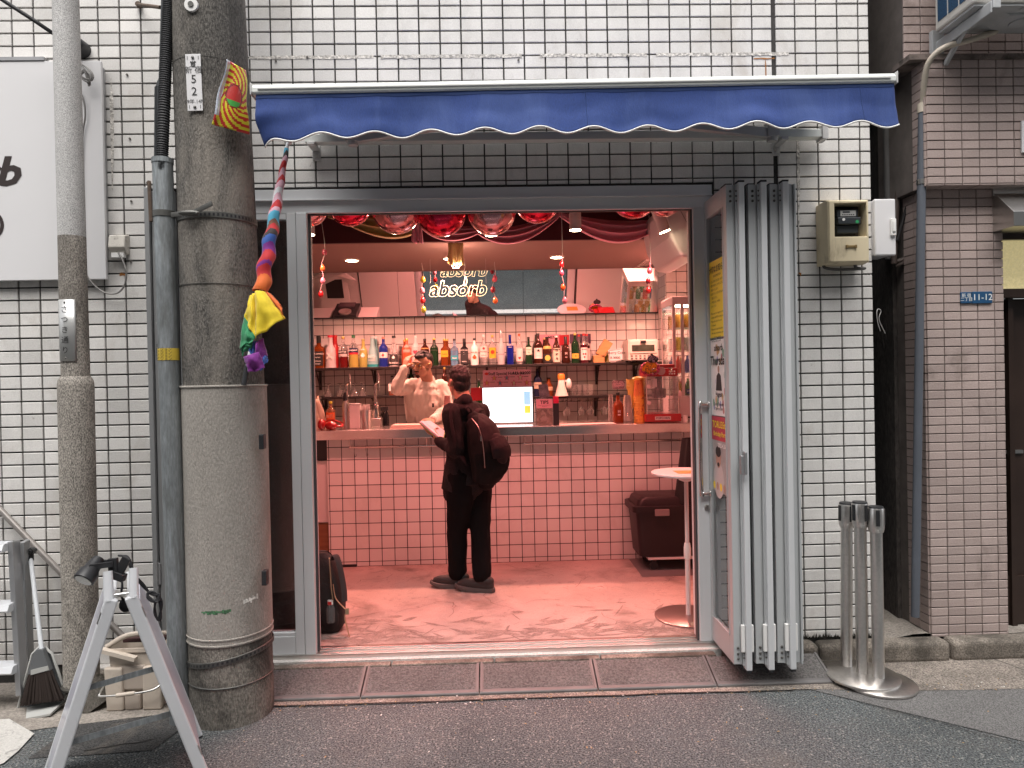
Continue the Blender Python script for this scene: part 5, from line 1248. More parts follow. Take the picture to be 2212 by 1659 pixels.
def bottle(px, w, h, kind, glass, cap, lab, label, base=None, txt=None, tcol=(.8, .78, .72), y=3.14, liq=None, emb=None, capz=None, group=None, name='bottle', rep=None):
    """w,h: photo width and height in px; lab: (z0,z1,colour) fractions or None"""
    z0 = Z1 if base is None else base
    x = at(px, 760, Y=y).x; sc = (y + 3.9) / 1512
    R_, H = w * sc / 2, h * sc
    t = thing(name, label, 'bottle', (x, y, z0 + .0005), group)
    sq = .75 if kind in ('square', 'flask') else 0
    pr = PROF[kind]; top = pr[-1][1]
    yk = .72 if kind == 'flask' else 1
    b = B(); b.lathe([(r * R_, z * H) for r, z in pr] + [(pr[-1][0] * R_ * .96, top * H + .0005)], 20, sq=sq * 0 if False else 0) if not sq else b.lathe([(r * R_, z * H) for r, z in pr], 24, sq=0)
    if sq:
        for v in b.v:
            f = v.z / H; k = max(0, min(1, (.66 - f) * 10)) * sq; a = math.atan2(v.y, v.x); m_ = 1 / max(abs(math.cos(a)), abs(math.sin(a))); m_ = 1 + (min(m_, 1.28) - 1) * k
            v.x *= m_ * (1 - .10 * k); v.y *= m_ * (1 - .1 * k)
    o = b.obj('glass', glass, t, smooth=45, world=False)
    b = B(); cr = pr[-1][0] * R_ * 1.12; cz = (top if capz is None else capz) * H; b.lathe([(cr, cz), (cr, H * .995), (cr * .92, H)], 16); b.obj('cap', cap, t, smooth=45, world=False)
    if liq:
        b = B(); b.lathe([(pr[0][0] * R_ * 1.004, H * .006), (pr[0][0] * R_ * 1.004, H * liq[0]), (.2 * R_, H * liq[0] + .0005)], 20, cap=False)
        if sq: 
            for v in b.v: a = math.atan2(v.y, v.x); m_ = 1 / max(abs(math.cos(a)), abs(math.sin(a))); m_ = (1 + (min(m_, 1.28) - 1) * sq) * (1 - .1 * sq); v.x *= m_; v.y *= m_
        b.obj('liquid', gm(liq[1], .35, .15), t, smooth=45, world=False)
    if lab:
        def rat(f):
            for i in range(len(pr) - 1):
                if pr[i][1] <= f <= pr[i + 1][1]: return pr[i][0] + (pr[i + 1][0] - pr[i][0]) * (f - pr[i][1]) / (pr[i + 1][1] - pr[i][1])
            return pr[-1][0]
        for q in lab:
            a_, c_, col = q[:3]; b = B()
            if sq: b.box(-R_ * .86, R_ * .86, -R_ * .965, -R_ * .93, a_ * H, c_ * H)
            else: b.grid(lambda u, v: (math.sin((u - .5) * 2.3) * R_ * 1.015 * rat(a_ + (c_ - a_) * v), -math.cos((u - .5) * 2.3) * R_ * 1.015 * rat(a_ + (c_ - a_) * v), (a_ + (c_ - a_) * v) * H), 10, 3)
            b.obj('label', pmat(col), t, world=False, smooth=180 if not sq else 0)
    if txt:
        for s_, fz, fs in txt:
            text(s_, fs * R_, pmat(tcol), t, Vector((x, y - R_ * (1.05 if not sq else .98), z0 + fz * H)), bold=.02)
    return t
BL, GO, WHT, RD = pmat((.02, .02, .02), .35), pmat((.55, .38, .10), .35, .6), pmat((.72, .70, .68), .4), pmat((.5, .03, .03), .4)
CLR = gm((.88, .87, .86), .9); FROST = gm((.72, .70, .70), .45, .4); AMB = gm((.24, .055, .012), .45); DAMB = gm((.05, .014, .008), .3); DGRN = gm((.015, .05, .02), .35); BRN_ = gm((.06, .02, .01), .3); BLUE_ = gm((.01, .02, .30), .4); BLKG = gm((.012, .012, .014), .1)
W_, K_ = (.72, .70, .66), (.025, .025, .025)
bottle(689, 26, 69, 'square', AMB, BL, [(.08, .52, K_)], 'square whiskey bottle with black label, leftmost on the long shelf', txt=[('JACK DANIEL\'S', .44, .30), ('Old No.7', .33, .22), ('Tennessee', .22, .24), ('WHISKEY', .13, .2)], capz=.78)
bottle(724, 22, 70, 'hip', gm((.55, .03, .03), .4, .3), RD, None, 'red frosted waisted bottle half hidden behind the pale X bottle', y=3.2)
bottle(714, 24, 70, 'hip', FROST, pmat((.6, .05, .08)), None, 'pale frosted waisted bottle with a big X and red cap', txt=[('X', .36, 1.5)])
bottle(741.5, 20, 67, 'round', CLR, GO, [(.44, .55, K_), (.36, .44, (.5, .42, .4))], 'clear bottle with dark bitter liqueur and gold cap', txt=[('CAMPARI', .50, .42)], liq=(.34, (.14, .01, .01)))
bottle(764, 21, 69, 'round', CLR, pmat((.02, .14, .05)), [(.46, .60, (.02, .025, .07)), (.40, .46, (.5, .02, .03))], 'vermouth bottle with navy and red label and green cap', txt=[('CINZANO', .53, .40)], liq=(.40, (.50, .42, .10)))
bottle(785, 18, 61, 'slim', gm((.48, .45, .12), .4, .3), pmat((.3, .3, .1)), None, 'short yellow green frosted bottle with pale grape drawing', txt=[('SETIA', .62, .45), ('♣', .42, 1.0)])
bottle(812, 18, 66, 'cone', gm((.25, .55, .55), .4, .35), pmat((.6, .7, .7)), None, 'second aqua cone bottle peeking out behind the first', y=3.21)
bottle(805, 25, 67, 'cone', gm((.35, .62, .62), .4, .35), pmat((.65, .72, .72), .3, .5), None, 'aqua frosted cone shaped bottle with silver neck', txt=[('HQ', .33, .8), ('HPNOTIQ', .22, .28)], liq=(.09, (.05, .40, .42)))
bottle(828.5, 19, 65, 'round', gm((.02, .04, .32), .4), pmat((.35, .16, .10)), [(.30, .48, W_)], 'blue liqueur bottle with wide white label and copper neck', txt=[('♣', .39, .6)], tcol=(.35, .05, .05))
bottle(851, 21, 67, 'cone', CLR, BL, [(.05, .40, K_)], 'clear tapering bottle with a dark pointed label', txt=[('FRANCO', .12, .45), ('♣', .30, .6)])
bottle(874, 14, 58, 'round', gm((.5, .12, .05), .4), GO, None, 'slim orange bottle hidden behind the red patterned one', y=3.2)
bottle(879, 18, 60, 'round', gm((.75, .12, .05), .25, .3), GO, [(.5, .78, (.7, .3, .25))], 'orange red bottle with splashed pattern beside the raised hand')
bottle(898, 18, 66, 'round', FROST, WHT, [(.10, .62, (.7, .5, .48))], 'white bottle with a drawn face and long pale cap', txt=[('♥', .45, .9), ], tcol=(.3, .05, .08))
bottle(918, 18, 59, 'wine', DAMB, BL, [(.62, .66, (.5, .2, .05))], 'dark brown bottle with orange neck ring above the bartender')
bottle(938, 18, 60, 'wine', DGRN, GO, [(.55, .9, (.03, .04, .03))], 'dark green bottle with gold cap above the bartender')
bottle(966, 16, 58, 'square', AMB, GO, None, 'amber tequila bottle just behind its yellow labelled twin', y=3.21)
bottle(960.5, 18, 58, 'square', AMB, GO, [(.32, .56, (.62, .36, .02))], 'amber tequila bottle with arched yellow label', txt=[('Cuervo', .43, .42)], tcol=(.05, .03, .02))
bottle(982, 18, 58, 'square', gm((.45, .62, .78), .8), BL, [(.20, .37, (.03, .30, .38))], 'clear blue bottle with teal label', txt=[('Sauza', .28, .5)], liq=(.55, (.16, .36, .55)))
bottle(1003, 18, 58, 'square', BLKG, BL, [(.06, .62, (.03, .03, .032))], 'squat black square bottle with broad black cap', txt=[('MONTE ALBAN', .56, .3), ('♞', .42, .9), ('MEZCAL', .14, .3)], capz=.86)
bottle(1025, 17, 58, 'round', gm((.78, .76, .74), .0, .3), BL, None, 'opaque white coconut rum bottle with a palm picture', txt=[('MALIBU', .47, .52), ('♣', .30, 1.0)], tcol=(.35, .10, .02))
bottle(1045, 17, 65, 'round', CLR, WHT, [(.26, .62, (.70, .64, .60))], 'clear rum bottle with white label and red disc', txt=[('●', .54, .8), ('BACARDÍ', .44, .42), ('SUPERIOR', .32, .3)], tcol=(.25, .03, .03))
bottle(1064, 16, 64, 'round', CLR, GO, [(.22, .58, (.66, .40, .03))], 'clear rum bottle with round yellow and red label', txt=[('●', .42, 1.3), ('CLUB', .42, .4)], tcol=(.5, .05, .02))
bottle(1082.5, 16, 74, 'tall', FROST, pmat((.5, .5, .5), .3, .5), None, 'tall grey frosted vodka bottle, highest on the long shelf', txt=[('BELVEDERE', .30, .32)], tcol=(.18, .2, .25), capz=.78)
bottle(1102, 16, 64, 'square', BLUE_, pmat((.01, .02, .22)), None, 'cobalt blue vodka bottle with white letters', txt=[('SKYY', .66, .72), ('VODKA', .58, .28)])
bottle(1122, 15, 66, 'round', CLR, pmat((.55, .12, .05)), [(.10, .52, (.72, .64, .6))], 'clear bottle with orange cap and cream label with a red bowl', txt=[('♥', .20, .7)], tcol=(.45, .04, .03))
bottle(1142, 15, 59, 'square', DGRN, BL, [(.34, .62, (.62, .62, .5))], 'green gin bottle with pale green label', txt=[('Greenall\'s', .53, .34), ('GIN', .42, .3)], tcol=(.03, .15, .06))
bottle(1159, 17, 64, 'wine', DGRN, BL, None, 'dark wine bottle standing behind the star labelled one', y=3.22)
bottle(1162.5, 19, 66, 'wine', DAMB, BL, [(.17, .52, (.70, .66, .62))], 'dark wine bottle with white label bearing a black star', txt=[('★', .43, .9), ('──', .26, .4)], tcol=K_)
bottle(1176, 12, 56, 'sake', BRN_, GO, None, 'small brown bottle behind the sake bottles', y=3.22)
bottle(1182, 20, 58, 'sake', BRN_, BL, [(.55, .66, (.60, .38, .10)), (.04, .36, K_)], 'brown sake bottle with gold shoulder and a round yellow label', txt=[('●', .20, 1.5)], tcol=(.65, .48, .10))
bottle(1202, 17, 60, 'sake', BRN_, WHT, [(.05, .55, (.68, .60, .48))], 'brown shochu bottle with cream label and brush characters', txt=[('白', .47, .7), ('霧', .32, .7), ('島', .17, .7)], tcol=K_)
bottle(1222, 19, 58, 'flask', DAMB, BL, None, 'dark flat shouldered bourbon bottle with pale crest', txt=[('Ħ', .36, .8), ('▬', .24, .5)], tcol=(.5, .38, .36), capz=.72)
bottle(1242.5, 17, 65, 'wine', DGRN, GO, [(.16, .32, (.58, .40, .06))], 'green sparkling wine bottle with square yellow label', txt=[('♦', .24, .5)], tcol=(.2, .1, .02))
bottle(1251, 13, 62, 'slim', CLR, RD, None, 'clear syrup bottle behind and left of the cherry label one', y=3.21)
bottle(1268, 13, 63, 'slim', CLR, RD, [(.1, .5, W_)], 'dark syrup bottle behind and right of the cherry label one', y=3.2, liq=(.6, (.05, .01, .02)))
bottle(1261.5, 16, 64, 'slim', CLR, RD, [(.10, .52, W_)], 'syrup bottle with white label printed with red cherries', txt=[('MONIN', .46, .4), ('●●', .30, .6), ('●', .2, .6)], tcol=(.5, .02, .03), liq=(.62, (.10, .01, .02)))
bottle(1311.5, 14, 33, 'round', gm((.6, .55, .25), .6), WHT, [(.1, .5, (.3, .3, .08))], 'small half empty yellow bottle beside the wooden boxes')
# lower shelf bottles and those behind the counter
bottle(846, 17, 42, 'square', CLR, BL, [(.22, .58, W_)], 'clear spirit bottle with white label on the lower left shelf', base=Z2, txt=[('★', .45, .6)], tcol=K_, liq=(.22, (.25, .06, .02)))
bottle(887, 14, 58, 'wine', DGRN, BL, None, 'dark bottle on the lower left shelf behind the bartender', base=Z2)
bottle(959, 13, 58, 'wine', DAMB, GO, None, 'brown bottle with gold cap between bartender and customer', base=Z2, y=3.0)
bottle(1033, 17, 55, 'square', DGRN, BL, [(.36, .66, (.45, .32, .16)), (.26, .36, (.5, .12, .04))], 'green herbal liqueur bottle with orange label left of the pink menu', base=Z2b - .06, y=2.75, txt=[('♆', .52, .8)], tcol=(.04, .1, .05))
bottle(1160, 18, 62, 'wine', gm((.015, .02, .05), .2), BL, [(.30, .52, (.42, .34, .26))], 'tall navy bottle with tan label right of the pink menu', base=Z2b - .01, txt=[('WHITE OAK', .44, .3)], tcol=K_)
bottle(1184, 20, 40, 'hip', AMB, BL, [(.3, .5, (.5, .38, .25))], 'bulbous cognac bottle on the right lower shelf', base=Z2b, txt=[('♞', .40, .6)], tcol=K_)

def card(name, label, cat, pts, Y, mat, texts=(), th=.004, tcol=INK, out=None):
    """flat card traced at its own distance, with thickness"""
    P = [at(x, y, Y=Y) for x, y in pts]; c = sum(P, Vector()) / len(P)
    t = thing(name, label, cat, (c.x, Y, min(p.z for p in P)))
    b = B(); b.rings([P, [p + Vector((0, th, 0)) for p in P]]); b.obj('card', mat, t)
    if out:
        b = B(); q = [c + (p - c) * .9 + Vector((0, -.0012, 0)) for p in P]; b.tube(q + q[:1], .0016, 5); b.obj('border', out, t)
    for s_, px, py, sz in texts: text(s_, sz, tcol, t, at(px, py, Y=Y) + Vector((0, -.001, 0)), bold=.01)
    return t
PINKM = M('menu_pink', (.62, .30, .36), .5); REDM = M('menu_red', (.42, .02, .03), .45)
pc_ = card('drink_poster', 'pink drink poster leaning behind the sake bottles', 'poster', [(1162, 723), (1212, 722), (1212, 760), (1162, 760)], 3.255, PINKM, [('MENU', 1195, 729, .04)])
card('drink_poster', 'red beer poster leaning behind the bourbon bottle', 'poster', [(1208, 724), (1229, 723), (1229, 745), (1208, 746)], 3.25, REDM)
card('drink_poster', 'dark photo poster edge beside the syrup bottles', 'poster', [(1231, 722), (1276, 721), (1276, 742), (1231, 742)], 3.26, M('poster_dusk', (.10, .05, .09), .5))
b = B(); p = [at(x, y, Y=3.262) for x, y in ((667, 732), (712, 731), (712, 792), (667, 793))]; b.rings([p, [q + Vector((0, .005, 0)) for q in p]]); tag(b.obj('white_panel', WHITE, loc=p[3]), 'white panel standing behind the black labelled whiskey bottle', 'panel')

# wooden boxes, sign, toaster on the shelf
wbx = thing('wooden_box', 'light wooden boxes stacked crookedly beside the cherry price sign', 'box', (at(1296, 785, Y=3.12).x, 3.12, Z1))
OAK = M('pale_wood', (.46, .24, .09), .55, var=.2, vs=8, stretch=(1, 1, 6))
def on_shelf(px0, px1, h, Y, m, nm, par, rot=0, zoff=0, dp=.08):
    a = at(px0, 785, Y=Y).x; c = at(px1, 785, Y=Y).x; b = B(); cx_ = (a + c) / 2; b.T = Matrix.Translation((cx_, Y, Z1 + zoff)) @ Matrix.Rotation(rot, 4, 'Y'); b.box(-(c - a) / 2, (c - a) / 2, -dp / 2, dp / 2, 0, h); return b.obj(nm, m, par, bevel=.003)
on_shelf(1282, 1305, .075, 3.12, OAK, 'crate', wbx); on_shelf(1286, 1306, .17, 3.12, OAK, 'crate', wbx, .55, .07); on_shelf(1303, 1313, .10, 3.18, OAK, 'crate', wbx, -.4, .09)
star = [(1313, 770), (1317, 757), (1328, 757), (1334, 752), (1345, 756), (1343, 772), (1338, 779), (1326, 780), (1318, 783)]
card('price_sign', 'hand lettered white price sign for cherry cola beside the toaster oven', 'sign', [(1314, 756), (1345, 752), (1346, 776), (1338, 780), (1316, 781)], 3.06, WSHEET, [('Cherry Coke', 1330, 762, .036), ('R ¥800', 1329, 773, .034)], out=INK)
tv = thing('toaster_oven', 'cream toaster oven with dark glass door on the long shelf', 'toaster oven', (at(1390, 780, Y=3.0).x, 3.05, Z1))
x0, x1 = at(1357, 750, Y=2.98).x, at(1421, 750, Y=2.98).x; zt_ = at(1390, 733, Y=2.98).z; hh_ = zt_ - Z1 - .015
TOA = M('oven_cream', (.62, .56, .50), .4)
b = B(); b.box(x0, x1, 2.98, 3.24, Z1 + .015, zt_); b.box(x0 + .012, x1 - .012, 2.972, 2.98, Z1 + .015 + hh_ * .32, zt_ - .012); b.obj('casing', TOA, tv, bevel=.008)
b = B(); b.box(x0 + .035, x1 - .035, 2.969, 2.972, Z1 + .015 + hh_ * .42, zt_ - .055); b.obj('door_glass', M('oven_glass', (.05, .06, .045), .1, coat=.5, var=.4, vs=14), tv, bevel=.01)
b = B(); b.box(x0 + .12, x1 - .12, 2.955, 2.972, zt_ - .038, zt_ - .012); b.obj('door_handle', BLACK, tv, bevel=.004)
b = B()
for k in range(6): b.box(x0 + .025 + .042 * k, x0 + .045 + .042 * k, 2.977, 2.98, Z1 + .025, Z1 + .04); b.box(x0 + .025 + .042 * k, x0 + .045 + .042 * k, 2.977, 2.98, Z1 + .05, Z1 + .064)
b.obj('control_print', pmat((.12, .11, .1)), tv); text('OVEN TOASTER', .014, INK, tv, ((x0 + x1) / 2, 2.979, Z1 + .078))
b = B()
for x in (x0 + .03, x1 - .03):
    for y in (3.0, 3.22): b.cyl((x, y, Z1), (x, y, Z1 + .016), .014, n=10)
b.obj('foot', BLACK, tv)

# ---------------------------------------------------------------- glasses
def glass_thing(nm, label, cat, x, y, z, prof, group=None, m=None, n=18):
    b = B(); b.lathe(prof, n, cap=False); o = b.obj(nm, m or gm((.95, .93, .92), .95, .03), smooth=60, loc=(0, 0, 0)); o.location = (x, y, z); tag(o, label, cat, group); return o
CO = [(.045, 0), (.042, .01), (.012, .075), (.005, .085), (.0045, .12), (.03, .128), (.032, .131)]
WG = [(.03, 0), (.003, .008), (.003, .06), (.014, .07), (.034, .095), (.036, .12), (.028, .155)]
for k, px in enumerate((709, 734, 746, 765, 783)): glass_thing('cocktail_glass', 'upturned cocktail glass behind the beer taps, %s' % ('leftmost of five', 'second of five from left', 'middle one of five', 'fourth of five from left', 'rightmost of five')[k], 'glass', at(px, 850, Y=3.12).x, 3.12 + .03 * (k % 2), Z2, CO, 'upturned cocktail glasses')
for k, px in enumerate((1252, 1326 - 60, 1286, 1300 + 14)):
    gx = at((1225, 1316, 1352, 1405)[k] if False else (1255, 1314, 1352 - 2, 1406)[k], 870, Y=3.1).x
GXS = [1188 + x * .1627 for x in (222, 415, 540, 720)]
for k, px in enumerate(GXS):
    glass_thing('wine_glass', 'wine glass hanging upside down under the right shelf, %s' % ('leftmost of four', 'second of four from left', 'third of four from left', 'rightmost of four')[k], 'glass', at(px, 880, Y=3.06).x, 3.06, Z2b - .20, [(r, .165 - z) for r, z in WG][::-1] if False else [(.028, .0), (.036, .035), (.034, .06), (.014, .085), (.003, .095), (.003, .15), (.03, .16)], 'hanging wine glasses')
TB = [(.026, 0), (.030, .11), (.028, .11), (.024, .006)]
for k, px in enumerate([1188 + x * .1627 for x in (285, 330, 390, 470, 540)]): glass_thing('tumbler', 'tall clear tumbler right of the megaphone, %s' % ('leftmost of five', 'second of five from left', 'middle one of five', 'fourth of five from left', 'rightmost of five')[k], 'glass', at(px, 845, Y=3.14).x, 3.14, Z2b, TB, 'clear tumblers on the lower shelf')
for k, px in enumerate((1018 - 60,)): pass
rk = thing('glass_rack', 'thin black wire glass rack under the right lower shelf', 'rack', (at(1290, 870, Y=3.1).x, 3.1, Z2b - .07))
b = B()
for k in range(7):
    x = at(1215 + k * 18, 870, Y=3.08).x; b.tube([(x, 3.0, Z2b - .024), (x, 3.0, Z2b - .05), (x, 3.2, Z2b - .05), (x + .03, 3.2, Z2b - .05), (x + .03, 3.0, Z2b - .05)], .0025, 5)
b.obj('wire', SHB, rk)

# megaphone
mg = thing('megaphone', 'white megaphone with an orange mouthpiece standing on the right lower shelf', 'megaphone', (at(1213, 850, Y=3.05).x, 3.05, Z2b))
x = at(1213, 850, Y=3.05).x; b = B(); b.lathe([(.066, 0), (.063, .012), (.036, .11), (.030, .165), (.026, .17)], 24, c=(x, 3.05, Z2b)); b.obj('horn', M('megaphone_white', (.7, .6, .55), .35), mg, smooth=50)
b = B(); b.lathe([(.036, .165), (.035, .21), (.026, .222)], 20, c=(x, 3.05, Z2b)); b.obj('mouthpiece', M('orange_plastic', (.6, .2, .02), .4), mg, smooth=50)
b = B(); b.ell((x + .075, 3.05, Z2b + .12), (.028, .03, .055)); b.bar((x + .03, 3.05, Z2b + .15), (x + .07, 3.05, Z2b + .15), .03, .02); b.obj('grip', WHITE, mg, smooth=60)

# ---------------------------------------------------------------- beer taps
for k, (dx, lb) in enumerate(((0, 'chrome beer tap tower, right one of two'), (-62, 'chrome beer tap tower, left one of two'))):
    Yt = 2.1; x = at(811 + dx, 880, Y=Yt).x; z = CT1
    bt = thing('beer_tap', lb, 'beer tap', (x, Yt, z), 'chrome beer taps')
    zc = at(811, 836, Y=Yt).z
    b = B(); b.box(x - .035, x + .055, Yt - .05, Yt + .05, z, z + .075); b.obj('tap_base', STEEL, bt, bevel=.008)
    b = B(); b.lathe([(.035, .075), (.026, .19), (.022, .195), (.022, .215), (.013, .22), (.012, zc - z)], 18, c=(x, Yt, z)); b.obj('column', CHR, bt, smooth=40)
    b = B(); b.tube(crv([(x, Yt, zc - .01), (x + .002, Yt, zc + .02), (x + .02, Yt - .01, zc + .035), (x + .034, Yt - .015, zc + .03), (x + .036, Yt - .02, zc - .03)], 4), .011, 10); b.cyl((x + .032, Yt - .01, zc + .02), (x + .034, Yt - .01, zc + .06), .010, n=10); b.obj('faucet', CHR, bt, smooth=60)
    b = B(); b.tube([(x + .033, Yt - .01, zc + .055), (x + .033, Yt - .012, zc + .08), (x + .031, Yt - .014, zc + .115)], [.006, .010, .006], 10); b.obj('tap_handle', M('tap_handle', (.6, .5, .48), .2, .6), bt, smooth=60)

# ---------------------------------------------------------------- things on the left of the counter
Yc = 1.95
def cx(px, Y=Yc): return at(px, 915, Y=Y).x
tb = thing('tote_bag', 'cream canvas tote bag at the left end of the counter', 'bag', (cx(672), 1.95, CT1))
b = B(); xc = cx(668)
b.grid(lambda u, v: (xc + math.cos(u * 2 * PI) * (.13 - .05 * v * v + .012 * math.sin(u * 31 + v * 4)) , 1.95 + math.sin(u * 2 * PI) * (.09 - .03 * v + .01 * math.sin(u * 25)), CT1 + .26 * v + .02 * math.sin(u * 12) * v), 50, 14); b.obj('bag_body', M('canvas', (.52, .42, .33), .9, var=.1, vs=12), tb, smooth=180)
b = B(); b.tube(crv([(xc + .08, 1.88, CT1 + .25), (xc + .10, 1.84, CT1 + .22), (xc + .13, 1.83, CT1 + .1), (xc + .15, 1.84, CT1 + .02)], 5), [(.016, .003)] * 16, 6); b.obj('bag_strap', M('canvas_strap', (.42, .32, .24), .9), tb, smooth=60)
th_ = bottle(711.5, 20, 59, 'round', gm((.62, .32, .18), .7), pmat((.55, .55, .04)), [(.08, .60, (.75, .16, .04))], 'plastic tea bottle with orange label and yellow cap on counter', base=CT1, y=1.93, txt=[('お茶', .46, .8), ('ほうじ', .25, .55)], tcol=(.65, .5, .35))
hp_ = thing('headphones', 'shiny red over ear headphones lying on the counter', 'headphones', (cx(712, 1.8), 1.8, CT1))
REDP = M('red_gloss', (.26, .006, .008), .2, coat=.5)
b = B(); b.ell((cx(695, 1.82), 1.82, CT1 + .045), (.034, .05, .045)); b.ell((cx(715, 1.78), 1.78, CT1 + .036), (.05, .04, .036)); b.ell((cx(715, 1.75), 1.752, CT1 + .036), (.036, .02, .028)); b.obj('ear_cup', REDP, hp_, smooth=180)
b = B(); b.tube(crv([(cx(697, 1.84), 1.86, CT1 + .06), (cx(715, 1.88), 1.90, CT1 + .075), (cx(738, 1.86), 1.87, CT1 + .05), (cx(736, 1.8), 1.79, CT1 + .03), (cx(718, 1.79), 1.785, CT1 + .036)], 6), [(.014, .008)] * 25, 8); b.obj('headband', REDP, hp_, smooth=60)
sb_ = thing('soda_siphon', 'steel cream siphon bottle with black head on the counter', 'siphon', (cx(747), Yc, CT1)); x = cx(747)
b = B(); b.lathe([(.024, 0), (.026, .01), (.026, .19), (.016, .225), (.014, .235)], 20, c=(x, Yc, CT1)); b.obj('body', BRUSH, sb_, smooth=40)
b = B(); b.lathe([(.017, .23), (.018, .262), (.012, .30)], 14, c=(x, Yc, CT1)); b.bar((x, Yc, CT1 + .27), (x - .02, Yc - .01, CT1 + .25), .012, .012); b.obj('head', BLACK, sb_, smooth=40)
dp_ = thing('napkin_dispenser', 'white flip lid napkin dispenser box on the counter', 'dispenser', (cx(768), Yc, CT1)); x0, x1 = cx(757), cx(780)
b = B(); b.box(x0, x1, Yc - .04, Yc + .04, CT1, CT1 + .195); b.obj('box', M('napkin_white', (.62, .56, .55), .4), dp_, bevel=.006)
b = B(); b.box(x0 - .003, x1 + .002, Yc - .044, Yc + .04, CT1 + .197, CT1 + .206); b.obj('lid', STEEL, dp_, bevel=.003)
sc_ = thing('straw_cup', 'steel tumbler packed with white paper straws on the counter', 'cup', (cx(792), Yc, CT1)); x = cx(792)
b = B(); b.lathe([(.034, 0), (.044, .15), (.042, .15), (.032, .004)], 22, c=(x, Yc, CT1)); b.obj('cup', BRUSH, sc_, smooth=40)
b = B(); r2 = random.Random(4)
for k in range(36): a = r2.uniform(0, 6.3); q = r2.uniform(0, .034); b.cyl((x + math.cos(a) * q * .8, Yc + math.sin(a) * q * .8, CT1 + .02), (x + math.cos(a) * q * 1.15, Yc + math.sin(a) * q * 1.15, CT1 + .19 + r2.uniform(-.008, .008)), .0042, n=6)
tag(b.obj('straws', M('straw_white', (.66, .6, .57), .5), sc_), kind='stuff')
sp2 = thing('spray_bottle', 'black spray bottle behind the beer tap base', 'spray bottle', (cx(833, 2.22), 2.22, CT1)); x = cx(833, 2.22)
b = B(); b.lathe([(.032, 0), (.032, .09), (.012, .13)], 14, c=(x, 2.22, CT1)); b.obj('bottle_body', BLKG, sp2, smooth=40)
b = B(); b.box(x - .04, x + .025, 2.205, 2.235, CT1 + .13, CT1 + .165); b.bar((x - .02, 2.22, CT1 + .14), (x - .035, 2.22, CT1 + .09), .012, .01); b.obj('trigger', BLACK, sp2, bevel=.003)
tr_ = thing('paper_stack', 'flat stack of pale menu boards on the counter before the bartender', 'paper', (cx(882, 1.8), 1.8, CT1))
for k in range(4):
    b = B(); b.box(cx(844, 1.8) + .004 * k, cx(925, 1.8) - .006 * k, 1.74 + .004 * k, 1.95, CT1 + .0005 + k * .0075, CT1 + .007 + k * .0075); b.obj('menu_board', M('board_pale', (.62, .5, .42), .5), tr_, bevel=.001)
def cup_stack(px, w, h, n, Y, m, label, rim=None, cone=.8):
    x = at(px, 915, Y=Y).x; sc = (Y + 3.9) / 1512; R_, H = w * sc / 2, h * sc
    t = thing('cup_stack', label, 'cups', (x, Y, CT1)); b = B(); b.lathe([(R_ * .9, 0)] + [q for k in range(n) for q in ((R_ * .93, H * .62 * k / n), (R_ * 1.0, H * .62 * (k + .35) / n), (R_ * .95, H * .62 * (k + .7) / n))] + [(R_ * .96, H * .62), (R_ * .68, H)], 22, c=(x, Y, CT1)); b.obj('cups', m, t, smooth=30)
    return t, x, R_, H
PLC = gm((.85, .78, .76), .85, .15)
cup_stack(967, 17, 66, 14, 1.95, gm((.55, .3, .28), .6, .2), 'tall stack of plastic cups with a red printed sleeve by the customer')
cup_stack(1320, 12, 60, 18, 2.0, PLC, 'narrow stack of clear plastic cups left of the bourbon bottle')
cup_stack(1356, 21, 59, 16, 1.95, PLC, 'wide stack of upturned clear plastic cups right of the bourbon bottle')

# ---------------------------------------------------------------- screen, menus, tips
mn = thing('menu_screen', 'bright white menu screen standing on the bar counter', 'screen', (at(1096, 915, Y=2.05).x, 2.05, CT1))
x0, x1 = at(1043, 870, Y=2.05).x, at(1150, 870, Y=2.05).x; z1 = at(1096, 837, Y=2.05).z; z0 = CT1 + .008
b = B(); b.box(x0 - .006, x1 + .006, 2.052, 2.09, z0, z1 + .006); b.box(x1 + .006, x1 + .014, 2.04, 2.09, z0, z1 + .01); b.obj('bezel', BLACK, mn, bevel=.003)
b = B(); b.box(x0, x1, 2.048, 2.052, z0 + .006, z1); SCR = M('screen_white', (.8, .8, .8), .3, emit='#f7f9ff', es=1.2); b.obj('display', SCR, mn)
b = B(); sx = lambda u: x0 + (x1 - x0) * u; sz = lambda v: z0 + (z1 - z0) * v
b.box(sx(.83), sx(.96), 2.0465, 2.0478, sz(.50), sz(.88)); b.obj('blue_panel', M('screen_blue', (.3, .5, .75), .3, emit='#7fb4e0', es=.8), mn)
b = B(); b.box(sx(.84), sx(.96), 2.0465, 2.0478, sz(.27), sz(.48)); b.obj('yellow_panel', M('screen_yellow', (.8, .55, .15), .3, emit='#ffb840', es=.8), mn)
LG = M('screen_print', (.45, .47, .5), .4, emit='#c9ced6', es=.9)
b = B(); [b.box(sx(.10 + .30 * (k % 2) + .12 * ((k // 2) % 2)), sx(.16 + .30 * (k % 2) + .12 * ((k // 2) % 2)), 2.0468, 2.0478, sz(.85 - .08 * k), sz(.865 - .08 * k)) for k in range(10)]; b.obj('display_print', LG, mn)
text('absorb', .028, INK, mn, (sx(.88), 2.0475, sz(.18)), shear=.25)
md = thing('menu_board', 'pink hot drink menu board standing behind the bright screen', 'menu', (at(1095, 820, Y=2.2).x, 2.2, CT1))
p0, p1 = at(1043, 801, Y=2.2), at(1148, 842, Y=2.2)
b = B(); b.box(p0.x, p1.x, 2.2, 2.206, CT1 + .1, p0.z + .004); b.obj('card', PINKM, md)
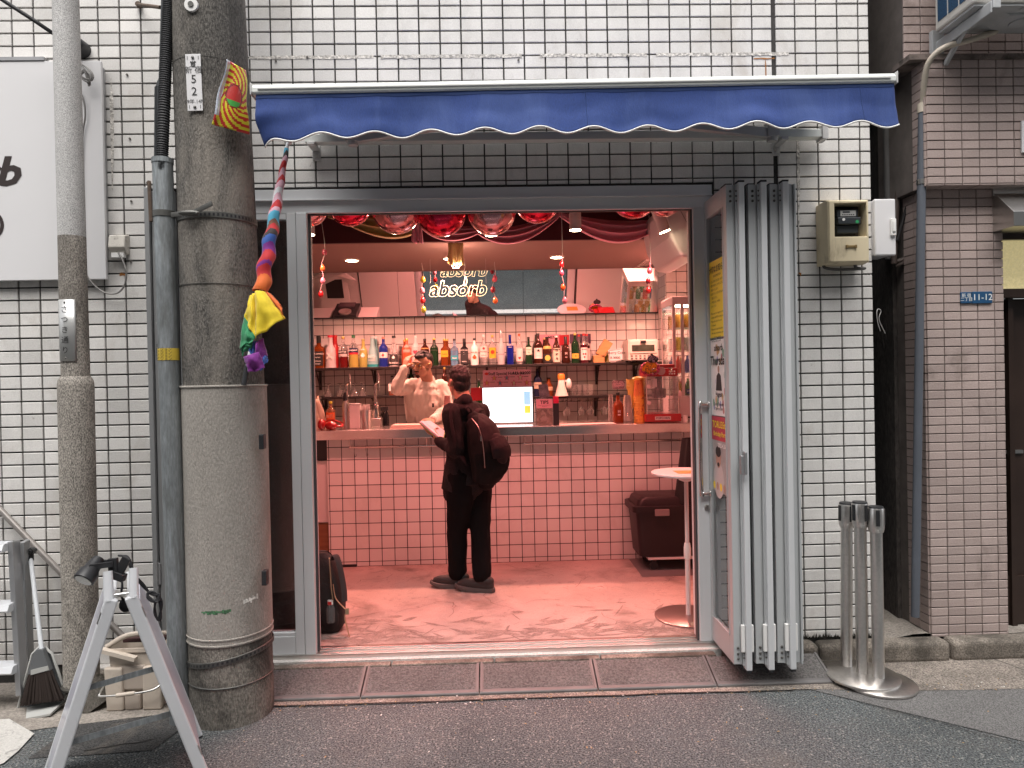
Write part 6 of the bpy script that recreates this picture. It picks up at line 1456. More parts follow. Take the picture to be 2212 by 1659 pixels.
text('Staff Special Hot Drink', .036, INK, md, (p0.x + .205, 2.199, p0.z - .028), bold=.015, wx=.95); text('ALL ¥1000', .036, INK, md, (p1.x - .085, 2.199, p0.z - .026), bold=.02)
b = B(); p = at(1048, 806, Y=2.199); disc2 = [Vector((p.x + .012 + math.cos(a) * .018, 2.1985, p.z - .006 + math.sin(a) * .012)) for a in [2 * PI * j / 14 for j in range(14)]]; b.quad(*disc2); b.obj('new_badge', RD, md)
b = B()
cp_ = [(1188, 0)]
for k, (mx, my) in enumerate(((754, 870), (920, 865), (1100, 860), (655, 935), (830, 935), (1015, 935), (1185, 930))):
    p = at(945 + mx * .16275, 675 + my * .16275, Y=2.2); b.mat(0)
    st = [Vector((p.x + math.cos(a) * r, 2.1988, p.z + math.sin(a) * r)) for j in range(10) for a, r in ((PI / 2 + j * PI / 5, .032 if j % 2 == 0 else .015),)]
    for j in range(10): b.quad(st[j], st[(j + 1) % 10], Vector((p.x, 2.1988, p.z)))
    b.mat(1 + k % 3); b.quad((p.x - .011, 2.1984, p.z + .012), (p.x + .011, 2.1984, p.z + .012), (p.x + .007, 2.1984, p.z - .016), (p.x - .007, 2.1984, p.z - .016)); b.mat(4); b.box(p.x + .03, p.x + .07, 2.1985, 2.1988, p.z + .004, p.z + .008)
b.obj('drink_picture', [pmat((.50, .12, .2)), pmat((.5, .3, .1)), pmat((.12, .2, .25)), pmat((.45, .45, .3)), INK], md)
card('beer_menu', 'red beer menu card half hidden by the customer', 'menu', [(1017, 838), (1042, 837), (1042, 865), (1017, 866)], 2.08, REDM)
tp = thing('tips_box', 'clear acrylic tips box with pink card and coins on the counter', 'tip box', (at(1175, 915, Y=1.86).x, 1.86, CT1))
x0, x1 = at(1157, 890, Y=1.86).x, at(1194, 890, Y=1.86).x; zt_ = at(1175, 861, Y=1.86).z
b = B(); b.box(x0, x1, 1.82, 1.824, CT1, zt_); b.box(x0, x1, 1.9, 1.904, CT1, zt_); b.box(x0, x0 + .003, 1.824, 1.9, CT1, zt_); b.box(x1 - .003, x1, 1.824, 1.9, CT1, zt_); b.obj('acrylic_wall', gm((.95, .93, .93), .95, .03), tp)
b = B(); zm_ = CT1 + (zt_ - CT1) * .64; b.box(x0 + .004, x1 - .004, 1.815, 1.8185, zm_, zt_ - .004); b.obj('tip_card', PINKM, tp)
text('TIPS', .038, INK, tp, ((x0 + x1) / 2, 1.8145, zt_ - .03), bold=.03); text('Tips go to our bartenders!\nthank you', .010, INK, tp, ((x0 + x1) / 2, 1.8145, zm_ + .02))
b = B(); b.box(x0 + .004, x1 - .004, 1.83, 1.832, CT1 + .004, zm_); b.obj('photo_card', M('photo_print', (.25, .17, .12), .5, var=.6, vs=26, dirt=((.5, .38, .3), 22, .5, .56, .9)), tp)
b = B(); r2 = random.Random(8)
for k in range(26): p = Vector((r2.uniform(x0 + .015, x1 - .015), r2.uniform(1.834, 1.89), CT1 + .004 + .02 * r2.random())); n_ = Vector((r2.gauss(0, .5), -1, r2.gauss(0, .8))).normalized(); b.cyl(p, p + n_ * .0018, .011, n=10)
tag(b.obj('coins', M('coin', (.45, .4, .36), .35, .8), tp), kind='stuff')
ph = card('phone', 'smartphone in a clear case propped above the tips box', 'phone', [(1163, 832), (1183, 829), (1188, 857), (1166, 862)], 1.9, M('phone_glass', (.16, .14, .16), .12, var=.7, vs=30, coat=.8), th=.008)
sbx = thing('straw_box', 'black box of bright red straws beside the tips box', 'straw box', (at(1201, 915, Y=1.85).x, 1.85, CT1)); x0, x1 = at(1195, 890, Y=1.85).x, at(1207, 890, Y=1.85).x; zt_ = at(1200, 871, Y=1.85).z
b = B(); b.box(x0, x1, 1.82, 1.87, CT1, zt_); b.obj('box', BLACK, sbx, bevel=.002)
b = B()
for i in range(8):
    for j in range(6): x = x0 + .004 + i * (x1 - x0 - .008) / 7; y = 1.825 + j * .008; b.cyl((x, y, CT1 + .02), (x, y, at(1200, 856, Y=1.85).z), .0026, n=6)
tag(b.obj('straws', M('straw_red', (.65, .03, .10), .35), sbx), kind='stuff')
b = B()
for k in range(5): x0 = at(1232 + k * 18, 915, Y=1.85).x; a = .1 * math.sin(k * 2.2); q = [Vector((x0 + dx * math.cos(a) - dy * math.sin(a), 1.83 + dx * math.sin(a) + dy * math.cos(a), CT1 + .0006 + .0006 * k)) for dx, dy in ((-.09, -.06), (.09, -.06), (.09, .1), (-.09, .1))]; b.rings([q, [p + Vector((0, 0, .0005)) for p in q]])
tag(b.obj('paper_menu', M('menu_paper', (.62, .42, .40), .6, var=.25, vs=35), loc=(at(1270, 915, Y=1.85).x, 1.85, CT1)), 'pink printed menu sheets spread flat on the right of the counter', 'paper')
bb = bottle(1333, 24, 65, 'flask', gm((.32, .055, .01), .5), BL, None, 'large amber bourbon bottle on the counter below the highball sign', base=CT1, y=1.96, txt=[('Ħ', .36, .7), ('▬', .27, .5)], tcol=(.6, .5, .48))
card('price_sign', 'pink spiky highball price sign clipped above the bourbon bottle', 'sign', [(1322, 826), (1326, 821), (1345, 822), (1350, 825), (1349, 836), (1346, 841), (1324, 840)], 1.9, M('sign_pink', (.62, .38, .40), .6), [('ハイボール', 1336, 826, .022), ('ハーフ', 1338, 831, .022), ('1dol ¥800', 1337, 836.5, .02)], out=INK)
# popcorn cups and bag
t, x, R_, H = cup_stack(1381, 24, 92, 10, 1.93, M('popcorn_cup', (.66, .30, .05), .55, dirt=((.30, .05, .02), 30, .54, .6, .9)), 'tall stack of orange striped popcorn cups beside the popcorn machine')
b = B()
for k in range(10):
    a = -PI * .95 + k * PI * .9 / 9; b.quad(*[Vector((x + math.cos(a + d) * R_ * rr_, 1.93 + math.sin(a + d) * R_ * rr_, CT1 + H * zz_)) for d, zz_, rr_ in ((-.08, .63, .99), (.08, .63, .99), (.08, .99, .72), (-.08, .99, .72))])
b.obj('stripe', M('stripe_red', (.6, .12, .05), .5), t)
yb_ = thing('plastic_bag', 'crumpled yellow plastic bag over the popcorn cups', 'bag', (at(1374, 880, Y=2.0).x, 2.0, CT1)); xc = at(1374, 880, Y=2.0).x
b = B(); b.grid(lambda u, v: (xc + .0 + math.cos(2 * PI * u) * (.06 + .018 * v + .012 * noise.noise(Vector((u * 9, v * 7, 1)))), 2.0 + math.sin(2 * PI * u) * (.045 + .012 * noise.noise(Vector((u * 9, v * 7, 5)))), CT1 + .12 + .24 * v + .02 * noise.noise(Vector((u * 8, v * 8, 9)))), 40, 16); b.ell((xc + .02, 1.97, CT1 + .36), (.06, .04, .025)); b.obj('bag_film', gm((.72, .48, .12), .45, .3), yb_, smooth=180)

# ---------------------------------------------------------------- popcorn machine
Yp = 2.0
x0, x1 = at(1397, 900, Y=1.84).x, at(1467, 900, Y=1.84).x
pmn = thing('popcorn_machine', 'red popcorn machine with clear panes and black kettle on the counter', 'popcorn machine', ((x0 + x1) / 2, Yp, CT1))
LAMPG = M('hinge_pale', (.6, .45, .45), .4)
RED2 = M('machine_red', (.28, .008, .012), .3, coat=.4)
z_a, z_b, z_c = at(1430, 894, Y=1.84).z, at(1430, 813, Y=1.84).z, at(1430, 795, Y=1.84).z
b = B(); b.box(x0 - .015, x1 + .015, 1.82, 2.14, CT1 + .006, z_a); b.obj('base', RED2, pmn, bevel=.006)
b = B(); b.box(x0 + .005, x1 - .005, 1.835, 2.13, z_b, z_c); b.box(x0 + .05, x1 - .02, 1.86, 2.1, z_c, z_c + .03); b.obj('canopy', RED2, pmn, bevel=.008)
b = B(); 
for x in (x0 + .004, x1 - .004):
    for y in (1.842, 2.12): b.box(x - .004, x + .004, y - .004, y + .004, z_a, z_b)
b.obj('frame_post', CHR, pmn)
b = B(); b.box(x0 + .008, x1 - .008, 1.842, 1.845, z_a, z_b); b.box(x0 + .003, x0 + .006, 1.85, 2.11, z_a, z_b); b.box(x1 - .006, x1 - .003, 1.85, 2.11, z_a, z_b); b.obj('pane', gm((.9, .88, .88), .92, .03), pmn)
b = B(); xm = (x0 + x1) / 2; b.lathe([(.055, 0), (.06, .01), (.06, .075), (.05, .08)], 24, c=(xm - .0, 1.97, z_a + (z_b - z_a) * .42)); b.cyl((xm, 1.97, z_a + .19), (xm, 1.97, z_b), .03, n=14); b.obj('kettle', M('kettle_black', (.03, .025, .025), .25, .6), pmn, smooth=40)
b = B(); b.box(xm - .07, xm - .03, 1.90, 1.95, z_b - .09, z_b - .02); b.obj('salt_box', WHITE, pmn, bevel=.004)
b = B(); b.box(xm - .07, xm + .06, 1.816, 1.82, CT1 + .022, CT1 + .05); b.obj('plate_print', M('plate_pale', (.5, .42, .42), .4), pmn); text('POPCORN', .024, INK, pmn, (xm - .005, 1.8155, CT1 + .036), bold=.02)
b = B(); b.cyl((xm - .01, 1.835, z_b + .045), (xm - .01, 1.825, z_b + .045), .034, n=22); b.obj('dial', M('dial_grey', (.3, .2, .2), .4), pmn, smooth=40)
b = B()
for sx_ in (-1, 1):
    for i in range(3):
        for j in range(2): b.box(xm - .01 + sx_ * .085 + (i - 1) * .02, xm - .01 + sx_ * .085 + (i - 1) * .02 + .011, 1.832, 1.836, z_b + .015 + j * .02, z_b + .026 + j * .02)
b.obj('check_print', WHITE, pmn)
b = B(); b.tube(crv([(xm + .06, 1.825, z_b + .02), (xm + .07, 1.80, z_b + .06), (xm + .045, 1.80, z_b + .065)], 4), .006, 8); b.tube(crv([(xm - .08, 1.825, z_b + .02), (xm - .09, 1.80, z_b + .06), (xm - .065, 1.80, z_b + .065)], 4), .006, 8); b.obj('lift_handle', CHR, pmn, smooth=60)
for zf in (.30, .74): b = B(); b.cyl((x0 + .02, 1.838, z_a + (z_b - z_a) * zf), (x0 + .02, 1.83, z_a + (z_b - z_a) * zf), .016, n=14); b.obj('hinge', LAMPG, pmn, smooth=40)
b = B(); b.ell((x1 + .012, 1.84, z_a + (z_b - z_a) * .52), (.016, .012, .03)); b.obj('door_knob', M('knob_pink', (.6, .42, .42), .4), pmn, smooth=60)
cl2 = [(1189 + x, y) for x, y in ()]
def cd5(x, y): return (1188 + x * .1627, 675 + y * .1627)
ORG = M('sign_orange', (.66, .26, .01), .6)
card('price_sign', 'orange cloud shaped popcorn price sign above the popcorn machine', 'sign', [cd5(*q) for q in ((1222, 745), (1245, 700), (1285, 655), (1330, 672), (1390, 662), (1422, 695), (1412, 745), (1415, 790), (1360, 800), (1300, 822), (1268, 785), (1228, 780))], 1.80, ORG, [('ポップ', 1398, 790, .030), ('コーン', 1406, 794, .030), ('R ¥300', 1404, 798.5, .028), ('Big ¥400', 1406, 804, .028)], out=INK)
ov = [cd5(1365 + 74 * math.cos(a), 620 + 52 * math.sin(a)) for a in [2 * PI * j / 24 for j in range(24)]]
t = card('price_sign', 'black oval flavour sign with a bobble above the orange popcorn sign', 'sign', ov, 1.81, BLACK, [('やみつき', 1410, 771, .024), ('わさビーフ', 1410, 776, .026), ('味', 1412, 780.5, .022)], tcol=M('sign_lilac', (.55, .42, .6), .6))
b = B(); b.ell(at(*cd5(1352, 562), Y=1.815), (.012, .006, .012)); b.obj('bobble', BLACK, t, smooth=180)
b = B()
for k in range(14):
    a = 2 * PI * k / 14; p = at(*cd5(1330 + 118 * math.cos(a) * .95, 745 + 70 * math.sin(a)), Y=1.83); b.ell(p, (.018, .012, .018), 8, 6)
tag(b.obj('tinsel_trim', M('tinsel', (.35, .06, .12), .3, .6, fine=.6, fs=200), loc=at(1405, 800, Y=1.83), smooth=60), 'purple red tinsel trim behind the orange popcorn sign', 'tinsel')

# ---------------------------------------------------------------- display fridge
fx0, fx1 = at(1452, 780, Y=2.1).x, at(1452, 780, Y=2.1).x + .46
fz = at(1470, 640, Y=2.06).z; fzm = at(1470, 856, Y=2.06).z
fr_ = thing('display_fridge', 'pink lit countertop display fridge with drinks at the right end', 'fridge', ((fx0 + fx1) / 2, 2.25, CT1))
FW = M('fridge_white', (.62, .5, .5), .35)
fy0, fy1 = 2.06, 2.46
b = B(); b.box(fx0, fx1, fy0, fy1, CT1 + .03, fzm); b.obj('cabinet', FW, fr_, bevel=.006)
b = B(); b.box(fx0, fx1, fy0, fy1, fz - .07, fz); b.obj('top_panel', FW, fr_, bevel=.006)
b = B()
for x in (fx0 + .012, fx1 - .012):
    for y in (fy0 + .012, fy1 - .012): b.box(x - .012, x + .012, y - .012, y + .012, fzm, fz - .07)
b.box(fx0 + .07, fx0 + .095, fy0 - .004, fy0 + .01, fzm, fz - .06); b.obj('frame_post', FW, fr_)
b = B(); b.box(fx0 + .03, fx1 - .03, fy0 + .002, fy0 + .006, fzm, fz - .07); b.box(fx0 + .002, fx0 + .006, fy0 + .03, fy1 - .03, fzm, fz - .07); b.box(fx0 + .03, fx1 - .03, fy1 - .006, fy1 - .002, fzm, fz - .07); b.obj('pane', gm((.92, .93, .92), .95, .02), fr_)
b = B(); b.box(fx0 + .03, fx1 - .03, fy0 + .03, fy0 + .045, fz - .09, fz - .075); b.box(fx1 - .05, fx1 - .03, fy0 + .04, fy0 + .055, fzm, fz - .09); b.obj('light_strip', M('fridge_light', (.9, .9, .8), .4, emit='#fff2c8', es=14), fr_)
b = B()
for k in range(1, 4):
    z = fzm + (fz - .07 - fzm) * k / 4
    for j in range(12): b.cyl((fx0 + .02, fy0 + .04 + .028 * j, z), (fx1 - .02, fy0 + .04 + .028 * j, z), .002, n=5)
b.obj('wire_shelf', WHITE, fr_)
fcol = [gm((.55, .28, .02), .5), gm((.05, .3, .1), .5), pmat((.6, .05, .03)), pmat((.05, .1, .4)), gm((.7, .6, .1), .5), pmat((.55, .55, .55)), pmat((.6, .25, .02))]
for k in range(4):
    z = fzm + (fz - .07 - fzm) * k / 4 + .004
    for i in range(5):
        for j in range(2):
            b = B(); x = fx0 + .065 + i * .082; y = fy0 + .09 + j * .20
            if k < 2: b.lathe([(.028, 0), (.028, .09), (.011, .125), (.011, .148)], 12)
            else: b.lathe([(.028, 0), (.03, .006), (.03, .105), (.025, .115)], 12)
            o = b.obj('drink', fcol[(i + j + 2 * k) % 7], fr_, smooth=45, world=False); o.location = Vector((x, y, z)) - WL['display_fridge']
p = at(1188 + 1840 * .1627, 675 + 1045 * .1627, Y=fy0); b = B(); b.cyl((p.x, fy0 - .003, p.z), (p.x, fy0 + .001, p.z), .022, n=22); b.obj('badge', M('badge_navy', (.02, .05, .15), .4), fr_); text('JCM', .018, WHITE, fr_, (p.x, fy0 - .004, p.z))
b = B()
for k in range(9): b.box(fx0 - .002, fx0 + .001, fy0 + .05, fy0 + .2, CT1 + .06 + k * .014, CT1 + .066 + k * .014)
b.obj('vent', FRD, fr_)
b = B(); p = Vector((at(1480, 910, Y=1.9).x, 1.9, CT1)); b.cyl(p, p + Vector((0, 0, .05)), .022, n=14); tag(b.obj('small_cup', WHITE, loc=p, smooth=40), 'small ridged white cup at the right end of the counter', 'cup')

# ---------------------------------------------------------------- neon name sign in front of the mirror
NY = 2.45
nb_ = at(988, 625, Y=NY)
ns = thing('neon_sign', 'glowing white neon outline sign hanging before the mirror', 'neon sign', nb_)
NEON = M('neon_tube', (.9, .85, .7), .4, emit='#ffdfa0', es=1.7)
tt = text('absorb', .19, NEON, ns, nb_, shear=.22, bold=.03, loop=.008, wx=.98, name='neon_letters')
b = B(); p = at(1006, 610, Y=NY); b.tube(crv([p + Vector((-.02, 0, -.02)), p + Vector((.0, 0, .05)), p + Vector((.012, 0, .01)), p + Vector((-.004, 0, -.03)), p + Vector((-.02, 0, -.02))], 5), .0035, 6); b.obj('neon_flame', NEON, ns)
b = B()
for px in (930, 1005, 1050): b.cyl(at(px, 612, Y=NY), Vector((at(px, 612, Y=NY).x, NY, SZ)), .0012, n=5)
b.obj('hanging_wire', CORDW, ns)

# ---------------------------------------------------------------- lamps (each carries its own light)
LAMPW = M('lamp_white', (.6, .52, .5), .4); GLOW = M('lamp_glow', (1, 1, 1), .4, emit='#ffe2b8', es=25)
def light(par, loc, energy, col, size=1.9, blend=.8, r=.04):
    l = bpy.data.lights.new('lamp_light', 'SPOT'); l.energy = energy; l.color = col; l.spot_size = size; l.spot_blend = blend; l.shadow_soft_size = r
    o = bpy.data.objects.new('lamp_light', l); COL.objects.link(o); o.parent = par; o.location = Vector(loc) - WL[par.name]; return o
PINKL, WARML = (1, .25, .225), (1, .38, .29)
spl = (('white tubular ceiling spotlight at the left edge of the doorway', 667, 507, .85), ('white tubular ceiling spotlight in front of the olive drape', 857, 503, .85), ('white tubular ceiling spotlight below the clear balloon', 1061, 508, .8), ('long white tubular ceiling spotlight between the pink drapes', 1243, 497, .85), ('tilted white tubular ceiling spotlight by the air conditioner', 1436, 500, .85))
SPOTS = []
for k, (lb, px, py, Y) in enumerate(spl):
    p = at(px, py, Y=Y); t = thing('spotlight', lb, 'spotlight', p, 'tubular ceiling spotlights'); ax = Vector((-.35, 0, 1)).normalized() if k == 4 else Vector((0, 0, 1))
    b = B(); tl_ = .17 if k > 2 else .09; b.cyl(p, p + ax * tl_, .040, n=24); b.cyl(p + ax * tl_, Vector((p.x + ax.x * .25, p.y, 2.98)), .012, n=8); b.obj('tube', LAMPW, t, smooth=40)
    b = B(); b.cyl(p - ax * .003, p - ax * .0005, .037, n=24); b.obj('bulb', GLOW, t)
    SPOTS.append(light(t, p - ax * .02, 44, PINKL, 1.95, .7))
for lb, px, py in (('recessed downlight glowing at the left of the low ceiling', 760, 562), ('recessed downlight glowing beside the middle egg string', 1203, 555), ('recessed downlight glowing near the ceiling vent', 1428, 550), ('recessed downlight half hidden by the olive cloth tail', 972, 558)):
    p = at(px, py, Z=SZ); t = thing('downlight', lb, 'downlight', p, 'recessed downlights in the low ceiling')
    b = B(); b.rings([[p + Vector((math.cos(a) * r, math.sin(a) * r, z)) for a in [2 * PI * j / 24 for j in range(24)]] for r, z in ((.066, -.0005), (.066, -.006), (.055, -.008))], cap=False); b.obj('ring', LAMPW, t, smooth=40)
    b = B(); b.cyl(p + Vector((0, 0, -.0065)), p + Vector((0, 0, -.004)), .055, n=24); b.obj('bulb', GLOW, t)
    light(t, p + Vector((0, 0, -.03)), 98, WARML, 2.4)
vt = thing('ceiling_vent', 'square white ceiling vent grille above the right end of the mirror', 'vent', at(1422, 565, Z=SZ)); p = at(1427, 566, Z=SZ)
b = B()
for i in range(4): b.rings([[p + Vector((sx_ * r, sy_ * r, z)) for sx_, sy_ in ((-1, -1), (1, -1), (1, 1), (-1, 1))] for r, z in ((.19 - i * .03, -.002), (.19 - i * .03, -.014), (.175 - i * .03, -.016))], cap=False)
b.obj('grille', LAMPW, vt)

# ---------------------------------------------------------------- balloons, drapes, eggs
ORB = {'pink': M('foil_pink', (.62, .30, .32), .14, .85, var=.12, vs=9, bump=.25, bs=16), 'red': M('foil_red', (.55, .02, .06), .14, .85, var=.12, vs=9, bump=.25, bs=16)}
for k, (px, py, w_, c, lb) in enumerate(((668, 448, 80, 'pink', 'pink foil balloon cut off by the left door post'), (755, 440, 96, 'red', 'red foil balloon above the olive drape'), (857, 452, 106, 'pink', 'pale pink foil balloon right of the olive drape'), (952, 455, 112, 'red', 'largest red foil balloon with a pale crown'), (1062, 456, 105, 'pink', 'clear pink foil balloon above a round lamp'), (1160, 430, 104, 'red', 'crimson foil balloon between two pink drapes'), (1370, 418, 108, 'red', 'small visible rim of a red foil balloon on the right'), (1437, 434, 70, 'pink', 'pink foil balloon tucked beside the tilted spotlight'))):
    Y = .62 + .06 * (k % 2); c_ = at(px, py, Y=Y); r = w_ / 2 * (Y + 3.9) / 1512
    t = thing('balloon', lb, 'balloon', c_, 'round foil balloons under the ceiling'); b = B()
    n, m = 40, 22
    rg = []
    for i in range(1, m):
        a = PI * i / m; rg.append([c_ + Vector((math.sin(a) * math.cos(2 * PI * j / n) * r, math.sin(a) * math.sin(2 * PI * j / n) * r, -math.cos(a) * r)) * (1 - .018 * abs(math.sin(j * PI / 2.5)) * math.exp(-((i - m / 2) / 3) ** 2)) for j in range(n)] if False else [c_ + Vector((math.sin(a) * math.cos(2 * PI * j / n), math.sin(a) * math.sin(2 * PI * j / n), -math.cos(a))) * r * (1 - .02 * (j % 2) * math.exp(-((i - m / 2) / 2.0) ** 2)) for j in range(n)])
    b.rings(rg); b.obj('foil', ORB[c], t, smooth=180)
    b = B(); b.cyl(c_ + Vector((0, 0, r * .98)), Vector((c_.x, c_.y, 2.98)), .0015, n=5); b.obj('balloon_string', CORDW, t)
DR = {'olive': M('drape_olive', (.55, .44, .16), .8, sheen=.3), 'pink': M('drape_pink', (.80, .32, .42), .8, sheen=.3)}
def swag(a, c, bot, top, m, lb, Y=1.5, folds=6):
    A, C = at(*a, Y=Y), at(*c, Y=Y); zb = at(*bot, Y=Y); zt_ = at(*top, Y=Y); um = min(.85, max(.15, (zb.x - A.x) / (C.x - A.x)))
    ex = math.log(.5) / math.log(um)
    def f(u, v):
        p = A.lerp(C, u); s_ = u ** ex; sg_ = 4 * s_ * (1 - s_)
        zm = (A.lerp(C, um)).z; sag = (zm - zt_.z) + (zt_.z - zb.z) * v
        return (p.x, Y + .05 * math.sin(v * folds * PI) * (.25 + .75 * sg_) - .05 * sg_ * math.sin(v * PI), p.z - sag * sg_ + .012 * math.cos(v * folds * PI) * sg_ - .03 * v * (1 - sg_))
    b = B(); b.grid(f, 40, 48); tag(b.obj('drape', DR[m], loc=A, smooth=180, solid=.001), lb, 'drape', 'cloth swags across the ceiling')
swag((708, 462), (905, 492), (830, 518), (800, 470), 'olive', 'olive green cloth swag at the left of the ceiling')
swag((905, 478), (1046, 490), (968, 524), (975, 490), 'pink', 'pink cloth swag below the large red balloon')
swag((1020, 486), (1210, 458), (1110, 530), (1120, 492), 'pink', 'pink cloth swag right of the clear pink balloon')
swag((1206, 458), (1438, 470), (1330, 529), (1320, 480), 'pink', 'widest pink cloth swag on the right before the low ceiling', 1.55)
def tail(x0, x1, y0, y1, m, lb, Y):
    P0, P1 = at(x0, y0, Y=Y), at(x1, y0, Y=Y); z1 = at(x0, y1, Y=Y).z
    b = B(); b.grid(lambda u, v: (P0.x + (P1.x - P0.x) * u + .004 * math.sin(v * 5 + u * 9), Y + .018 * math.sin(u * 6 * PI) * (.4 + .6 * v), P0.z + (z1 - P0.z) * v * (1 - .12 * (1 - abs(math.sin(u * 5))))), 40, 8); tag(b.obj('drape', DR[m], loc=P0, smooth=180, solid=.001), lb, 'drape', 'cloth swags across the ceiling')
tail(889, 912, 468, 527, 'pink', 'short pink cloth tail hanging beside the olive swag', 1.4)
tail(967, 1001, 523, 574, 'olive', 'olive cloth tail hanging from the low ceiling over a lamp', 1.72)
lb_ = thing('pendant_lamp', 'small white wire cage pendant under the olive cloth tail', 'lamp', at(985, 575, Y=1.75)); p = at(985, 569, Y=1.75); b = B()
for k in range(8): a = 2 * PI * k / 8; b.tube([p + Vector((math.cos(a) * .042, math.sin(a) * .042, 0)), p + Vector((math.cos(a) * .026, math.sin(a) * .026, -.034))], .0015, 4)
for r, z in ((.042, 0), (.026, -.034)): b.tube([p + Vector((math.cos(2 * PI * k / 16) * r, math.sin(2 * PI * k / 16) * r, z)) for k in range(17)], .0015, 4)
b.obj('cage', WHITE, lb_)
b = B(); b.ell(p + Vector((0, 0, -.008)), .014); b.obj('bulb', GLOW, lb_, smooth=180)
pl_ = bpy.data.lights.new('lamp_light', 'POINT'); pl_.energy = 7; pl_.color = (1, .55, .42); pl_.shadow_soft_size = .05; po_ = bpy.data.objects.new('lamp_light', pl_); COL.objects.link(po_); po_.parent = lb_; po_.location = p + Vector((0, -.0, -.045)) - WL[lb_.name]
EG = {k: M('egg_' + k, c, .25, coat=.5, var=.25, vs=60) for k, c in dict(rose=(.55, .10, .16), red=(.45, .015, .02), orange=(.6, .14, .03), pink=(.6, .22, .28), yellow=(.58, .42, .05), lime=(.40, .42, .05), wine=(.2, .015, .03)).items()}
def garland(px, pys, cols, top, Y, lb):
    pts = [at(x, y, Y=Y) for x, y in pys]; t = thing('egg_garland', lb, 'egg garland', pts[-1], 'strings of painted eggs'); tp = at(*top, Y=Y)
    b = B(); b.tube(crv([tp] + [p + Vector((.006 * (-1) ** i, -.01, .02)) for i, p in enumerate(pts)], 4), .002, 5); b.obj('string', CORDW, t)
    for p, c in zip(pts, cols):
        s_ = (Y + 3.9) / 4.9 * .9; b = B(); b.lathe([(.002, -.026 * s_), (.012 * s_, -.022 * s_), (.019 * s_, -.010 * s_), (.0195 * s_, .002 * s_), (.016 * s_, .014 * s_), (.009 * s_, .025 * s_), (.002, .030 * s_)], 14, c=p); b.obj('egg', EG[c], t, smooth=180)
    b = B(); b.tube([p + Vector((.003, -.004, .03)) for p in pts[:1]] + [pts[0] + Vector((.003, -.004, .055))], .004, 6); b.obj('ribbon', EG['pink'], t)
garland(700, [(701, 545), (697, 580), (697.5, 607), (693.5, 636)], ['rose', 'orange', 'pink', 'red'], (693, 468), 1.0, 'egg string at the left of the doorway with four pink and orange eggs')
garland(913, [(913.5, 604), (912, 628), (913, 649), (915, 669)], ['yellow', 'pink', 'red', 'lime'], (911, 568), 2.45, 'egg string left of the neon sign with yellow and red eggs')
garland(1069, [(1069, 602), (1065, 626), (1070, 649)], ['rose', 'wine', 'orange'], (1068, 566), 2.45, 'egg string right of the neon sign with three dark eggs')
garland(1215, [(1213, 572), (1213, 590), (1216, 621), (1220, 649.5)], ['red', 'rose', 'orange', 'pink'], (1213, 458), 1.0, 'egg string in the middle right with four eggs before the grey mirror')
garland(1402, [(1403, 585), (1400, 607), (1400.6, 627.5)], ['rose', 'wine', 'red'], (1402, 465), 1.0, 'egg string at the right in front of the mirrored fridge')
# indoor air conditioner
ia = thing('indoor_air_conditioner', 'sloping white indoor air conditioner at the upper right of the doorway', 'air conditioner', (1.5, 1.0, 2.4))
Pq = [at(x, y, Y=.95) for x, y in ((1436, 452), (1448, 510), (1472, 553), (1500, 556), (1520, 548), (1520, 440), (1440, 430))]
b = B(); b.rings([Pq, [p + Vector((.0, .75, 0)) for p in Pq]]); b.obj('casing', M('ac_white', (.6, .55, .56), .4), ia, bevel=.02, seg=3)
b = B(); b.tube([at(1466, 447, Y=.948), at(1494, 500, Y=.948)], .0015, 5); b.obj('seam', FRD, ia)

# ---------------------------------------------------------------- table, tote box, bags on the floor
tx, ty = at(1481, 1325, Z=0).x, at(1481, 1333, Z=0).y
tbz = at(1475, 1019, Y=ty).z
rt_ = thing('round_table', 'white round bistro table with an orange sheet beside the door post', 'table', (tx, ty, 0))
WTB = M('table_white', (.64, .58, .57), .4)
b = B(); b.lathe([(.20, tbz - .018), (.212, tbz - .012), (.212, tbz - .003), (.208, tbz)], 44, c=(tx, ty, 0)); b.obj('tabletop', WTB, rt_, smooth=30)
b = B(); b.cyl((tx, ty, .01), (tx, ty, .40), .0155, n=18); b.cyl((tx, ty, .40), (tx, ty, tbz - .02), .0125, n=18); b.obj('column', WTB, rt_, smooth=40)
b = B(); b.lathe([(.017, .36), (.022, .37), (.022, .43), (.017, .46)], 18, c=(tx, ty, 0)); b.lathe([(.02, tbz - .06), (.045, tbz - .05), (.045, tbz - .02)], 18, c=(tx, ty, 0)); b.obj('collar', WHITE, rt_, smooth=40)
b = B(); b.lathe([(.205, .0), (.207, .004), (.207, .010), (.2, .013), (.03, .016)], 44, c=(tx, ty, 0)); b.obj('base', M('base_steel', (.42, .30, .29), .3, .9), rt_, smooth=30)
b = B(); b.box(tx - .07, tx + .09, ty - .09, ty + .05, tbz + .0006, tbz + .0012); tag(b.obj('table_notice', M('orange_sheet', (.62, .25, .03), .5, var=.2, vs=50), loc=(tx, ty, tbz)), 'orange printed sheet lying on the white round table', 'paper')
bx0 = at(1368, 1180, Y=1.45).x; tz = at(1430, 1073, Y=1.45).z; tzb = .11
to = thing('storage_box', 'large dark plastic storage box with a domed lid by the counter', 'storage box', (bx0 + .35, 1.6, .1))
TOT = M('tote_dark', (.02, .014, .016), .4, spec=.3)
cxx, cyy = bx0 + .36, 1.6
b = B(); b.rings([ring_rect(cxx, cyy, z, .345 * k, .19 * k, .05) for z, k in ((tzb, .90), (.40, .96), (.47, .98))]); b.obj('box_body', TOT, to, smooth=35)
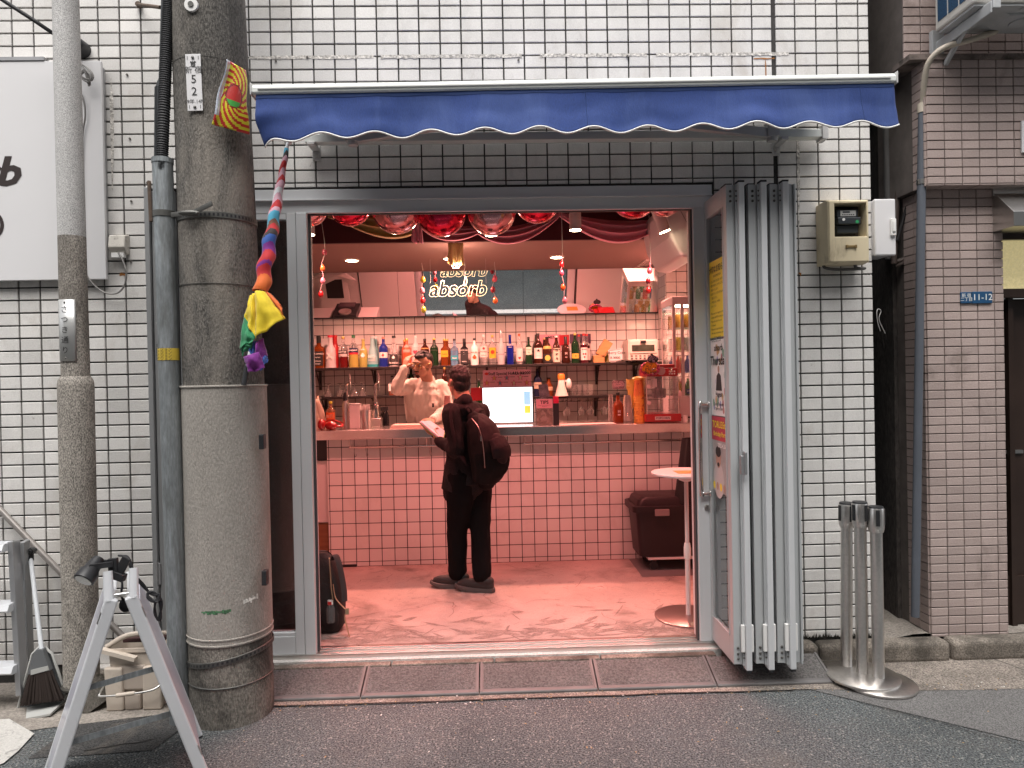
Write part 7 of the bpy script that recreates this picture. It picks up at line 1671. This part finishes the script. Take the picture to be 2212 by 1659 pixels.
b = B(); b.rings([ring_rect(cxx, cyy, z, .345 * k, .19 * k, .05) for z, k in ((.455, 1.05), (.50, 1.06), (.505, 1.0), (tz - .07, .97), (tz - .02, .92), (tz, .84))]); b.obj('box_lid', TOT, to, smooth=35)
b = B(); b.box(cxx - .20, cxx - .09, cyy - .215, cyy - .195, .43, .48); b.obj('latch', M('latch_grey', (.22, .17, .17), .5), to, bevel=.004)
dl = thing('dolly', 'low white wheeled dolly under the dark storage box', 'dolly', (cxx, cyy, 0))
b = B(); b.box(cxx - .25, cxx + .3, cyy - .17, cyy + .17, .085, .105); b.obj('deck', WTB, dl, bevel=.003)
for sx_ in (-.2, .22):
    for sy_ in (-.13, .13):
        b = B(); b.cyl((cxx + sx_, cyy + sy_ - .012, .034), (cxx + sx_, cyy + sy_ + .012, .034), .033, n=16); b.box(cxx + sx_ - .012, cxx + sx_ + .012, cyy + sy_ - .018, cyy + sy_ + .018, .055, .085); b.obj('caster', BLACK, dl, smooth=40)
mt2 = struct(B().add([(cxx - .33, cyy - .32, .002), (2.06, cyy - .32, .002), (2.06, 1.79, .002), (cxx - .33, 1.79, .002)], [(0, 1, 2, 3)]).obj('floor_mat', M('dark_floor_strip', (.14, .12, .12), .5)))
jk = thing('hanging_jacket', 'black jacket hanging in shadow beside the door post', 'jacket', (at(1500, 1000, Y=1.3).x, 1.3, .55)); xc = at(1506, 1000, Y=1.3).x
b = B(); b.grid(lambda u, v: (xc + math.cos(2 * PI * u) * (.06 + .07 * v + .012 * math.sin(u * 30)), 1.45 + math.sin(2 * PI * u) * .06, at(1500, 950, Y=1.3).z - .5 * v), 40, 10); b.obj('jacket_cloth', M('black_cloth', (.012, .011, .012), .9), jk, smooth=180)
# backpack on the floor at the left door post
fb = thing('floor_backpack', 'black and tan backpack with a water bottle standing inside the left post', 'backpack', (-.99, .34, 0))
b = B(); cx_, cy_ = -1.06, .36
b.rings([ring_rect(cx_ + dx, cy_, z, .13 * k, .085 * k, .05) for z, k, dx in ((.005, .85, 0), (.03, 1, 0), (.14, 1.05, 0), (.30, .98, 0), (.42, .8, -.01), (.475, .5, -.02))]); b.obj('bag_body', M('bag_black', (.02, .018, .018), .85, bump=.4, bs=60), fb, smooth=40)
TAN = M('tan_web', (.30, .22, .14), .85)
b = B(); b.tube(crv([(-.97, .30, .44), (-.955, .285, .47), (-.93, .27, .42), (-.905, .265, .28), (-.90, .26, .20)], 6), [(.022, .006)] * 25, 6); b.obj('shoulder_strap', M('strap_dark', (.035, .03, .03), .9), fb, smooth=60)
b = B(); b.tube(crv([(-.97, .28, .30), (-.955, .27, .22), (-.91, .258, .17), (-.885, .25, .145), (-.90, .25, .12), (-.885, .235, .055), (-.868, .22, .006)], 6), [(.013, .002)] * 37, 6); b.box(-.893, -.873, .235, .247, .13, .165); b.tube([(-.985, .262, .46), (-.98, .265, .30), (-.97, .268, .2)], [(.012, .003)] * 3, 6); b.obj('webbing', TAN, fb, smooth=60)
b = B(); b.ell((-1.0, .285, .10), (.06, .03, .085)); b.obj('side_pocket', M('bag_mesh', (.012, .011, .012), .8), fb, smooth=180)
t = thing('water_bottle', 'clear water bottle with pale cap in the floor backpack side pocket', 'bottle', (-.985, .262, .10)); b = B(); b.lathe([(.026, 0), (.026, .085), (.014, .105)], 16, c=(-.985, .262, .08)); b.obj('bottle_body', CLR, t, smooth=40); b = B(); b.lathe([(.0165, .105), (.0165, .13)], 14, c=(-.985, .262, .08)); b.mat(1).box(-.996, -.974, .244, .246, .187, .205); b.obj('cap', [WHITE, RD], t, smooth=40)

# ---------------------------------------------------------------- things seen in the mirror: shirt, player, tables, opposite street
sh = via(722, 625, Y=.55)
ts = thing('hanging_t_shirt', 'white t shirt with black print, reflected at the left of the mirror', 't shirt', (sh.x, .55, sh.z - .3))
b = B(); shp = [(-.24, .30), (-.40, .18), (-.33, .06), (-.25, .12), (-.25, -.42), (.25, -.42), (.25, .12), (.33, .06), (.40, .18), (.24, .30), (.08, .27), (-.08, .27)]
b.T = Matrix.Translation(sh); b.rings([[Vector((x * .8, y_ + .01 * math.sin(x * 20), z * .8)) for x, z in shp] for y_ in (0, .03)]); b.obj('shirt_cloth', M('shirt_white', (.68, .62, .6), .9), ts)
b = B(); b.T = Matrix.Translation(sh); b.box(-.13, .13, .0305, .035, -.12, .16); b.obj('shirt_print', INK, ts)
dj = via(748, 668, Y=1.05)
dd = thing('media_player', 'black media player with jog wheel, reflected in the mirror', 'player', (dj.x, 1.05, dj.z - .02))
b = B(); c = dj; b.box(c.x - .16, c.x + .16, c.y - .2, c.y + .2, c.z - .09, c.z); b.obj('player_body', BLACK, dd, bevel=.006)
b = B(); b.box(c.x - .11, c.x + .11, c.y + .02 - .18, c.y - .02, c.z + .0, c.z + .03); b.obj('player_screen', M('screen_dark', (.08, .06, .07), .15), dd)
b = B(); b.rings([[Vector((c.x + math.cos(a) * r, c.y + .10 + math.sin(a) * r, c.z + z)) for a in [2 * PI * j / 28 for j in range(28)]] for r, z in ((.085, .0), (.085, .02), (.075, .022), (.07, .018))]); b.obj('jog_wheel', M('jog', (.5, .42, .4), .3, .6), dd, smooth=40)
b = B(); b.box(c.x - .5, c.x + .4, c.y - .28, c.y + .28, c.z - .14, c.z - .1); b.box(c.x - .5, c.x + .4, c.y - .26, c.y + .26, 0, c.z - .14); tag(b.obj('booth_table', PLAS, loc=(c.x, c.y, 0)), 'plain white booth table under the media player', 'table')
# opposite side of the street (seen in glass and steel reflections)
LAV = M('added_lavender', (.35, .34, .62), .5); DPIPE = M('added_dark', (.05, .035, .03), .6)
ob = thing('opposite_building', 'plain grey building across the street seen only in reflections', 'building', (0, -6.8, 0))
b = B(); b.box(-14, 14, -7.4, -6.8, -.2, 9); b.obj('wall', M('opposite_wall', (.40, .385, .365), .85, var=.2, vs=.6), ob)
for k in range(9):
    for j in range(3): b = B(); b.box(-11 + k * 2.6, -9.6 + k * 2.6, -6.81, -6.77, 1 + j * 2.8, 2.5 + j * 2.8); b.obj('window', M('far_window', (.06, .07, .08), .08) if k + j == 0 else bpy.data.materials['far_window'], ob)
for x, r in ((-3.9, .10), (-3.45, .16), (-2.9, .07), (-4.6, .2)):  # pipes, panel and openings below are added as contrast for the window reflection
    b = B(); b.cyl((x, -6.6, -.2), (x, -6.6, 9), r, n=12); b.obj('pipe', DPIPE, ob, smooth=40)
b = B(); b.box(-3.75, -3.2, -6.8, -6.74, 3.2, 6); b.obj('panel', LAV, ob)
b = B(); b.box(-6, -4.9, -6.8, -6.74, .2, 2.6); b.box(-3.3, -2.2, -6.8, -6.75, -.1, 2.4); b.obj('added_opening', DPIPE, ob)
# ---------------------------------------------------------------- people
SKIN = M('skin', (.46, .255, .17), .5, var=.06, vs=30); SKIN2 = M('skin_tan', (.36, .185, .115), .5, var=.06, vs=30)
HAIR = M('dark_hair', (.014, .010, .009), .5, fine=.3, fs=300, bump=.5, bs=160)

def fuse(parts, name, mat, par, vox=.007, sm=4, fold=0, fs=14, seed=0, mats=None, mfn=None):
    """join closed tubes and ellipsoids into one continuous skin"""
    b = B()
    for k in parts:
        if k[0] == 'e':
            c, r, q = k[1], k[2], (k[3] if len(k) > 3 else None)
            if q is not None: b.T = Matrix.Translation(Vector(c)) @ q.to_4x4(); b.ell((0, 0, 0), r, 16, 11); b.T = None
            else: b.ell(c, r, 16, 11)
        else:
            p = [Vector(q[0]) for q in k[1]]; r = [q[1] for q in k[1]]; ref = k[2] if len(k) > 2 else (0, 0, 1)
            cv = crv(p, 4); rr = []
            for i in range(len(cv)):
                t = min(i / 4, len(r) - 1.0001); a = int(t); f = t - a
                ra = r[a] if isinstance(r[a], tuple) else (r[a], r[a]); rb = r[min(a + 1, len(r) - 1)]; rb = rb if isinstance(rb, tuple) else (rb, rb)
                rr.append((ra[0] + (rb[0] - ra[0]) * f, ra[1] + (rb[1] - ra[1]) * f))
            b.tube(cv, rr, 16, ref=ref)
            for e, q in ((cv[0], rr[0]), (cv[-1], rr[-1])): b.ell(e, min(q) * .96, 12, 8)
    me = bpy.data.meshes.new('tmp'); me.from_pydata(b.v, [], b.f); o = bpy.data.objects.new('tmp', me); COL.objects.link(o)
    md = o.modifiers.new('r', 'REMESH'); md.mode = 'VOXEL'; md.voxel_size = vox; md.use_smooth_shade = True
    ms = o.modifiers.new('s', 'SMOOTH'); ms.factor = .5; ms.iterations = sm
    dg = bpy.context.evaluated_depsgraph_get(); m2 = bpy.data.meshes.new_from_object(o.evaluated_get(dg)); bpy.data.objects.remove(o)
    off = WL[par.name]
    if fold:
        for v, n in zip(m2.vertices, [q.normal.copy() for q in m2.vertices]):
            p = v.co; d = noise.noise(Vector((p.x * fs, p.y * fs, p.z * fs * .55 + seed))) + .6 * noise.noise(Vector((p.x * fs * 2.3, p.y * fs * 2.3, p.z * fs * 1.1 + seed)))
            v.co = p + n * d * fold
    m2.materials.clear()
    for q in (mats or [mat]): m2.materials.append(q)
    if mfn:
        for q in m2.polygons: q.material_index = mfn(q.center)
    m2.polygons.foreach_set('use_smooth', [True] * len(m2.polygons))
    m2.transform(Matrix.Translation(-off))
    ob = bpy.data.objects.new(name, m2); COL.objects.link(ob); ob.parent = par; WL[ob.name] = off
    return ob

def head_parts(c, f, up, s=1.0):
    """skull, jaw, nose, brows, lips, ears; c = head centre, f = facing, s = scale (head 0.225 m high at 1)"""
    f = Vector(f).normalized(); up = (Vector(up) - f * Vector(up).dot(f)).normalized(); l = up.cross(f)
    q = Matrix((l, f, up)).transposed()
    P = lambda a, b_, d: c + (l * a + f * b_ + up * d) * s
    L = [('e', P(0, -.012, .028), (.074 * s, .093 * s, .083 * s), q), ('e', P(0, .022, -.035), (.060 * s, .066 * s, .075 * s), q), ('e', P(0, .058, -.085), (.030 * s, .026 * s, .024 * s), q), ('e', P(0, .045, -.06), (.045 * s, .04 * s, .036 * s), q),
         ('t', [(P(0, .082, .02), .009 * s), (P(0, .097, -.005), .010 * s), (P(0, .108, -.026), .0125 * s)]), ('e', P(0, .094, -.033), (.018 * s, .013 * s, .009 * s), q),
         ('e', P(0, .078, .036), (.052 * s, .012 * s, .009 * s), q), ('e', P(0, .086, -.056), (.022 * s, .010 * s, .0055 * s), q), ('e', P(0, .085, -.066), (.019 * s, .010 * s, .006 * s), q)]
    for a in (-1, 1):
        L += [('e', P(a * .045, .058, -.018), (.020 * s, .018 * s, .018 * s), q), ('e', P(a * .076, -.012, -.004), (.010 * s, .020 * s, .032 * s), q), ('e', P(a * .082, -.018, .006), (.008 * s, .016 * s, .022 * s), q)]
    return L, P, q

def eyes(par, P, q, s, hair=HAIR, closed=0):
    b = B()
    for a in (-1, 1): b.T = Matrix.Translation(P(a * .030, .074, .008)) @ q.to_4x4(); b.ell((0, 0, 0), (.0135 * s, .010 * s, .007 * s), 12, 8)
    b.obj('eye', M('eye_white', (.6, .5, .46), .3), par, smooth=180)
    b = B()
    for a in (-1, 1): b.T = Matrix.Translation(P(a * .030, .081, .006)) @ q.to_4x4(); b.ell((0, 0, 0), (.007 * s, .005 * s, .0072 * s), 10, 7)
    b.obj('iris', M('iris', (.012, .008, .006), .2), par, smooth=180)
    b = B()
    for a in (-1, 1): b.tube(crv([P(a * .013, .091, .031), P(a * .030, .091, .037), P(a * .050, .076, .030)], 4), [(.0045 * s, .003 * s)] * 9, 6)
    b.obj('eyebrow', hair, par, smooth=60)

def hand(wr, pd, nd, side, curl, spread=.0, L=.085):
    """palm and five fingers: wrist, direction to knuckles, back-of-hand normal, thumb side (+1/-1), curls per finger"""
    pd = Vector(pd).normalized(); nd = Vector(nd); nd = (nd - pd * nd.dot(pd)).normalized(); sd = pd.cross(nd) * side
    k = wr + pd * L
    out = [('t', [(wr - pd * .02, (.026, .020)), (wr + pd * .02, (.032, .017)), (wr + pd * .055, (.038, .015)), (k, (.038, .012))], tuple(nd))]
    for i, (o, ln, r) in enumerate(((.028, .072, .0085), (.010, .080, .009), (-.010, .074, .0085), (-.027, .058, .0075))):
        c = curl[i] if isinstance(curl, (list, tuple)) else curl
        p = k - pd * .012 + sd * o; pts = [(p, r * 1.1)]; d = (pd + sd * o * spread * 10).normalized(); a = c * .6
        for j, w_ in enumerate((.42, .33, .27)):
            dd = (d * math.cos(a) - nd * math.sin(a)); p = p + dd * ln * w_ + (pd * .012 if j == 0 else Vector()); pts.append((p, r * (1 - .1 * j))); a += c
        out.append(('t', pts))
    t0 = wr + pd * .022 + sd * .026; t1 = t0 + (sd * .75 + pd * .55 - nd * .2).normalized() * .036; t2 = t1 + (pd * .8 + sd * .25 - nd * .45).normalized() * .032; t3 = t2 + (pd * .75 - sd * .1 - nd * .55).normalized() * .026
    out.append(('t', [(t0, .014), (t1, .0115), (t2, .010), (t3, .0085)]))
    return out

# ---- customer: dark jacket, backpack, seen from behind, feet on the shop floor
C0 = at(1012, 1274, Z=0); C0 = Vector((C0.x, C0.y + .02, 0))
cu = thing('person', 'person in dark jacket and black trousers standing at the bar holding papers', 'person', C0)
fw = Vector((-.74, .67, 0)).normalized(); lf_ = Vector((-fw.y, fw.x, 0)); UP = Vector((0, 0, 1))
def cp(px, py, d=0): return at(px, py, Y=C0.y + d)
def cw(f, l, z): return C0 + fw * f + lf_ * l + UP * z
HS = .94
hc = cp(991, 826, .03)
hp2, HP, hq = head_parts(hc, (-.52, .85, .05), UP, HS)
shl, shr = cp(974, 893, -.14), cp(1040, 893, .13)
ell_, wrl = cp(986, 975, -.17), cp(949, 952, -.02)
elr, wrr = cp(1000, 965, .20), cp(942, 938, .10)
hipz = .775
kl, kr = cp(988, 1146, -.0), cp(1037, 1146, -.02)
al, ar = cp(988, 1241, .04), cp(1041, 1245, -.07)
nk = cw(-.005, 0, 1.325); nk.x = cp(1000, 860).x
def torso(g, z0=.74, top=1.345):
    X = [(.76, 1012), (.86, 1012), (.98, 1012), (1.10, 1010), (1.20, 1008), (1.275, 1005)]
    W = [(.155, .115), (.152, .110), (.145, .105), (.165, .118), (.178, .115), (.150, .09)]
    return ('t', [(Vector((cp(px, 900).x, C0.y, z)), (w_[1] * g, w_[0] * g)) for (z, px), w_ in zip(X, W)] + [(nk + Vector((0, 0, -.01)), (.066 * g, .066 * g))], tuple(lf_))
def legs(g, ank=1.0):
    hl, hr = Vector((cp(994, 1050).x, C0.y - .05, hipz)), Vector((cp(1032, 1050).x, C0.y + .04, hipz))
    return [('t', [(hl + UP * .06, .095 * g), (hl - UP * .12, .088 * g), (kl, .064 * g), (kl.lerp(al, .45), .062 * g), (al + UP * .02, .050 * g * ank)]), ('t', [(hr + UP * .06, .095 * g), (hr - UP * .12, .088 * g), (kr, .064 * g), (kr.lerp(ar, .45), .062 * g), (ar + UP * .02, .050 * g * ank)])]
def arm(s_, e, w_, g): return ('t', [(s_ + (C0 + UP * s_.z - s_) * .25, .062 * g), (s_, .062 * g), (s_.lerp(e, .5), .052 * g), (e, .046 * g), (e.lerp(w_, .5), .041 * g), (w_, .033 * g)])
nb0 = cp(932, 928, .02)
hl_ = hand(wrl, cp(936, 935, .04) - wrl, (-.3, -.8, -.5), -1, [.5, .55, .6, .6], L=.07); hr_ = hand(wrr, cp(918, 922, .12) - wrr, (-.2, .3, -.9), 1, .5, L=.07)
neck = ('t', [(nk - UP * .05, .062), (nk + UP * .03, .056), (hc + Vector((.012, -.012, -.05)), .058)])
body = hp2 + [neck, torso(.82)] + legs(.8) + [arm(shl, ell_, wrl, .72), arm(shr, elr, wrr, .72)] + hl_ + hr_
body += [('t', [(a, .04), (a - UP * .055 + d * .03, .024), (a - UP * .06 + d * .11, .02)]) for a, d in ((al, Vector((-.96, .22, 0))), (ar, Vector((-.93, .3, 0))))]
fuse(body, 'body', SKIN, cu, .006, 3)
eyes(cu, HP, hq, HS)
hr2 = random.Random(2)
hl2 = [('e', HP(0, -.022, .045), (.079 * HS, .094 * HS, .078 * HS), hq), ('e', HP(0, -.050, -.010), (.070 * HS, .058 * HS, .075 * HS), hq)]
for k in range(150):
    a, e = hr2.uniform(0, 2 * PI), hr2.uniform(.25, 1.5); hl2.append(('e', HP(math.cos(a) * math.cos(e) * .070, -.015 + math.sin(a) * math.cos(e) * .084, .055 + math.sin(e) * .072), (.013, .013, .013)))
fuse(hl2, 'hair', HAIR, cu, .005, 1, fold=.003, fs=70)
JACK = M('jacket_wool', (.022, .019, .020), .9, spec=.15, var=.2, vs=10, fine=.35, fs=220, bump=.3, bs=200)
jt = torso(1.06)
skirt = ('t', [(Vector((cp(996, 1062).x, C0.y - .0, .705)), (.135, .155)), (Vector((cp(1000, 1030).x, C0.y, .80)), (.132, .160)), (Vector((cp(1005, 1000).x, C0.y, .92)), (.125, .155)), (Vector((cp(1008, 970).x, C0.y, 1.02)), (.12, .155))], tuple(lf_))
collar = ('t', [(nk - UP * .05, .078), (nk + UP * .0, .072), (nk + UP * .02 + Vector((.008, -.008, 0)), .066)])
fuse([jt, skirt, collar, ('e', shl, (.068, .068, .06)), ('e', shr, (.068, .068, .06)), arm(shl, ell_, wrl, 1.12), arm(shr, elr, wrr, 1.12)], 'jacket', JACK, cu, .007, 3, fold=.007, fs=13, seed=3)
TRO = M('black_trousers', (.008, .0075, .008), .9, spec=.1, bump=.2, bs=200)
fuse(legs(1.14, 1.2) + [('e', Vector((cp(1012, 1040).x, C0.y, .80)), (.145, .13, .10))], 'trousers', TRO, cu, .007, 3, fold=.006, fs=15, seed=8)
SHOE = M('shoe_black', (.03, .027, .027), .6, bump=.3, bs=120); SOLE = M('shoe_sole', (.10, .09, .088), .7)
for a, d in ((al, Vector((-.97, .2, 0))), (ar, Vector((-.94, .3, 0)))):
    d.normalize(); hz = Vector((a.x, a.y, 0))
    fuse([('t', [(hz - d * .055 + UP * .075, .036), (hz - d * .0 + UP * .085, .044)]), ('t', [(hz - d * .055 + UP * .045, (.036, .036)), (hz + d * .04 + UP * .05, (.040, .042)), (hz + d * .12 + UP * .042, (.033, .046)), (hz + d * .175 + UP * .034, (.022, .034))])], 'shoe', SHOE, cu, .006, 2)
    b = B(); sd = Vector((-d.y, d.x, 0)); ol = [(-.098, 0), (-.085, .032), (0, .036), (.10, .048), (.17, .042), (.205, .015), (.205, -.015), (.17, -.042), (.10, -.046), (0, -.036), (-.085, -.032)]
    b.rings([[hz + d * x * k + sd * y * k + UP * (z + max(0, x - .13) * .25) for x, y in ol] for z, k in ((.001, .95), (.012, 1.0), (.030, .98))]); b.obj('sole', SOLE, cu, smooth=40)
# papers in the hands
nt = thing('notebook', 'open notebook with pink papers and a lime green cover in the customer hand', 'notebook', nb0)
n0, n1, n2, n3 = cp(906, 909, .0), cp(930, 908, .14), cp(961, 930, .10), cp(957, 952, -.06)
def sheetq(o, m, k):
    b = B(); q = [n0, n1, n2, n3]; c = sum(q, Vector()) / 4; q = [c + (p - c) * k + o for p in q]; nn = (q[1] - q[0]).cross(q[3] - q[0]).normalized() * .0025; b.rings([q, [p + nn for p in q]]); b.obj('page', m, nt)
for o, m, k in ((Vector((0, 0, -.018)), M('lime_cover', (.35, .48, .04), .5), 1.0), (Vector((-.004, 0, -.012)), M('page_grey', (.3, .28, .3), .7), .97), (Vector((-.002, 0, -.006)), M('page_white', (.68, .66, .68), .7), .99), (Vector((0, 0, 0)), M('page_pink', (.66, .5, .56), .7), .96)): sheetq(o, m, k)
# backpack
BPK = M('backpack_maroon', (.024, .016, .018), .85, spec=.2, var=.2, vs=9, bump=.35, bs=150); BPD = M('backpack_black', (.010, .009, .0095), .85, spec=.15, bump=.3, bs=150)
bc_ = Vector((cp(1052, 960, -.17).x, C0.y - .13, cp(1052, 960, -.15).z))
bp_ = thing('backpack', 'large dark maroon and black backpack worn by the customer', 'backpack', bc_)
bk = -fw
def bpp(px, py, b_): return Vector((cp(px, py, -.15).x, C0.y - .10 - b_, cp(px, py, -.15).z))
fuse([('t', [(bpp(1022, 905, .02), (.06, .085)), (bpp(1040, 930, .04), (.10, .125)), (bpp(1052, 975, .06), (.125, .145)), (bpp(1056, 1010, .05), (.115, .14)), (bpp(1050, 1038, .03), (.075, .12))], tuple(lf_)), ('e', bpp(1068, 985, .08), (.11, .10, .16))], 'bag_body', None, bp_, .007, 3, fold=.006, fs=12, seed=5, mats=[BPK, BPD], mfn=lambda c: 1 if c.z < bpp(0, 972, 0).z - .10 * (c.x - bc_.x) or c.x < bc_.x - .055 else 0)
fuse([('t', [(bpp(1072, 945, .13), (.04, .07)), (bpp(1082, 965, .15), (.05, .085)), (bpp(1084, 985, .15), (.045, .08))], tuple(lf_))], 'front_pocket', BPK, bp_, .006, 3, fold=.004, fs=20)
b = B(); b.tube(crv([bpp(1010, 896, .04), bpp(1006, 884, .05), bpp(1012, 880, .05), bpp(1018, 886, .05), bpp(1018, 900, .05)], 4), [(.009, .005)] * 17, 6); b.obj('grab_loop', BPD, bp_, smooth=60)
ZIP = M('zip_metal', (.4, .34, .33), .35, .9)
b = B(); b.tube(crv([bpp(1020, 903, .12), bpp(1034, 920, .165), bpp(1042, 945, .19), bpp(1046, 975, .205), bpp(1048, 1005, .20)], 5), .0028, 5); p = bpp(1040, 938, .19); b.box(p.x - .005, p.x + .005, p.y - .004, p.y, p.z - .035, p.z); b.obj('zip', ZIP, bp_, smooth=60)
sp3 = [nk + Vector((.02, -.075, -.025)), shl + Vector((.055, -.055, .035)), shl + Vector((.02, -.075, -.04)), cw(.03, .165, 1.10), cw(-.05, .175, .98), cw(-.12, .12, .93)]
b = B(); b.tube(crv([bpp(1012, 905, .0), cp(1000, 886, -.16), cp(985, 882, -.15), cp(974, 893, -.215), cp(978, 930, -.235), cp(990, 975, -.20), cp(1012, 1005, -.19)], 6), [(.024, .006)] * 37, 8, ref=(0, 1, 0)); b.obj('shoulder_strap', BPK, bp_, smooth=60)
b = B(); b.tube(crv([bpp(1022, 905, .0), cp(1030, 885, -.05), cp(1040, 884, .04), cp(1046, 905, .09)], 6), [(.024, .006)] * 19, 8, ref=(0, 1, 0)); b.obj('shoulder_strap', BPK, bp_, smooth=60)

# ---- bartender: cream long sleeved shirt, glasses, right hand raised to his head
YT_ = 2.50
T0 = Vector((at(918, 900, Y=YT_).x, YT_, 0))
ba = thing('person', 'bartender in cream long sleeved shirt and round glasses raising one hand', 'person', T0)
def tp_(px, py, d=0): return at(px, py, Y=YT_ + d)
BS = 1.0
bh = tp_(913, 788, -.12)
bparts, BP, bq = head_parts(bh, (-.55, -.82, -.16), (.06, -.05, 1), BS)
s1_, e1_, w1_ = tp_(897, 834, .0), tp_(856, 842, -.14), tp_(874, 797, -.16)
s2_, e2_, w2_ = tp_(956, 838, .02), tp_(966, 885, -.08), tp_(936, 906, -.30)
bn = tp_(924, 826, -.03)
def btorso(g): return ('t', [(Vector((T0.x, YT_, z)), (w_ * g, d_ * g)) for z, w_, d_ in ((.80, .155, .11), (.98, .150, .105), (1.12, .152, .108), (1.26, .165, .115), (1.37, .175, .108), (1.425, .14, .085))] + [(bn, (.066 * g, .066 * g))], (0, 1, 0))
def barm(s_, e, w_, g): return ('t', [(s_.lerp(Vector((T0.x, YT_, s_.z)), .35), .062 * g), (s_, .060 * g), (s_.lerp(e, .5), .052 * g), (e, .046 * g), (e.lerp(w_, .55), .040 * g), (w_, .032 * g)])
hA = hand(w1_, tp_(880, 772, -.13) - w1_, (-.55, -.75, .3), 1, [.55, .5, .55, .6], .02); hB = hand(w2_, tp_(918, 909, -.36) - w2_, (.1, -.3, .95), -1, [.35, .3, .35, .4], .03, L=.075)
bl_ = [('t', [(Vector((T0.x + s_ * .08, YT_, .80)), .09), (Vector((T0.x + s_ * .09, YT_, .45)), .06), (Vector((T0.x + s_ * .09, YT_, .08)), .045), (Vector((T0.x + s_ * .09, YT_ - .12, .04)), .035)]) for s_ in (-1, 1)]
fuse(bparts + [('t', [(bn - UP * .06, .060), (bn + UP * .0, .055), (bh + Vector((.02, .02, -.06)), .055)]), btorso(.82), barm(s1_, e1_, w1_, .72), barm(s2_, e2_, w2_, .72)] + bl_ + hA + hB, 'body', SKIN2, ba, .0055, 3)
eyes(ba, BP, bq, BS)
SHIRT = M('cream_shirt', (.56, .50, .44), .9, var=.05, vs=9, fine=.05, fs=200, bump=.15, bs=240)
SHS = [btorso(1.1), ('e', s1_, (.066, .066, .062)), ('e', s2_, (.066, .066, .062)), barm(s1_, e1_, w1_, 1.2), barm(s2_, e2_, w2_, 1.2), ('t', [(bn - UP * .045, .085), (bn - UP * .02, .074)])]
fuse(SHS, 'shirt', SHIRT, ba, .007, 2, fold=.013, fs=15, seed=11)
fuse(bl_[:1] + bl_[1:] + [('e', Vector((T0.x, YT_, .80)), (.15, .115, .10))], 'trousers', TRO, ba, .012, 3)
p = tp_(938, 874, -.145); b = B(); b.tube([p + Vector((-.05, 0, .035)), p + Vector((-.05, -.004, -.05)), p + Vector((.035, -.004, -.05)), p + Vector((.035, 0, .035)), p + Vector((-.05, 0, .035))], .0016, 5); b.obj('pocket_seam', M('seam', (.4, .33, .28), .9), ba)
b = B(); p = p + Vector((-.01, -.008, -.012)); b.ell(p, (.010, .002, .012)); b.ell(p + Vector((0, 0, .016)), (.009, .002, .008)); b.ell(p + Vector((-.008, 0, .023)), (.003, .002, .003)); b.ell(p + Vector((.008, 0, .023)), (.003, .002, .003)); b.obj('pocket_print', INK, ba)
bhair = [('e', BP(0, -.030, .052), (.075, .086, .068), bq), ('e', BP(0, -.055, .015), (.070, .055, .065), bq), ('e', BP(.0, .035, .082), (.055, .042, .030), bq)]
for k in range(60): a, e = hr2.uniform(0, 2 * PI), hr2.uniform(.6, 1.5); bhair.append(('e', BP(math.cos(a) * math.cos(e) * .062, -.005 + math.sin(a) * math.cos(e) * .078, .062 + math.sin(e) * .060), (.012, .014, .010)))
fuse(bhair, 'hair', HAIR, ba, .005, 2, fold=.002, fs=80)
b = B()
b.tube(crv([BP(-.026, .090, -.048), BP(-.014, .0985, -.044), BP(0, .101, -.044), BP(.014, .0985, -.044), BP(.026, .090, -.048)], 3), [(.003, .0045)] * 13, 6)
b.T = Matrix.Translation(BP(0, .076, -.092)) @ bq.to_4x4(); b.ell((0, 0, 0), (.021, .014, .018), 12, 8); b.T = None
b.obj('beard', M('beard', (.03, .018, .014), .8), ba, smooth=180)
b = B(); b.T = Matrix.Translation(BP(0, .093, -.061)) @ bq.to_4x4(); b.ell((0, 0, 0), (.021, .006, .006), 12, 8); b.obj('lips', M('lips', (.32, .10, .08), .45), ba, smooth=180)
GOLD = M('gold_frame', (.62, .42, .14), .25, 1)
b = B()
for a in (-1, 1):
    c_ = BP(a * .033, .098, .004); L_ = bq @ Vector((1, 0, 0)); U2 = bq @ Vector((0, 0, 1)); F2 = bq @ Vector((0, 1, 0))
    b.tube([c_ + L_ * math.cos(t) * .025 + U2 * math.sin(t) * .020 - F2 * .004 * abs(math.cos(t)) for t in [2 * PI * j / 20 for j in range(21)]], .0017, 6)
    b.tube([BP(a * .057, .094, .010), BP(a * .078, .05, .012), BP(a * .082, -.01, .014)], .0016, 6)
b.tube([BP(-.009, .101, .008), BP(0, .104, .010), BP(.009, .101, .008)], .0016, 6)
b.obj('glasses', GOLD, ba, smooth=60)
